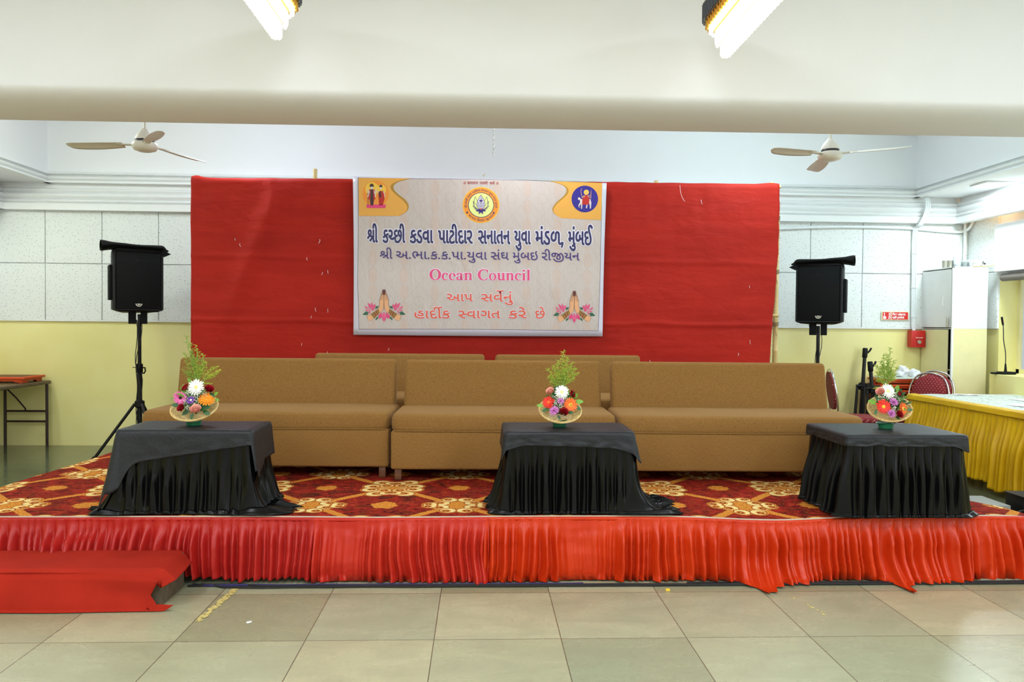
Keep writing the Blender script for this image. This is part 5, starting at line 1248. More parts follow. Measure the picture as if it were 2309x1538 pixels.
def lettering(name, jobs, mat, lift, offset=0.0):
    """jobs: lists of outlines in metres, every glyph filled on its own so overlaps stay solid; offset thickens the strokes"""
    obs = MB(); K = 100.0
    for polys in jobs:
        cu = bpy.data.curves.new('g', 'CURVE'); cu.dimensions = '2D'; cu.fill_mode = 'BOTH'
        for p in polys:
            if len(p) < 3: continue
            s = cu.splines.new('POLY'); s.points.add(len(p) - 1); s.use_cyclic_u = True
            for i, q in enumerate(p): s.points[i].co = (q[0] * K, q[1] * K, 0, 1)
        o = bpy.data.objects.new('g', cu); COL.objects.link(o)
        dg = bpy.context.evaluated_depsgraph_get(); dg.update()
        me = o.evaluated_get(dg).to_mesh(); y = -lift - 0.00003 * (len(obs.f) % 7)
        obs.add([(v.co.x / K, y, v.co.y / K) for v in me.vertices], [tuple(p.vertices) for p in me.polygons])
        o.evaluated_get(dg).to_mesh_clear(); bpy.data.objects.remove(o); bpy.data.curves.remove(cu)
        if offset > 0:
            c_ = 0
            for p in polys:
                n = len(p)
                for i in range(n):
                    (x0, z0), (x1, z1) = p[i], p[(i + 1) % n]; dx, dz = x1 - x0, z1 - z0; l = math.hypot(dx, dz); c_ += 1; y = -lift + 0.0002 + (c_ % 20) * 0.00002
                    obs.add([(x0 + offset * cos(pi * k / 4), y, z0 + offset * sin(pi * k / 4)) for k in range(8)], [tuple(range(8))])
                    if l > 1e-7:
                        nx, nz = -dz / l * offset, dx / l * offset
                        y += 0.00001; obs.add([(x0 + nx, y, z0 + nz), (x0 - nx, y, z0 - nz), (x1 - nx, y, z1 - nz), (x1 + nx, y, z1 + nz)], [(0, 1, 2, 3)])
    for f_ in range(len(obs.f)):       # every face looks out of the print
        f = obs.f[f_]; ar = 0.0
        for i in range(len(f)):
            p, q = obs.v[f[i]], obs.v[f[(i + 1) % len(f)]]; ar += p[0] * q[2] - q[0] * p[2]
        if ar < 0: obs.f[f_] = tuple(reversed(f))
    return obs.build(name, mat, banner, sharp=180, fix=False)


def flat(name, polys, mat, lift):
    """flat printed shapes, each a polygon in metres, lifted off the vinyl in turn"""
    return lettering(name, [[p] for p in polys], mat, lift)


def stroke(pts, w, closed=False):
    """polyline widened to a polygon list"""
    P = [Vector((p[0], p[1])) for p in pts]; n = len(P); L = []; R_ = []
    for i in range(n):
        a = P[(i - 1) % n] if closed or i else P[i]; c = P[(i + 1) % n] if closed or i < n - 1 else P[i]
        d = (c - a); d = d.normalized() if d.length else Vector((1, 0)); m = Vector((-d.y, d.x)) * (w / 2)
        L.append(P[i] + m); R_.append(P[i] - m)
    if closed: return [[tuple(p) for p in L], [tuple(p) for p in R_]]
    return [[tuple(p) for p in L] + [tuple(p) for p in reversed(R_)]]


def ink(name, c, rough=0.32): return plain('print_' + name, c, rough)


I_WHITE = ink('white', rgb(212, 208, 222)); I_VINYL = m_vinyl_ground(); I_LINE = ink('keyline', rgb(60, 54, 70)); I_GOLD = ink('gold', rgb(232, 170, 74)); I_OLIVE = ink('dark_gold', rgb(178, 134, 46))
I_NAVY = ink('navy', rgb(36, 34, 92)); I_INDIGO = ink('indigo', rgb(58, 36, 118)); I_PINK = ink('pink', rgb(226, 62, 122)); I_ORANGE = ink('orange_red', rgb(228, 84, 52)); I_HALO = ink('halo', rgb(238, 234, 246))
I_MAROON = ink('maroon', rgb(168, 30, 40)); I_LIME = ink('pale_lime', rgb(232, 238, 150)); I_YELLOW = ink('yellow', rgb(246, 200, 70)); I_AMBER = ink('amber', rgb(240, 150, 50)); I_BLUE = ink('blue', rgb(46, 36, 140))
I_SKIN = ink('skin', rgb(232, 172, 124)); I_LEAF = ink('leaf', rgb(30, 92, 60)); I_BANGLE = ink('bangle', rgb(128, 82, 30)); I_HENNA = ink('henna', rgb(92, 24, 20)); I_LPINK = ink('light_pink', rgb(246, 190, 214)); I_FRED = ink('figure_red', rgb(190, 40, 30)); I_FDARK = ink('figure_dark', rgb(72, 44, 46)); I_FPALE = ink('figure_pale', rgb(222, 206, 196))
# vinyl sheet with its white border, edges a little wavy
TL, TR, BR_, BL = bx(797, 399), bx(1368, 412), bx(1360, 760), bx(797, 754)


def sheet(u, v):
    t = (TL[0] + (TR[0] - TL[0]) * u, TL[1] + (TR[1] - TL[1]) * u); q = (BL[0] + (BR_[0] - BL[0]) * u, BL[1] + (BR_[1] - BL[1]) * u)
    x = t[0] + (q[0] - t[0]) * v; z = t[1] + (q[1] - t[1]) * v
    x += 0.012 * sin(pi * v) * (u - 0.5) * -1.0; z += 0.012 * math.exp(-((u - 0.5) / 0.25) ** 2) * (1 - v) - 0.004 * sin(pi * u) * v
    return (x, 0.0, z)


b = MB(); b.grid(sheet, 40, 24); b.build('vinyl_sheet', I_WHITE, banner, solid=0.001)
inner = [(808, 402), (900, 403.5), (1085, 403.8), (1200, 406.5), (1357, 411.5), (1357, 470), (1354, 640), (1350.5, 748), (1240, 746), (1085, 743.5), (950, 742.5), (809, 742), (806.5, 640), (808, 520)]
inner = [bx(*p) for p in inner]
flat('keyline', [inner], I_LINE, 0.0012)
ci = (sum(p[0] for p in inner) / len(inner), sum(p[1] for p in inner) / len(inner))
flat('printed_ground', [[(p[0] + 0.004 * (1 if p[0] < ci[0] else -1), p[1] + 0.004 * (1 if p[1] < ci[1] else -1)) for p in inner]], I_VINYL, 0.002)
# corner panels (measured on the print at 7.962 units per print unit)
c4 = lambda X_, Y_: bx(800 + X_ / 7.962, 390 + Y_ / 7.962)
c5 = lambda X_, Y_: bx(1030 + X_ / 6.791, 400 + Y_ / 6.791)
e1 = bez((1050, 106), (690, 180), (560, 250), (830, 440), 14)[:-1] + bez((830, 440), (1010, 560), (1040, 690), (790, 778), 14)
e2 = bez((1010, 106), (600, 190), (560, 260), (815, 450), 14)[:-1] + bez((815, 450), (985, 570), (1020, 700), (780, 778), 14)
e1 = bez((1050, 106), (640, 170), (600, 270), (850, 440), 14)[:-1] + bez((850, 440), (1010, 560), (1020, 690), (790, 778), 14)
flat('corner_panel_edge', [[c4(80, 100)] + [c4(*p) for p in e1] + [c4(82, 778)]], I_OLIVE, 0.0028)
g1 = bez((970, 106), (560, 190), (570, 270), (800, 450), 14)[:-1] + bez((800, 450), (980, 590), (1000, 690), (780, 776), 14)
flat('corner_panel', [[c4(80, 100)] + [c4(*p) for p in g1] + [c4(82, 778)]], I_GOLD, 0.0036)
h1 = bez((1395, 56), (1700, 110), (1720, 190), (1620, 290), 14)[:-1] + bez((1620, 290), (1430, 450), (1380, 520), (1600, 624), 14)
h2 = bez((1440, 58), (1760, 130), (1740, 210), (1650, 300), 14)[:-1] + bez((1650, 300), (1450, 460), (1400, 530), (1600, 624), 14)
flat('corner_panel_edge', [[c5(*p) for p in h1] + [c5(2212, 650), c5(2226, 80)]], I_OLIVE, 0.0028)
flat('corner_panel', [[c5(*p) for p in h2] + [c5(2210, 649), c5(2224, 82)]], I_GOLD, 0.0036)


def disc(cf, cx, cy, r, n=48, ry=None): return [cf(cx + r * cos(2 * pi * i / n), cy + (ry or r) * sin(2 * pi * i / n)) for i in range(n)]


# two small printed figures, standing, in the left corner
flat('roundel', [disc(c4, 378, 385, 234)], I_AMBER, 0.0044)
flat('roundel_glow', [disc(c4, 315, 300, 120), disc(c4, 475, 310, 90)], I_YELLOW, 0.0050)
flat('figure_plinth', [[c4(*p) for p in ((215, 575), (560, 575), (550, 636), (220, 636))]], I_PINK, 0.0056)
flat('figure_robe', [[c4(*p) for p in ((425, 340), (520, 330), (535, 480), (505, 585), (440, 585), (430, 450))], [c4(*p) for p in ((260, 310), (365, 310), (372, 480), (345, 500), (280, 500), (255, 480))]], I_FRED, 0.0056)
flat('figure_body', [[c4(*p) for p in ((275, 500), (350, 500), (335, 590), (290, 590))], disc(c4, 310, 240, 36), disc(c4, 472, 250, 28), [c4(*p) for p in ((290, 300), (335, 300), (340, 500), (285, 500))], [c4(*p) for p in ((236, 350), (250, 350), (246, 590), (240, 590))], [c4(*p) for p in ((440, 340), (470, 330), (480, 440), (440, 450))]], I_FDARK, 0.0062)
flat('figure_skin', [disc(c4, 312, 280, 24), disc(c4, 472, 285, 20)] + stroke([c4(270, 330), c4(245, 370), c4(240, 300)], 0.010) + stroke([c4(350, 330), c4(380, 370), c4(388, 295)], 0.010) + stroke([c4(270, 350), c4(250, 410), c4(235, 440)], 0.010) + stroke([c4(355, 350), c4(375, 400), c4(372, 440)], 0.010) + stroke([c4(440, 340), c4(415, 370), c4(410, 330)], 0.007) + stroke([c4(515, 340), c4(540, 400), c4(545, 440)], 0.007), I_FPALE, 0.0068)
# a rider on a pale animal in the right corner
flat('roundel', [disc(c5, 1957, 328, 205)], I_BLUE, 0.0044)
flat('figure_halo', [disc(c5, 1980, 225, 40)], I_YELLOW, 0.0050)
flat('figure_mount', [[c5(*p) for p in ((1850, 310), (1870, 300), (1900, 330), (2040, 325), (2058, 380), (2052, 475), (2036, 475), (2030, 400), (2000, 410), (1990, 470), (1972, 468), (1985, 400), (1920, 400), (1914, 480), (1900, 478), (1896, 400), (1870, 440), (1880, 460), (1868, 462), (1856, 425), (1885, 375), (1878, 340), (1855, 345))]], I_FPALE, 0.0056)
flat('figure_robe', [[c5(*p) for p in ((1960, 270), (2000, 270), (2030, 330), (2020, 410), (1915, 418), (1918, 330))]], I_FRED, 0.0062)
flat('figure_skin', [disc(c5, 1980, 232, 17)] + stroke([c5(1960, 275), c5(1910, 290), c5(1900, 240)], 0.006) + stroke([c5(1960, 290), c5(1905, 310)], 0.006) + stroke([c5(2000, 280), c5(2050, 270), c5(2052, 220)], 0.006) + stroke([c5(2000, 295), c5(2055, 300)], 0.006) + stroke([c5(1900, 245), c5(1893, 205), c5(1912, 165)], 0.004) + stroke([c5(2050, 330), c5(2054, 190)], 0.003), I_SKIN, 0.0068)

# --- lettering from outlined letterforms
UNIT = 2.0


def outl(code):
    r = []
    for con in code.split('|'):
        x = y = 0; pts = []
        for tk in con.split(' '):
            on = tk[0] != '~'; dx, dy = tk.lstrip('~').split(','); x += int(dx); y += int(dy); pts.append((x * UNIT, y * UNIT, on))
        q = []; n = len(pts)
        for i in range(n):
            a = pts[i]; bb = pts[(i + 1) % n]; q.append(a)
            if not a[2] and not bb[2]: q.append(((a[0] + bb[0]) / 2, (a[1] + bb[1]) / 2, True))
        while not q[0][2]: q = q[1:] + q[:1]
        o = []; i = 0; n = len(q)
        while i < n:
            a = q[i]; b_ = q[(i + 1) % n]
            o.append((a[0], a[1]))
            if b_[2]: i += 1
            else:
                c_ = q[(i + 2) % n]
                for t in (0.25, 0.5, 0.75): o.append(((1 - t) ** 2 * a[0] + 2 * t * (1 - t) * b_[0] + t * t * c_[0], (1 - t) ** 2 * a[1] + 2 * t * (1 - t) * b_[1] + t * t * c_[1]))
                i += 2
        r.append(o)
    return r


_oc = {}


def glyphs_of(word):
    r = []
    for tk in RUN[word].split(' '):
        g, x = tk.split(':')
        if g not in _oc: _oc[g] = outl(GLYPH[g])
        r.append([[(px + int(x), py) for px, py in con] for con in _oc[g]])
    return r


def fit(words, x0, x1, base, top, cf, em=603.0):
    """words set in a row between x0 and x1; base/top are functions of x in crop units"""
    gl = []; cur = 0
    for i, w_ in enumerate(words):
        if w_ == '.' or w_ == ',':
            s_ = 55; y = 0
            dot = [[(cur + s_ + 62 * cos(a), 62 + 62 * sin(a)) for a in [2 * pi * k / 16 for k in range(16)]]]
            if w_ == ',': dot = [[(cur + 0, 110), (cur + 115, 110), (cur + 115, 10), (cur + 45, -130), (cur + 0, -130), (cur + 40, 0), (cur, 0)]]
            gl.append(dot); cur += 190; continue
        g = glyphs_of(w_); gl += [[[(px + cur, py) for px, py in con] for con in q] for q in g]
        cur += max(px for q in g for con in q for px, _ in con) - cur * 0 + 60
    lo = min(px for q in gl for con in q for px, _ in con); hi = max(px for q in gl for con in q for px, _ in con)
    def mp(px, py):
        x = x0 + (x1 - x0) * (px - lo) / (hi - lo); bs = base(x); return cf(x, bs + (top(x) - bs) * py / em)
    return [[[mp(*p) for p in con] for con in q] for q in gl]


base1 = lambda x: 662 + 22 * (x - 178) / 1912; top1 = lambda x: 556 + 14 * (x - 178) / 1912
T1 = []
for ws, a, c in ((['શ્રી'], 184, 268), (['કચ્છી'], 314, 497), (['કડવા'], 541, 732), (['પાટીદાર'], 779, 1064), (['સનાતન'], 1116, 1381), (['યુવા'], 1421, 1556), (['મંડળ', ','], 1602, 1834), (['મુંબઈ'], 1881, 2085)):
    T1 += fit(ws, a, c, base1, top1, cz)
lettering('lettering_outline', T1, I_HALO, 0.0045, 0.0125)
lettering('headline_lettering', T1, I_NAVY, 0.0065, 0.0042)
base2 = lambda x: 799 + 16 * (x - 285) / 1693; top2 = lambda x: 736 + 16 * (x - 285) / 1693
T2 = []
for ws, a, c in ((['શ્રી'], 287, 392), (['અ', '.', 'ભા', '.', 'ક', '.', 'ક', '.', 'પા', '.', 'યુવા'], 424, 1188), (['સંઘ'], 1222, 1372), (['મુંબઇ'], 1408, 1618), (['રીજીયન'], 1654, 1974)):
    T2 += fit(ws, a, c, base2, top2, cz)
lettering('subtitle_lettering', T2, I_INDIGO, 0.0055, 0.0010)
base4 = lambda x: 1160 + 4 * (x - 848) / 560; top4 = lambda x: 1097 + 4 * (x - 848) / 560
T4 = fit(['આપ'], 850, 1068, base4, top4, cz) + fit(['સર્વેનું'], 1140, 1408, base4, top4, cz)
base5 = lambda x: 1303 + 4 * (x - 575) / 1105; top5 = lambda x: 1238 + 4 * (x - 575) / 1105
for ws, a, c in ((['હાર્દીક'], 577, 876), (['સ્વાગત'], 947, 1300), (['કરે'], 1372, 1522), (['છે'], 1600, 1678)): T4 += fit(ws, a, c, base5, top5, cz)
lettering('lettering_outline', T4, I_HALO, 0.0045, 0.006)
lettering('welcome_lettering', T4, I_ORANGE, 0.0060, 0.0018)
TD = []
for ws, a, c in ((['॥'], 994, 1008), (['सनातन'], 1024, 1112), (['परमो'], 1128, 1194), (['धर्म'], 1212, 1252), (['॥'], 1268, 1282)): TD += fit(ws, a, c, lambda x: 171 + 3 * (x - 994) / 288, lambda x: 151 + 3 * (x - 994) / 288, cz, 620.0)
lettering('motto_lettering', TD, I_MAROON, 0.0055, 0.0003)

# serif roman letters drawn stroke by stroke (cap height 1)
def ell(cx, cy, rx, ry, a0=0, a1=360, n=28): return [(cx + rx * cos(radians(a0 + (a1 - a0) * i / n)), cy + ry * sin(radians(a0 + (a1 - a0) * i / n))) for i in range(n + 1)]
def ringc(cx, cy, rx, ry, ix, iy): return [ell(cx, cy, rx, ry)[:-1], ell(cx, cy, ix, iy)[:-1]]
def serif(x, y, w): return [(x - w, y), (x + w, y), (x + w, y + 0.03), (x + w * 0.45, y + 0.06), (x - w * 0.45, y + 0.06), (x - w, y + 0.03)]
def flagstem(x, w, h, fl=0.1):
    return [(x - w, 0.03), (x - w, h - 0.06), (x - w - fl, h - 0.07), (x - w - fl, h - 0.035), (x + w * 0.6, h), (x + w, h), (x + w, 0.03)]
LET = {
    'O': (0.80, [ringc(0.40, 0.5, 0.39, 0.52, 0.21, 0.46)]),
    'C': (0.74, [[ell(0.40, 0.5, 0.39, 0.52, 52, 322) + ell(0.43, 0.5, 0.24, 0.46, 318, 56)], [[(0.64, 0.70), (0.69, 0.70), (0.69, 1.0), (0.655, 1.0), (0.60, 0.90)]]]),
    'c': (0.46, [[ell(0.25, 0.33, 0.235, 0.35, 50, 318) + ell(0.28, 0.33, 0.13, 0.29, 312, 55)], [ell(0.375, 0.54, 0.075, 0.075)[:-1]]]),
    'e': (0.47, [[ell(0.245, 0.33, 0.23, 0.35, 8, 318) + ell(0.275, 0.33, 0.135, 0.285, 310, 182) + [(0.13, 0.335), (0.30, 0.335), (0.30, 0.37)] + ell(0.245, 0.37, 0.085, 0.275, 10, 175) + [(0.14, 0.345), (0.472, 0.345)]]]),
    'a': (0.52, [[ell(0.19, 0.165, 0.175, 0.18)[:-1], ell(0.235, 0.185, 0.095, 0.125)[:-1]], [[(0.29, 0.10), (0.29, 0.47)] + ell(0.21, 0.5, 0.08, 0.14, 0, 130) + ell(0.23, 0.48, 0.20, 0.20, 130, 0) + [(0.43, 0.12), (0.44, 0.07), (0.50, 0.09), (0.50, 0.05), (0.42, -0.015), (0.34, 0.0), (0.30, 0.06)]], [ell(0.11, 0.53, 0.075, 0.07)[:-1]]]),
    'n': (0.58, [[flagstem(0.14, 0.07, 0.67)], [serif(0.14, 0, 0.12)], [[(0.37, 0.03), (0.37, 0.46)] + ell(0.30, 0.48, 0.085, 0.10, 0, 120) + [(0.20, 0.50), (0.20, 0.57)] + ell(0.345, 0.47, 0.165, 0.21, 110, 0) + [(0.51, 0.03)]], [serif(0.44, 0, 0.12)]]),
    'o': (0.52, [ringc(0.255, 0.33, 0.245, 0.35, 0.125, 0.30)]),
    'u': (0.58, [[[(0.02, 0.67), (0.21, 0.67), (0.21, 0.20)] + ell(0.285, 0.17, 0.075, 0.09, 180, 300) + [(0.37, 0.15), (0.37, 0.07)] + ell(0.235, 0.20, 0.165, 0.215, 310, 180) + [(0.07, 0.60), (0.02, 0.62)]], [[(0.30, 0.67), (0.51, 0.67), (0.51, 0.08), (0.57, 0.06), (0.57, 0.02), (0.37, -0.01), (0.37, 0.60), (0.30, 0.63)]]]),
    'i': (0.29, [[flagstem(0.15, 0.07, 0.67)], [serif(0.15, 0, 0.12)], [ell(0.14, 0.90, 0.085, 0.085)[:-1]]]),
    'l': (0.29, [[flagstem(0.15, 0.07, 1.0)], [serif(0.15, 0, 0.12)]]),
    ' ': (0.30, []),
}
wtot = sum(LET[c][0] + 0.02 for c in 'Ocean Council'); J = []; cur = 0
for ch in 'Ocean Council':
    for con in LET[ch][1]:
        J.append([[cz(702 + 858 * (cur + px) / wtot, 979 + 5 * (cur + px) / wtot - 91 * py) for px, py in c_] for c_ in con])
    cur += LET[ch][0] + 0.02
lettering('lettering_outline', J, I_HALO, 0.0045, 0.006)
lettering('council_lettering', J, I_PINK, 0.0060, 0.0010)

# --- round emblem with lotus, torch and book
EC = (362, 425)
flat('emblem_rim', [disc(c5, EC[0], EC[1], 282, 64, 276)], I_YELLOW, 0.0030)
flat('emblem_ring', [disc(c5, EC[0], EC[1], 270, 64, 264)], I_AMBER, 0.0038)
flat('emblem_circle', [disc(c5, EC[0], EC[1], 198, 64, 192)], I_NAVY, 0.0046)
flat('emblem_field', [disc(c5, EC[0], EC[1], 188, 64, 183)], I_LIME, 0.0054)
L = []
def petal(p0, p1, bulg_a, bulg_b):
    d = Vector(p1) - Vector(p0); n_ = Vector((-d.y, d.x))
    a = [tuple(Vector(p0).lerp(Vector(p1), t) + n_ * bulg_a * sin(pi * t ** 0.8)) for t in [i / 10 for i in range(11)]]
    c_ = [tuple(Vector(p0).lerp(Vector(p1), t) + n_ * bulg_b * sin(pi * t ** 0.8)) for t in [i / 10 for i in range(11)]]
    return a, c_
base_ = (360, 505)
WP = []
for s_ in (1, -1):
    for tip, ba, bb in (((-88, -210), 0.30, -0.02), ((-118, -140), 0.24, 0.02), ((-125, -72), 0.2, 0.02)):
        a, c_ = petal(base_, (base_[0] + s_ * tip[0], base_[1] + tip[1]), -ba * s_, -bb * s_)
        L += stroke([c5(*p) for p in a], 0.0035) + stroke([c5(*p) for p in c_], 0.0025)
    for tip in ((-80, 14), (-32, 62)):
        a, c_ = petal((base_[0], base_[1] - 8), (base_[0] + s_ * tip[0], base_[1] + tip[1]), 0.2, -0.2)
        L += [[c5(*p) for p in a] + [c5(*p) for p in reversed(c_)]]
a, c_ = petal(base_, (base_[0], 272), 0.26, -0.26)
WP = [[c5(*p) for p in a] + [c5(*p) for p in reversed(c_)]]
flat('lotus_heart', WP, I_WHITE, 0.0060)
L += stroke([c5(*p) for p in a], 0.004) + stroke([c5(*p) for p in c_], 0.004)
L += stroke([c5(362, 375), c5(362, 445)], 0.004) + stroke([c5(335, 350), c5(390, 350), c5(375, 375), c5(348, 375)], 0.003, True) + stroke([c5(362, 348), c5(352, 330), c5(364, 305), c5(374, 330), c5(362, 348)], 0.003)
L += stroke([c5(362, 400), c5(328, 392), c5(328, 440), c5(362, 448)], 0.003) + stroke([c5(362, 400), c5(398, 392), c5(398, 440), c5(362, 448)], 0.003)
lettering('lotus_emblem', [[p] if not isinstance(p[0][0], tuple) else p for p in L], I_INDIGO, 0.0066)
flat('emblem_jewel', [disc(c5, 361, 482, 13, 12)], I_ORANGE, 0.0072)
flat('emblem_dots', [disc(c5, 150, 540, 14, 16), disc(c5, 556, 545, 14, 16)], I_NAVY, 0.0048)


def arc_text(words, a0, a1, r_in, r_out, inward=False):
    gl = []; cur = 0
    for w_ in words:
        g = glyphs_of(w_); gl += [[[(px + cur, py) for px, py in con] for con in q] for q in g]
        cur = max(px for q in gl for con in q for px, _ in con) + 330
    hi = cur - 330; J = []
    for q in gl:
        J.append([[c5(EC[0] + (r_in + (r_out - r_in) * py / 603) * sin(radians(a0 + (a1 - a0) * px / hi)), EC[1] - 0.98 * (r_in + (r_out - r_in) * py / 603) * cos(radians(a0 + (a1 - a0) * px / hi))) for px, py in con] for con in q])
    return J


lettering('emblem_lettering', arc_text(['શ્રી', 'કચ્છી', 'કડવા', 'પાટીદાર', 'સનાતન', 'યુવા', 'મંડળ', 'મુંબઈ'], -101, 101, 219, 244), I_NAVY, 0.0048, 0.0004)
lettering('emblem_motto', arc_text(['સત્યમ', 'શિવમ', 'સુન્દરમ'], 231, 127, 250, 222), I_NAVY, 0.0049, 0.0004)


# --- greeting hands with lotus flowers in the lower corners (13.98 units per print unit)
def greeting(ox, oy, sl):
    h = lambda X_, Y_: bx(ox + X_ / 13.98, oy + Y_ / 13.98 + sl * X_ / 13.98)
    mir = lambda P: [(1832 - x, y) for x, y in P]
    both = lambda P: [[h(*p) for p in P], [h(*p) for p in mir(P)]]
    flat('greeting_leaves', both([(240, 960), (345, 860), (440, 890), (400, 975), (320, 975)]) + both([(640, 790), (655, 700), (745, 690), (720, 760)]) + both([(660, 1150), (650, 1080), (745, 1010), (735, 1070)]), I_LEAF, 0.0030)
    arm = [(885, 170), (910, 190), (912, 520), (905, 720), (880, 830), (770, 930), (480, 1165), (420, 1120), (385, 1000), (490, 960), (740, 790), (785, 660), (775, 520), (800, 420), (850, 270)]
    flat('greeting_outline', [[h(x + dx, y - 3) for x, y in P] for P in (arm, mir(arm)) for dx in (-9, 9)], I_FDARK, 0.0036)
    flat('greeting_hands', both(arm), I_SKIN, 0.0044)
    flat('henna_fingertips', both([(885, 172), (909, 192), (912, 330), (880, 350), (862, 260)]) + both([(835, 330), (850, 300), (852, 340), (830, 380)]), I_HENNA, 0.0052)
    st = []
    for P in ([(912, 200), (912, 700), (880, 830)], [(850, 520), (880, 400), (895, 350)], [(812, 520), (850, 400), (875, 320)], [(790, 500), (830, 380), (858, 290)]):
        st += stroke([h(*p) for p in P], 0.002) + stroke([h(*p) for p in mir(P)], 0.002)
    flat('finger_lines', st, I_FDARK, 0.0056)
    flat('bangles', both([(740, 775), (790, 890), (620, 1085), (550, 1020), (500, 950)]), I_BANGLE, 0.0052)
    bb = []
    for a, c_ in (((745, 790), (775, 900)), ((700, 815), (745, 930)), ((640, 860), (700, 990)), ((560, 910), (640, 1050)), ((520, 945), (595, 1080))):
        bb += stroke([h(*a), h(*c_)], 0.0022) + stroke([h(*p) for p in mir([a, c_])], 0.0022)
    lettering('bangle_bands', [[p] for p in bb], I_YELLOW, 0.0058)
    lettering('bangle_beads', [[disc(h, x, y, 14, 8)] for x, y in ((660, 900), (690, 950), (640, 950), (670, 1000), (1172, 900), (1142, 950), (1192, 950), (1162, 1000))], I_FRED, 0.0058)
    def lot(cx, cy, fl):
        P = [[(0, 0), (-60, -120), (-75, -330 + 110), (20, -140)], [(0, 0), (20, -130), (40, -230), (90, -150)], [(20, -10), (80, -120), (160, -170), (165, -90), (110, -20)], [(0, 0), (-90, -60), (-165, -130), (-140, -40)], [(0, 10), (-90, 20), (-165, -10), (-100, 60)], [(10, 10), (80, -20), (140, 10), (80, 30)], [(0, 10), (-30, 60), (-60, 130), (10, 90)]]
        return [[h(cx + fl * x, cy + y) for x, y in p] for p in P]
    lp = lot(485, 800, 1) + lot(1347, 800, -1)
    lp += [[h(*p) for p in q] for q in ([(916, 870), (1000, 1010), (975, 1090), (916, 1195), (860, 1090), (832, 1010)], [(860, 880), (740, 980), (760, 1095), (830, 1050)], [(972, 880), (1092, 980), (1090, 1095), (1002, 1050)])]
    lettering('lotus_flowers', [[p] for p in lp], I_PINK, 0.0062)
    ls = []
    for x in (880, 900, 932, 952): ls += stroke([h(x, 900), h(916 + (x - 916) * 1.3, 1090)], 0.0013)
    for cx, fl in ((485, 1), (1347, -1)):
        for dx, dy in ((-60, -170), (50, -190), (130, -110), (-120, -90), (-110, 15), (90, 8), (-30, 90)): ls += stroke([h(cx, 800), h(cx + fl * dx, 800 + dy)], 0.0013)
    lettering('lotus_lines', [[p] for p in ls], I_LPINK, 0.0068)


greeting(800, 640, 0.0); greeting(1229.5, 643.5, 0.006)
tie = MB().tube([(0.0, 7.43, 2.93), (0.01, 7.46, 2.96), (-0.01, 7.5, 2.95)], 0.003, 5); tie.v = [(x + 0.02, y - YN, z) for x, y, z in tie.v]; tie.build('string_tie', M_BAMBOO, banner)
# ------------------------------------------------------------------ loudspeakers on tripod stands
def text_mesh(name, s, size, mat, parent, at, bold=0.0, wide=1.0, extr=0.0006):
    """lettering facing -y, left end of the baseline at the given point"""
    cu = bpy.data.curves.new(name, 'FONT'); cu.body = s; cu.size = size; cu.offset = bold; cu.extrude = extr
    o = bpy.data.objects.new(name, cu); COL.objects.link(o)
    dg = bpy.context.evaluated_depsgraph_get(); dg.update()
    me = bpy.data.meshes.new_from_object(o.evaluated_get(dg)); bpy.data.objects.remove(o); bpy.data.curves.remove(cu)
    me.materials.clear(); me.materials.append(mat)
    me.transform(Matrix(((wide, 0, 0, at[0]), (0, 0, -1, at[1]), (0, 1, 0, at[2]), (0, 0, 0, 1))))
    r = bpy.data.objects.new(name, me); COL.objects.link(r); r.parent = parent
    return r


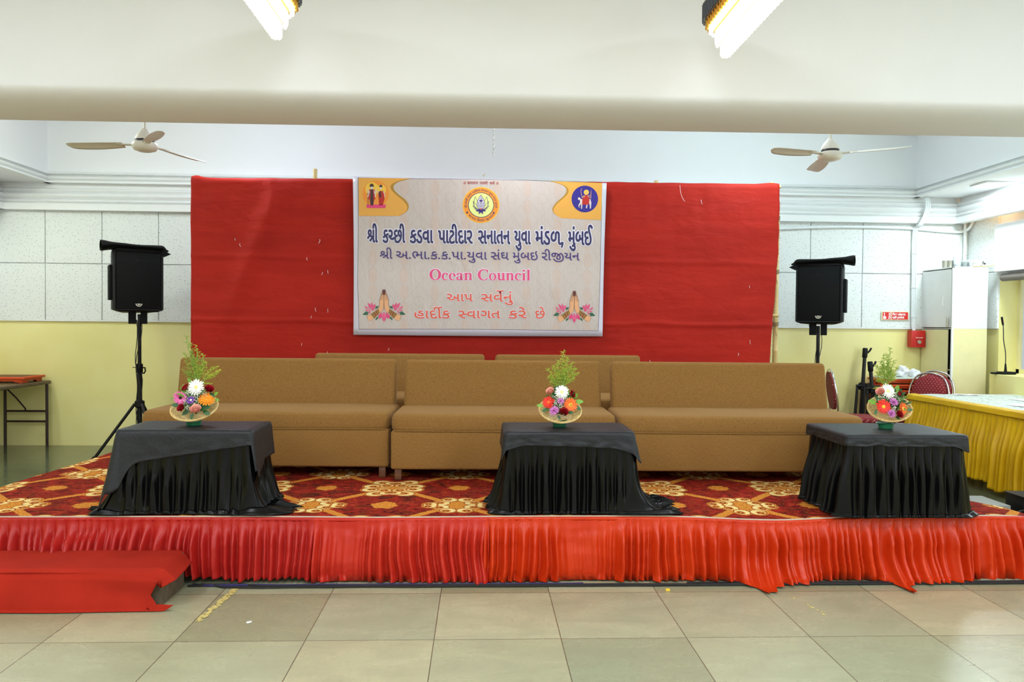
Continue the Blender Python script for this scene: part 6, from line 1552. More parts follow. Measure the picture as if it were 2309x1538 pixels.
def make_speaker(loc, rz, flip, label):
    t = empty('loudspeaker', loc, rz, label, 'loudspeaker', 'loudspeakers flanking the stage')
    w, h, d = 0.225, 0.63, 0.34; t.scale = (1.08, 1.08, 1.08)
    # body tapering to the back, bottom slightly curved
    P = [(-w, -0.02), (-w + 0.02, -0.045), (w - 0.02, -0.045), (w, -0.02), (w, 0.14), (w * 0.62, d - 0.06), (-w * 0.62, d - 0.06), (-w, 0.14)]
    b = MB(); lev = [(0.0, 0.80), (0.012, 0.93), (0.04, 1.0), (0.59, 1.0), (0.62, 0.97), (0.63, 0.9)]
    n = len(P)
    for z, s_ in lev: b.v += [(x * s_, y * s_ + (0.0), z + (0.02 * (x / w) ** 2 if z < 0.03 else 0)) for x, y in P]
    for i in range(len(lev) - 1):
        for j in range(n): b.f.append((i * n + j, i * n + (j + 1) % n, (i + 1) * n + (j + 1) % n, (i + 1) * n + j)); b.m.append(0)
    b.f += [tuple(range(n - 1, -1, -1)), tuple((len(lev) - 1) * n + j for j in range(n))]; b.m += [0, 0]
    b.build('cabinet', M_BLACKPL, t, sharp=50)
    g = MB().rbox(-w + 0.028, w - 0.028, -0.054, -0.04, 0.045, 0.60, 0.006, 2); gr = g.build('grille', M_GRILLE, t)
    f = MB(); x0, x1, z0, z1 = -w + 0.018, w - 0.018, 0.036, 0.608
    for a, c in (((x0, z0), (x1, z0)), ((x1, z0), (x1, z1)), ((x1, z1), (x0, z1)), ((x0, z1), (x0, z0))): f.tube([(a[0], -0.05, a[1]), (c[0], -0.05, c[1])], 0.008, 8)
    f.build('grille_frame', M_BLACKPL, t)
    MB().box(-w + 0.03, w - 0.03, -0.0555, -0.053, 0.505, 0.509).box(-0.025, 0.005, -0.057, -0.053, 0.512, 0.53).build('grille_seam', M_DARK, gr)
    s = MB()
    for x in (-w + 0.045, w - 0.045):
        for z in (0.065, 0.32, 0.58): s.cyl((x, -0.057, z), (x, -0.053, z), 0.005, n=8)
    s.build('screw', M_BLACKMET, gr)
    # half-round silver badge with a spoked mark
    q = MB(); cx, cz_ = 0.0, 0.098; R = 0.03
    arc = [(cx + R * cos(a), cz_ + R * sin(a)) for a in [pi + pi * i / 20 for i in range(21)]]; arci = [(cx + (R - 0.006) * cos(a), cz_ - 0.0 + (R - 0.006) * sin(a)) for a in [2 * pi - pi * i / 20 for i in range(21)]]
    q.extrude(arc + arci, 0.003, T=Matrix.Translation((0, -0.0575, 0)))
    for k, an in enumerate((200, 235, 270, 305, 340)):
        a = radians(an); da = 0.14
        q.extrude([(cx + 0.004 * cos(a), cz_ + 0.002), (cx + 0.022 * cos(a - da), cz_ + 0.022 * sin(a - da)), (cx + 0.022 * cos(a + da), cz_ + 0.022 * sin(a + da))], 0.003, T=Matrix.Translation((0, -0.0575, 0)))
    q.extrude([(cx - 0.012, cz_ + 0.004), (cx - 0.004, cz_ - 0.006), (cx, cz_ + 0.003), (cx + 0.004, cz_ - 0.006), (cx + 0.012, cz_ + 0.004), (cx, cz_ - 0.02)], 0.003, T=Matrix.Translation((0, -0.0577, 0)))
    q.build('badge', M_BADGE, t)
    # padded cover rolled up on top: pointed at one end, an open sleeve at the other
    c = MB(); s_ = flip
    def roll(u, v):
        x = s_ * (-0.285 + 0.61 * u); a = 2 * pi * v
        ry = 0.20; rz_ = 0.028 + 0.012 * n2(u * 3, 1)
        pt = sstep(0.0, 0.12, u); op = sstep(0.80, 1.0, u)
        ry *= (0.15 + 0.85 * pt); rz_ *= (0.25 + 0.75 * pt); rz_ += 0.022 * op; ry *= 1 - 0.5 * op
        return (x, 0.10 + ry * cos(a) - 0.10 * op, 0.648 - 0.012 * (1 - pt) + 0.015 * u - 0.012 * op + rz_ * sin(a) * (1 + 0.15 * n2(u * 6, v * 4)))
    c.grid(roll, 40, 28)
    c.build('rolled_cover', M_BLACKFAB, t, sharp=180, solid=0.004)
    e = MB(); e.extrude([(-s_ * 0.29, 0.595), (-s_ * 0.225, 0.625), (-s_ * 0.20, 0.66), (-s_ * 0.20, 0.57), (-s_ * 0.245, 0.572)], 0.16, T=Matrix.Translation((0, -0.06, 0))); e.build('cover_flap', M_BLACKFAB, t)
    for x0, x1 in ((-0.088, -0.02), (0.02, 0.08)): MB().rbox(x0, x1, -0.02, 0.0, -0.10, 0.02, 0.003, 1).build('hanging_flap', M_BLACKFAB, t)
    MB().rbox(s_ * (w + 0.014) - 0.014, s_ * (w + 0.014) + 0.014, 0.0, 0.15, 0.13, 0.47, 0.005, 1).build('side_flap', M_BLACKFAB, t)
    return t


def make_stand(loc, rz, hh, label):
    t = empty('speaker_stand', loc, rz, label, 'speaker stand', 'speaker stands flanking the stage')
    MB().tube([(0, 0, 0.10), (0, 0, 0.98)], 0.026, 14).build('lower_pole', M_BLACKMET, t)
    MB().tube([(0, 0, 0.95), (0, 0, hh)], 0.019, 14).build('upper_pole', M_BLACKMET, t)
    c = MB().tube([(0, 0, 0.93), (0, 0, 0.94), (0, 0, 1.02), (0, 0, 1.03)], [0.027, 0.034, 0.034, 0.024], 14); cl = c.build('clamp_collar', M_BLACKPL, t)
    MB().tube([(0.03, 0, 0.985), (0.06, -0.01, 0.985), (0.065, -0.01, 0.95), (0.05, -0.01, 0.925), (0.03, -0.005, 0.93)], 0.008, 8).tube([(0.0, -0.03, 0.985), (-0.06, -0.03, 0.99)], 0.004, 6).build('clamp_handle', M_BLACKPL, cl)
    MB().tube([(0, 0, 0.55), (0, 0, 0.57), (0, 0, 0.625), (0, 0, 0.64)], [0.028, 0.05, 0.05, 0.028], 14).build('leg_hub', M_BLACKPL, t)
    for k in range(3):
        a = radians(198 + 120 * k); q = Vector((cos(a), sin(a), 0))
        l = MB().tube([q * 0.045 + Vector((0, 0, 0.60)), q * 0.44 + Vector((0, 0, 0.02))], 0.016, 10).build('leg', M_BLACKMET, t)
        MB().tube([q * 0.025 + Vector((0, 0, 0.22)), q * 0.24 + Vector((0, 0, 0.31))], 0.009, 8).build('brace', M_BLACKMET, l)
        MB().tube([q * 0.425 + Vector((0, 0, 0.045)), q * 0.455 + Vector((0, 0, 0.003))], 0.021, 10).build('rubber_foot', M_BLACKPL, l)
    w_ = MB()
    for ph in (0.0, 2.0, 3.6):
        w_.tube([(0.028 * cos(ph + 2.4 * i / 6) + 0.012 * sin(i), -0.01 - 0.028 * abs(sin(ph + 2.4 * i / 6)), hh - 0.06 - (hh - 0.28) * i / 14) for i in range(15)], 0.004, 6)
    w_.build('dangling_cable', M_CABLE, t)
    return t


make_stand((-3.63, 8.2, 0), 0, 1.555, 'black tripod stand carrying the left loudspeaker, legs splayed behind the left black table')
make_speaker((-3.63, 8.17, 1.56), radians(31), -1, 'black loudspeaker on a tripod at the left, its rolled cover open to the left')
make_stand((3.74, 8.2, 0), radians(-10), 1.50, 'black tripod stand carrying the right loudspeaker, behind the right sofa')
make_speaker((3.73, 8.17, 1.505), radians(-31), 1, 'black loudspeaker on a tripod at the right, its rolled cover open to the right')


# ------------------------------------------------------------------ ceiling fans
def make_fan(loc, ang, label):
    t = empty('ceiling_fan', loc, 0, label, 'ceiling fan', 'ceiling fans in the stage bay')
    MB().lathe([(0.001, -0.072), (0.05, -0.07), (0.085, -0.058), (0.10, -0.035), (0.10, -0.015), (0.092, 0.0), (0.075, 0.005)], 36).build('motor_bowl', M_FAN, t)
    MB().lathe([(0.075, 0.004), (0.072, 0.006), (0.072, 0.024), (0.07, 0.026)], 30).build('dark_collar', M_DARKBAND, t)
    MB().lathe([(0.078, 0.024), (0.076, 0.034), (0.06, 0.07), (0.035, 0.10), (0.02, 0.118), (0.0, 0.12)], 30).build('canopy', M_FAN, t)
    MB().cyl((0, 0, 0.11), (0, 0, 3.85 - loc[2]), 0.012, n=12).build('down_rod', M_FAN, t)
    MB().lathe([(0.0, 3.85 - loc[2] - 0.09), (0.05, 3.85 - loc[2] - 0.07), (0.06, 3.85 - loc[2] - 0.001), (0.0, 3.85 - loc[2])], 20).build('ceiling_cup', M_FAN, t)
    for k in range(3):
        R = Matrix.Rotation(ang + 2 * pi * k / 3, 4, 'Z')
        def bl(u, v):
            x = 0.17 + 0.45 * u; w_ = 0.046 + 0.016 * sin(pi * u * 0.9) - 0.03 * sstep(0.9, 1.0, u)
            y = (v - 0.5) * 2 * w_
            return R @ Vector((x, y, -0.012 + y * 0.22 - 0.02 * (y / 0.07) ** 2 - 0.015 * u))
        b = MB(); b.grid(bl, 14, 6); o = b.build('blade', M_FAN, t, sharp=180, solid=0.003)
        c = MB().box(0.085, 0.22, -0.022, 0.022, -0.02, -0.012, 0, R); c.build('blade_bracket', M_FAN, o)
    return t


make_fan((-2.765, 6.35, 2.945), radians(182), 'ceiling fan at the left, hanging behind the beam')
make_fan((2.97, 6.35, 2.975), radians(-40), 'ceiling fan at the right, hanging behind the beam')
b = MB(); z = 3.85; i = 0
while z > 3.02:
    a = (pi / 2) * (i % 2); P = [(0.107 + 0.007 * cos(q) * cos(a), 6.9 + 0.007 * cos(q) * sin(a), z - 0.013 + 0.013 * sin(q)) for q in [2 * pi * j / 10 for j in range(10)]]
    b.tube(P, 0.0022, 4, 0, True); z -= 0.020; i += 1
tag(b.build('hanging_chain', M_GREYLID), 'thin metal chain hanging from the ceiling above the banner', 'chain')


# ------------------------------------------------------------------ linear crystal chandeliers in front of the beam
def make_chandelier(loc, label):
    t = empty('crystal_chandelier', loc, 0, label, 'chandelier', 'crystal chandeliers in front of the beam')
    H = 3.9 - loc[2]
    MB().rbox(-0.10, 0.10, -0.5, 0.5, H - 0.03, H, 0.01, 2).build('ceiling_plate', M_GOLD, t)
    for y in (-0.4, 0.4): MB().cyl((0, y, 0.30), (0, y, H - 0.03), 0.008, n=10).build('hanging_rod', M_GOLD, t)
    MB().rbox(-0.10, 0.10, -0.58, 0.58, 0.285, 0.30, 0.006, 2).build('frame', M_GOLD, t)
    def stadium(w_, l_, step):
        P = []; s_ = l_ - w_
        n = max(2, int(2 * s_ / step))
        for i in range(n): P.append((w_, -s_ + 2 * s_ * i / n))
        m = max(3, int(pi * w_ / step))
        for i in range(m): a = pi * i / m; P.append((w_ * cos(a), s_ + w_ * sin(a)))
        for i in range(n): P.append((-w_, s_ - 2 * s_ * i / n))
        for i in range(m): a = pi + pi * i / m; P.append((w_ * cos(a), -s_ + w_ * sin(a)))
        return P
    rings = (('glass_tube', 0.128, 0.62, 0.026, 0.30, 0.205, 0.0095, M_BTUBE, False), ('gold_tip', 0.110, 0.60, 0.04, 0.285, 0.165, 0.0095, M_GOLD, False),
             ('crystal_rod', 0.088, 0.58, 0.036, 0.255, 0.135, 0.0115, M_CRYSTAL, True), ('crystal_rod', 0.054, 0.55, 0.038, 0.165, 0.065, 0.0115, M_CRYSTAL, True), ('crystal_rod', 0.020, 0.52, 0.042, 0.105, 0.0, 0.0125, M_CRYSTAL, True))
    for name, w_, l_, st, za, zb, r, m, rnd in rings:
        src = None
        b = MB()
        if rnd: b.tube([(0, 0, za), (0, 0, zb + 0.015), (0, 0, zb + 0.005), (0, 0, zb)], [r, r, r * 0.75, r * 0.2], 10)
        else: b.cyl((0, 0, za), (0, 0, zb), r, n=10)
        for (x, y) in stadium(w_, l_, st):
            if src is None: src = b.build(name, m, t, sharp=50); o = src
            else: o = src.copy(); COL.objects.link(o); o.parent = t
            o.location = (x, y, 0)
    for w_, l_, z in ((0.128, 0.62, 0.30), (0.110, 0.60, 0.27), (0.088, 0.58, 0.255), (0.068, 0.562, 0.150), (0.054, 0.55, 0.165), (0.036, 0.535, 0.090), (0.020, 0.52, 0.105)):
        MB().tube([(x, y, z) for x, y in stadium(w_, l_, 0.03)], 0.007, 6, 0, True).build('rail', M_GOLD, t)
    return t


make_chandelier((1.385, 3.78, 3.02), 'lit crystal chandelier at the right, black glass tubes round its top')
make_chandelier((-1.125, 3.70, 3.03), 'lit crystal chandelier at the left, black glass tubes round its top')
lp = MB().rbox(5.45, 5.78, 7.96, 8.24, 3.066, 3.084, 0.004, 1); o = tag(lp.build('ceiling_light', M_GYPSUM), 'bright square LED panel in the white soffit at the upper right', 'ceiling light')
MB().box(5.47, 5.76, 7.98, 8.22, 3.0655, 3.0665).build('diffuser', M_LED, o)


# ------------------------------------------------------------------ left side: folding table with a low stool
t = empty('folding_table', (-5.33, 8.2, 0), 0, 'brown folding table with steel legs against the left wall', 'table')
MB().rbox(-0.36, 0.30, -1.0, 0.87, 0.735, 0.775, 0.012, 3).build('table_top', M_TRUNK, t)
for y in (-0.75, 0.80):
    for x in (-0.18, 0.295): MB().tube([(x - 0.01, y, 0.0), (x - 0.01, y, 0.735)], 0.016, 10).build('leg', M_BROWNMET, t)
    for z in (0.30, 0.42): MB().cyl((-0.19, y, z), (0.285, y, z), 0.012, n=10).build('cross_bar', M_BROWNMET, t)
    MB().tube([(0.04, y, 0.425), (0.045, y - 0.01, 0.45), (0.0, y - 0.1 * (1 if y > 0 else -1), 0.58), (-0.05, y - 0.25 * (1 if y > 0 else -1), 0.735)], 0.009, 8).build('brace', M_BROWNMET, t)


def make_stool(loc, rz, label, w=0.56, d=0.42, top=None, group='low orange stools stacked by the wall'):
    t = empty('low_stool', loc, rz, label, 'low stool', group)
    MB().rbox(-w / 2, w / 2, -d / 2, d / 2, 0.040, 0.066, 0.006, 2).build('top', M_ORANGE, t)
    if top: MB().rbox(-w / 2 + 0.05, w / 2 - 0.05, -d / 2 + 0.05, d / 2 - 0.04, 0.0655, 0.0675, 0.0008, 1).build('worn_patch', M_WORN, t)
    for sx in (-1, 1):
        x = sx * (w / 2 - 0.05)
        MB().extrude([(-d / 2 + 0.02, 0.0), (-d / 2 + 0.12, 0.0), (-d / 2 + 0.15, 0.02), (d / 2 - 0.15, 0.02), (d / 2 - 0.12, 0.0), (d / 2 - 0.02, 0.0), (d / 2 - 0.02, 0.042), (-d / 2 + 0.02, 0.042)], 0.04, T=Matrix(((0, 1, 0, x - 0.02), (1, 0, 0, 0), (0, 0, 1, 0), (0, 0, 0, 1)))).build('leg', M_ORANGE, t)
    MB().extrude([(-w / 2 + 0.04, 0.008), (-w / 2 + 0.1, 0.008), (-w / 2 + 0.13, 0.02), (w / 2 - 0.13, 0.02), (w / 2 - 0.1, 0.008), (w / 2 - 0.04, 0.008), (w / 2 - 0.04, 0.042), (-w / 2 + 0.04, 0.042)], 0.02, T=Matrix.Translation((0, -d / 2 + 0.015, 0))).build('apron', M_ORANGE, t)
    return t


make_stool((-5.37, 8.82, 0.776), radians(2), 'low orange stool with a worn brown top, alone on the folding table at the left', 0.58, 0.44, True, 'orange low stools')

# ------------------------------------------------------------------ right side: stack of stools, stands, chairs
ords = ['lowest', 'second', 'third', 'fourth', 'fifth', 'sixth', 'seventh', 'eighth', 'ninth', 'tenth', 'eleventh', 'twelfth']
N = 13
rr = random.Random(4)
for i in range(N):
    lab = 'low orange stool, %s in the stack near the red alarm box' % ('topmost' if i == N - 1 else '%s from the floor' % ords[i] if i < 6 else '%s from the top' % ['second', 'third', 'fourth', 'fifth', 'sixth', 'seventh', 'eighth'][N - 2 - i])
    make_stool((5.06 + rr.uniform(-.008, .008), 8.92 + rr.uniform(-.006, .006), 0.0675 * i + 0.0005), radians(rr.uniform(-1.5, 1.5)), lab, 0.60, 0.32)
zt_ = 0.0675 * (N - 1) + 0.067
o = tag(MB().rbox(4.80, 5.35, 8.75, 9.07, zt_, zt_ + 0.016, 0.004, 1).build('white_board', M_CARTON), 'thin white board lying on the stack of orange stools', 'board')


def crumple(c, r, sc, seed):
    b = MB(); b.ball(c, r, 28, 20, 0, sc)
    out = []
    for p in b.v:
        d = Vector((p[0] - c[0], p[1] - c[1], p[2] - c[2])); k = 1 + 0.5 * n2(d.x * 22, d.y * 22, d.z * 22 + seed) + 0.22 * abs(n2(d.x * 55, d.y * 55, d.z * 55 + seed))
        out.append((c[0] + d.x * k, c[1] + d.y * k, max(zt_ + 0.0175, c[2] + d.z * k)))
    b.v = out; return b


b = crumple((5.09, 8.86, zt_ + 0.07), 0.075, (1.0, 0.8, 0.95), 1); b2 = crumple((5.22, 8.85, zt_ + 0.055), 0.06, (1.1, 0.8, 0.9), 7); b3 = crumple((5.30, 8.87, zt_ + 0.045), 0.035, (1.3, 0.7, 0.8), 3)
b.add(b2.v, b2.f).add(b3.v, b3.f); tag(b.build('plastic_bag', M_BAG, sharp=180), 'crumpled white plastic bag on top of the stool stack', 'bag')


def folded_stand(x, y, lean, h, rz, label):
    t = empty('folded_stand', (x, y, 0), rz, label, 'folded stand', 'folded tripod stands by the wall')
    P = lambda z, dx=0.0, dy=0.0: (dx + lean * z, dy + 0.10 * z / 1.2, z)
    MB().tube([P(0.35), P(h)], 0.021, 12).build('pole', M_BLACKMET, t)
    MB().tube([P(h - 0.12), P(h - 0.11), P(h - 0.01), P(h)], [0.022, 0.03, 0.03, 0.024], 12).build('top_socket', M_BLACKPL, t)
    MB().tube([P(h - 0.06, 0.03), P(h - 0.03, 0.06), P(h - 0.0, 0.075)], 0.012, 8).build('clamp_knob', M_BLACKPL, t)
    MB().tube([P(0.72), P(0.73), P(0.80), P(0.82)], [0.024, 0.05, 0.05, 0.024], 12).build('leg_hub', M_BLACKPL, t)
    MB().tube([P(0.775, -0.09, -0.02), P(0.78, 0.0, -0.03), P(0.80, 0.08, -0.02)], 0.018, 8).build('hub_arm', M_BLACKPL, t)
    for dx, dy in ((-0.07, -0.01), (0.0, -0.05), (0.065, -0.01)):
        l = MB().tube([P(0.78, dx, dy), P(0.05, dx * 1.25, dy * 1.2)], 0.016, 10).build('leg', M_BLACKMET, t)
        MB().tube([P(0.07, dx * 1.25, dy * 1.2), P(0.003, dx * 1.27, dy * 1.2)], 0.02, 8).build('rubber_foot', M_BLACKPL, l)
        MB().tube([P(0.5, dx * 1.1, dy * 1.1), P(0.30, dx * 0.3, dy * 0.3)], 0.008, 6).build('brace', M_BLACKMET, l)
    return t


folded_stand(4.59, 8.92, 0.093, 1.235, 0, 'taller folded black tripod stand leaning on the wall beside the orange stools')
folded_stand(4.62, 8.55, -0.043, 1.09, radians(8), 'shorter folded black tripod stand between the taller one and the orange stools')


def make_chair(loc, rz, label, tilt=0.0):
    t = empty('banquet_chair', loc, rz, label, 'chair', 'maroon banquet chairs')
    oval = lambda k, y, n=28: [(0.2 * k * (abs(cos(a)) ** 0.8) * (1 if cos(a) > 0 else -1), y + 0.05 * (sin(a) * 0.5 + 0.5), 0.765 + 0.225 * k * sin(a)) for a in [2 * pi * i / n for i in range(n)]]
    b = MB(); O = oval(0.95, 0.195); n = len(O)
    for dy, k in ((-0.012, 0.9), (-0.018, 0.0)):
        pass
    def pad(u, v):
        a = 2 * pi * u; q = sin(pi * v * 0.5) if v <= 1 else 1
        x, y, z = oval(0.95, 0.2, 1)[0] if False else (0.19 * (abs(cos(a)) ** 0.8) * (1 if cos(a) > 0 else -1), 0, 0.214 * sin(a))
        return (x * q, 0.2 + 0.05 * (sin(a) * q * 0.5 + 0.5) - 0.03 * (1 - q * q) ** 0.5 if q < 1 else 0.2 + 0.05 * (sin(a) * 0.5 + 0.5), 0.765 + z * q)
    b.grid(pad, 40, 10, closeu=True)
    k0 = len(b.v); b.v += [(x, y + 0.03, z) for x, y, z in [pad(i / 40, 1.0) for i in range(40)]]; b.f.append(tuple(range(k0, k0 + 40))); b.m.append(0)
    for i in range(40): b.f.append((k0 - 40 + i, k0 - 40 + (i + 1) % 40, k0 + (i + 1) % 40, k0 + i)); b.m.append(0)
    b.build('backrest', M_DOTS, t, sharp=60)
    MB().rbox(-0.215, 0.215, -0.22, 0.20, 0.425, 0.49, 0.028, 4).build('seat', M_DOTS, t)
    fr = MB()
    top = [(0.205, 0.215, 0.46), (0.215, 0.21, 0.62), (0.215, 0.235, 0.80), (0.16, 0.255, 0.945), (0.06, 0.262, 1.0), (-0.06, 0.262, 1.0), (-0.16, 0.255, 0.945), (-0.215, 0.235, 0.80), (-0.215, 0.21, 0.62), (-0.205, 0.215, 0.46)]
    fr.tube(spline(top, 6), 0.011, 10); fr.build('back_frame', M_CHROME, t, sharp=60)
    s = MB(); s.tube(spline([(0.205, 0.215, 0.46), (0.222, 0.10, 0.425), (0.222, -0.15, 0.425), (0.17, -0.235, 0.425), (-0.17, -0.235, 0.425), (-0.222, -0.15, 0.425), (-0.222, 0.10, 0.425), (-0.205, 0.215, 0.46)], 6), 0.010, 10); s.build('seat_frame', M_CHROME, t, sharp=60)
    for x in (-1, 1):
        MB().tube([(x * 0.20, -0.20, 0.43), (x * 0.205, -0.225, 0.0)], 0.0105, 10).build('leg', M_CHROME, t)
        MB().tube([(x * 0.205, 0.215, 0.47), (x * 0.21, 0.235, 0.25), (x * 0.21, 0.30, 0.0)], 0.0105, 10).build('leg', M_CHROME, t)
    MB().cyl((-0.205, 0.236, 0.24), (0.205, 0.236, 0.24), 0.008, n=8).build('stretcher', M_CHROME, t)
    return t


make_chair((4.235, 8.36, 0), radians(76), 'maroon banquet chair seen from the side at the end of the right sofa')
c1 = make_chair((5.005, 8.315, 0), radians(-48), 'front maroon banquet chair of the stacked pair behind the mustard-skirted table')
c2 = copy_tree(c1); c1.scale = (0.96, 0.96, 0.96); c2.scale = (0.96, 0.96, 0.96); c2.location = (5.09, 8.35, 0.022); c2['label'] = 'rear maroon banquet chair of the stacked pair, only its chrome rim showing'

# ------------------------------------------------------------------ mustard-skirted table
t = empty('skirted_table', (5.3, 6.9, 0), 0, 'long table with a pleated mustard satin skirt at the right edge', 'table')
XT, Y0, Y1, ZT = 4.655, 5.5, 7.96, 0.757
MB().box(XT - 5.3 + 0.02, 0.62, Y0 - 6.9, Y1 - 6.9, ZT - 0.03, ZT).build('table_top', M_TRUNK, t)
for x in (-0.52, 0.55):
    for y in (-1.3, 1.0): MB().cyl((x, y, 0), (x, y, ZT - 0.03), 0.018, n=10).build('leg', M_BLACKMET, t)
rr = random.Random(31); edges = [0]
while edges[-1] < Y1 - Y0: edges.append(edges[-1] + rr.uniform(0.035, 0.10))
am = [rr.uniform(0.4, 1) for _ in edges]
import bisect


def yskirt(u, v):
    y = Y1 - (Y1 - Y0) * u; s_ = (Y1 - y) + (0.07 * n2(u * 7, v * 0.9) + 0.012 * n2(u * 30, v * 1.5)) * v
    i = max(0, min(len(edges) - 2, bisect.bisect(edges, s_) - 1)); g = max(0, min(1, (s_ - edges[i]) / (edges[i + 1] - edges[i])))
    p = am[i] * fold(g, am[i], v, i * 0.3)
    a = 0.06 * sstep(0.08, 0.55, v) + 0.008
    x = XT - 0.008 - 0.05 * v - a * p + 0.01 * n2(u * 5, v)
    zb = 0.085 + 0.03 * n2(u * 14, 2) - 0.045 * math.exp(-((y - 6.42) / 0.12) ** 2)
    z = ZT + 0.012 - (ZT - zb) * v
    return (x - 5.3, y - 6.9, z)


b = MB(); b.grid(yskirt, 420, 36)
b.grid(lambda u, v: (XT - 0.008 - 0.05 * v - 5.3 + (1.2 * u), Y1 - 6.9 + 0.012 + 0.02 * abs(sin(u * 40)) * v, ZT + 0.01 - (ZT - 0.05) * v), 120, 8)
b.build('pleated_skirt', M_GOLDSATIN, t, sharp=180, solid=0.003)
b = MB()


def band(u, v):
    y = Y1 + 0.02 - (Y1 - Y0 + 0.02) * u; a = pi * 0.5 * min(1, v * 2)
    x = XT + 0.05 - 0.07 * sin(a) - 0.012 * max(0, v - 0.5) * 2; z = ZT + 0.016 * cos(a) + 0.004 - 0.085 * max(0, v - 0.5) + 0.004 * n2(u * 25, v * 3)
    return (x - 5.3, y - 6.9, z)


b.grid(band, 160, 12)
b.build('skirt_band', M_GOLDSATIN, t, sharp=180, solid=0.003)
b = MB(); b.grid(lambda u, v: (XT + 0.035 + (5.93 - XT) * u, Y0 + (Y1 - Y0 + 0.01) * v, ZT + 0.014 + 0.004 * n2(u * 9, v * 14)), 40, 80)
tag(b.build('table_sheet', M_PRINT, sharp=180, solid=0.002), 'pale printed sheet covering the top of the mustard-skirted table', 'table cover')
for k, (x, y, a, w_, d_, lab) in enumerate(((5.05, 6.72, 0.3, 0.21, 0.30, 'loose white paper lying nearest the skirt on the mustard-skirted table'), (5.2, 7.85, -0.2, 0.24, 0.12, 'crumpled white paper at the far end of the mustard-skirted table'), (5.5, 7.3, 0.1, 0.30, 0.21, 'loose white paper in the middle of the mustard-skirted table'))):
    c_, s_ = cos(a), sin(a); b = MB()
    b.grid(lambda u, v: (x + (u - .5) * w_ * c_ - (v - .5) * d_ * s_, y + (u - .5) * w_ * s_ + (v - .5) * d_ * c_, ZT + 0.0195 + 0.006 * abs(n2(u * 3 + k, v * 3)) * (2.2 if k == 1 else 0.5)), 8, 8)
    tag(b.build('paper_sheet', M_PAPER, sharp=180, solid=0.0008), lab, 'paper', 'papers on the skirted table')

# black amplifier box and the grey block it stands by, right of the stage
t = empty('power_box', (4.175, 5.45, 0), 0, 'black vented power box at the right edge beside the stage', 'electronics')
MB().rbox(-0.14, 0.22, -0.12, 0.14, 0.0, 0.238, 0.006, 2).build('case', M_BLACKMET, t)
v_ = MB()
for r_ in range(4):
    for c_ in range(5): v_.tube([(-0.10 + 0.055 * c_, -0.1215, 0.085 + 0.038 * r_), (-0.075 + 0.055 * c_, -0.1215, 0.089 + 0.038 * r_)], 0.0035, 6)
v_.build('vent_slots', M_GREYLID, t); MB().ball((-0.115, -0.122, 0.215), 0.006, 8, 6).build('indicator', M_LEAFL, t)
MB().rbox(-0.15, 0.23, -0.13, 0.15, 0.238, 0.243, 0.002, 1).build('lid', M_BLACKPL, t)
tag(MB().rbox(3.70, 3.98, 5.45, 5.78, 0.0, 0.165, 0.006, 2).build('grey_block', plain('grey_block', rgb(150, 152, 146), 0.7)), 'low pale grey block beside the black power box', 'block')
tag(MB().tube(spline([(4.035, 5.36, 0.15), (3.99, 5.34, 0.155), (3.95, 5.34, 0.14), (3.93, 5.36, 0.08), (3.91, 5.38, 0.008)], 6), 0.007, 8).build('power_lead', M_CABLE), 'short black lead curving out of the power box', 'cable')

# ------------------------------------------------------------------ built-in cupboard in the corner
t = empty('corner_cupboard', (5.45, 8.5, 0), 0, 'corner cupboard painted white above and pale yellow below', 'cupboard')
MB().rbox(0.02, 0.42, 0.0, 0.02, 0.0, DADO, 0.003, 1).build('lower_front', M_CREAMPAINT, t)
MB().rbox(0.02, 0.42, 0.0, 0.02, DADO, 2.19, 0.003, 1).build('upper_front', M_CABWHITE, t)
MB().rbox(0.0, 0.022, 0.0, 0.022, 0.0, 2.20, 0.003, 1).build('corner_post', M_CABWHITE, t)
MB().box(0.0, 0.42, 0.0, 0.60, 2.185, 2.20).box(0.03, 0.42, 0.02, 0.60, 1.475, 1.49).build('shelf_boards', M_CABWHITE, t)
MB().box(0.40, 0.42, 0.02, 0.60, 0, 2.185).build('side_panel', M_CABWHITE, t)
MB().box(0.06, 0.07, 0.02, 0.60, 0.0, 2.18).build('dark_inside', M_DARK, t)
d_ = MB().rbox(0.0, 0.018, 0.03, 0.60, 1.497, 2.175, 0.003, 1).build('door', M_CABWHITE, t)
MB().tube(spline([(-0.002, 0.13, 1.86), (-0.03, 0.13, 1.85), (-0.035, 0.13, 1.80), (-0.03, 0.13, 1.75), (-0.002, 0.13, 1.74)], 5), 0.005, 8).build('handle', M_CABWHITE, d_)
MB().rbox(-0.02, 0.0, 0.055, 0.085, 1.50, 1.62, 0.006, 2).build('padlock', M_STEEL, d_)
d_ = MB().rbox(0.0, 0.018, 0.085, 0.60, 0.02, 1.47, 0.003, 1).build('door', M_CREAMPAINT, t); d_['label'] = 'pale yellow lower door standing slightly ajar'
MB().cyl((0.008, 0.03, 1.0), (0.008, 0.09, 1.0), 0.008, n=8).build('hinge', M_STEEL, d_)
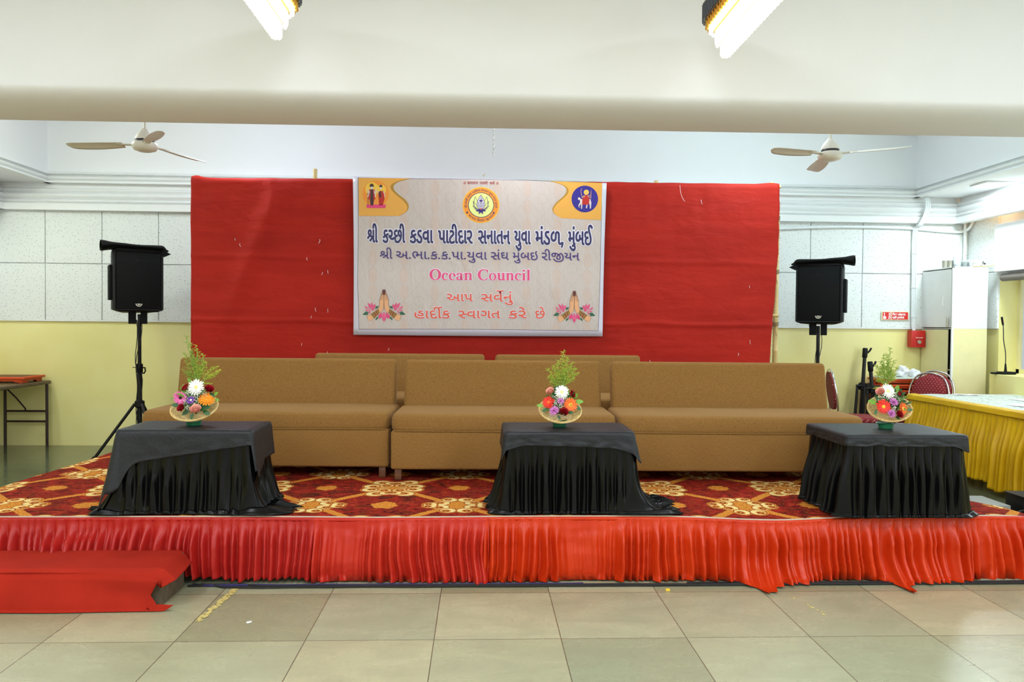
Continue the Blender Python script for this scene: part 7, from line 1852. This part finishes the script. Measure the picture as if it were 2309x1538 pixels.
# things standing on the cupboard
ZC = 2.2005
for k, (x, y) in enumerate(((5.50, 8.74), (5.555, 8.72), (5.525, 8.78))):
    o = MB().lathe([(0.024, 0), (0.028, 0.002), (0.033, 0.088), (0.031, 0.088), (0.026, 0.006), (0.0, 0.005)], 18).build('steel_tumbler', M_STEEL, loc=(x, y, ZC))
    tag(o, ['left steel tumbler of the group on the cupboard', 'right steel tumbler of the group on the cupboard', 'rear steel tumbler of the group on the cupboard'][k], 'tumbler', 'steel tumblers on the cupboard')
o = MB().lathe([(0.03, 0), (0.038, 0.003), (0.045, 0.125), (0.043, 0.125), (0.036, 0.008), (0.0, 0.007)], 20).build('plastic_tumbler', M_CLEAR, loc=(5.60, 8.66, ZC)); tag(o, 'tall clear plastic tumbler on the cupboard', 'tumbler')
t = empty('carton', (5.79, 8.63, ZC), radians(4), 'flat white carton with faint printing on top of the cupboard', 'carton')
MB().rbox(-0.10, 0.115, -0.05, 0.10, 0.0, 0.085, 0.003, 1).build('box', M_CARTON, t)
MB().box(0.06, 0.072, -0.0515, -0.05, 0.035, 0.075).box(0.03, 0.06, -0.0515, -0.05, 0.018, 0.026).box(-0.08, 0.0, -0.0515, -0.05, 0.045, 0.049).box(-0.08, -0.02, -0.0515, -0.05, 0.034, 0.037).cyl((0.088, -0.0515, 0.045), (0.088, -0.05, 0.045), 0.012).build('printed_marks', M_DARKBAND, t)
tag(MB().rbox(5.655, 5.69, 8.56, 8.70, ZC, ZC + 0.07, 0.004, 2).rbox(5.655, 5.70, 8.52, 8.56, ZC, ZC + 0.055, 0.004, 2).build('plastic_case', M_CLEAR), 'small clear plastic case beside the carton on the cupboard', 'case')
tag(MB().rbox(5.61, 5.665, 8.75, 8.9, ZC, ZC + 0.05, 0.01, 2).build('dark_pouch', M_BLACKFAB), 'small dark pouch behind the clear case on the cupboard', 'pouch')
b = MB()
for k in range(4): b.tube([(5.68 + 0.01 * k, 8.50 + 0.006 * k, ZC + 0.006), (5.84, 8.495 + 0.006 * k, ZC + 0.008), (5.93, 8.49 + 0.01 * k, ZC + 0.018)], 0.006, 6)
tag(b.build('incense_packet', M_WICKER), 'thin bundle of straw-coloured sticks on the cupboard front edge', 'sticks')

# ------------------------------------------------------------------ wall fittings
t = empty('fire_alarm_box', (5.355, 9.06, 1.25), radians(-6), 'small red fire alarm box on the yellow wall below white cables', 'fire alarm')
MB().rbox(-0.078, 0.088, -0.06, 0.05, 0.0, 0.205, 0.004, 2).build('housing', M_REDBOX, t)
MB().lathe([(0.0, 0.006), (0.018, 0.006), (0.024, 0.0)], 24, T=Matrix.Translation((0.02, -0.06, 0.065)) @ Matrix.Rotation(radians(90), 4, 'X')).build('call_button', M_STEEL, t)
f = MB()
for a, c in (((-0.015, 0.03), (0.07, 0.03)), ((0.07, 0.03), (0.07, 0.098)), ((0.07, 0.098), (-0.015, 0.098)), ((-0.015, 0.098), (-0.015, 0.03))): f.tube([(a[0], -0.061, a[1]), (c[0], -0.061, c[1])], 0.0012, 4)
f.build('raised_frame', M_DARKBAND, t); text_mesh('lettering', 'FIRE ALARM', 0.017, M_LETTERW, t, (-0.028, -0.0615, 0.112), 0.0002, 0.95)
t = empty('fire_alarm_sign', (5.10, 9.09, 1.63), 0, 'red and cream sign reading Fire alarm call point on the acoustic wall', 'sign')
MB().rbox(-0.17, 0.175, -0.006, 0.0, -0.052, 0.058, 0.002, 1).build('sign_plate', M_SIGNCREAM, t)
MB().box(-0.155, -0.048, -0.008, -0.005, -0.042, 0.048).box(-0.038, 0.165, -0.008, -0.005, -0.042, 0.048).build('red_fields', M_SIGNRED, t)
text_mesh('lettering', 'Fire alarm', 0.043, M_LETTERW, t, (-0.032, -0.0085, 0.010), 0.0012, 0.94); text_mesh('lettering', 'call point', 0.043, M_LETTERW, t, (-0.032, -0.0085, -0.027), 0.0012, 0.94)
q = MB(); Tt = Matrix.Translation((0, -0.0085, 0))
q.extrude([(-0.146, -0.036), (-0.112, -0.036), (-0.108, -0.012), (-0.118, -0.002), (-0.128, -0.002), (-0.128, 0.026), (-0.138, 0.026), (-0.138, -0.008), (-0.148, -0.004)], 0.001, T=Tt)
q.extrude([(-0.133 + 0.008 * cos(a), 0.034 + 0.007 * sin(a)) for a in [2 * pi * i / 12 for i in range(12)]], 0.001, T=Tt)
for k in range(4): q.extrude([(-0.085 + 0.004 * k, -0.036 + 0.02 * k), (-0.056, -0.030 + 0.02 * k), (-0.052, -0.014 + 0.02 * k), (-0.064, -0.022 + 0.02 * k), (-0.080, -0.022 + 0.02 * k)], 0.001, T=Tt)
q.build('pictogram', M_LETTERW, t)
for k, (dx, lab) in enumerate(((-0.022, 'leftmost white cable running down the right end of the back wall'), (0.0, 'middle white cable running down the right end of the back wall'), (0.024, 'rightmost white cable running down the right end of the back wall'))):
    P = spline([(5.42 + dx * .8, 9.0, 3.08), (5.43 + dx, 8.985, 2.98), (5.40 + dx, 8.98, 2.86), (5.345 + dx, 8.99, 2.75), (5.325 + dx, 9.075, 2.66), (5.325 + dx, 9.075, 2.2), (5.325 + dx + 0.004, 9.075, 1.8), (5.33 + dx * 0.7, 9.075, 1.50), (5.34 + dx * 0.3, 9.06, 1.455)], 6)
    tag(MB().tube(P, 0.009 if k != 1 else 0.012, 8).build('wall_cable', M_PIPE), lab, 'cable', 'white cables at the right end of the back wall')
P = [(3.3, 9.07, 2.66), (3.9, 9.07, 2.695), (4.5, 9.07, 2.715), (5.2, 9.07, 2.71), (5.75, 9.07, 2.675), (5.93, 9.06, 2.68), (5.965, 9.0, 2.72), (5.98, 8.96, 2.80)]
tag(MB().tube(spline(P, 6), 0.017, 10).build('conduit', M_PIPE), 'long white conduit running level under the cornice on the back wall at right', 'pipe')
tag(MB().tube([(5.94, 9.05, 2.95), (5.945, 9.05, 2.5), (5.935, 9.05, 2.0), (5.94, 9.05, 1.5)], 0.018, 10).build('conduit', M_PIPE), 'upright white conduit in the back right corner', 'pipe')
for z in (1.62, 1.98, 2.4): MB().box(5.29, 5.365, 9.06, 9.08, z, z + 0.012).build('cable_clip', M_PIPE, bpy.data.objects['wall_cable'])

t = empty('gooseneck_microphone', (5.90, 8.22, 0.9755), 0, 'black gooseneck microphone standing on the ledge at the right edge', 'microphone')
MB().rbox(-0.07, 0.09, -0.06, 0.07, 0.0, 0.03, 0.012, 3).build('base', M_BLACKPL, t)
MB().tube([(0.0, 0, 0.02), (0.0, 0, 0.045), (-0.002, 0, 0.12)], [0.018, 0.014, 0.008], 12).build('socket', M_BLACKPL, t)
MB().tube(spline([(-0.002, 0, 0.11), (-0.005, 0, 0.24), (-0.03, 0, 0.38), (-0.035, 0, 0.48), (-0.04, 0, 0.56)], 6), 0.005, 8).build('gooseneck', M_CABLE, t)
MB().tube([(-0.04, 0, 0.55), (-0.045, 0, 0.57), (-0.058, 0, 0.64), (-0.06, 0, 0.645)], [0.008, 0.011, 0.011, 0.006], 12).build('capsule', M_BLACKPL, t)
MB().tube([(-0.046, 0, 0.59), (-0.0475, 0, 0.597)], 0.0117, 12).build('red_ring', M_REDBOX, t)
MB().rbox(-0.15, -0.07, 0.0, 0.04, 0.0, 0.022, 0.006, 2).build('plug', M_BLACKPL, t)
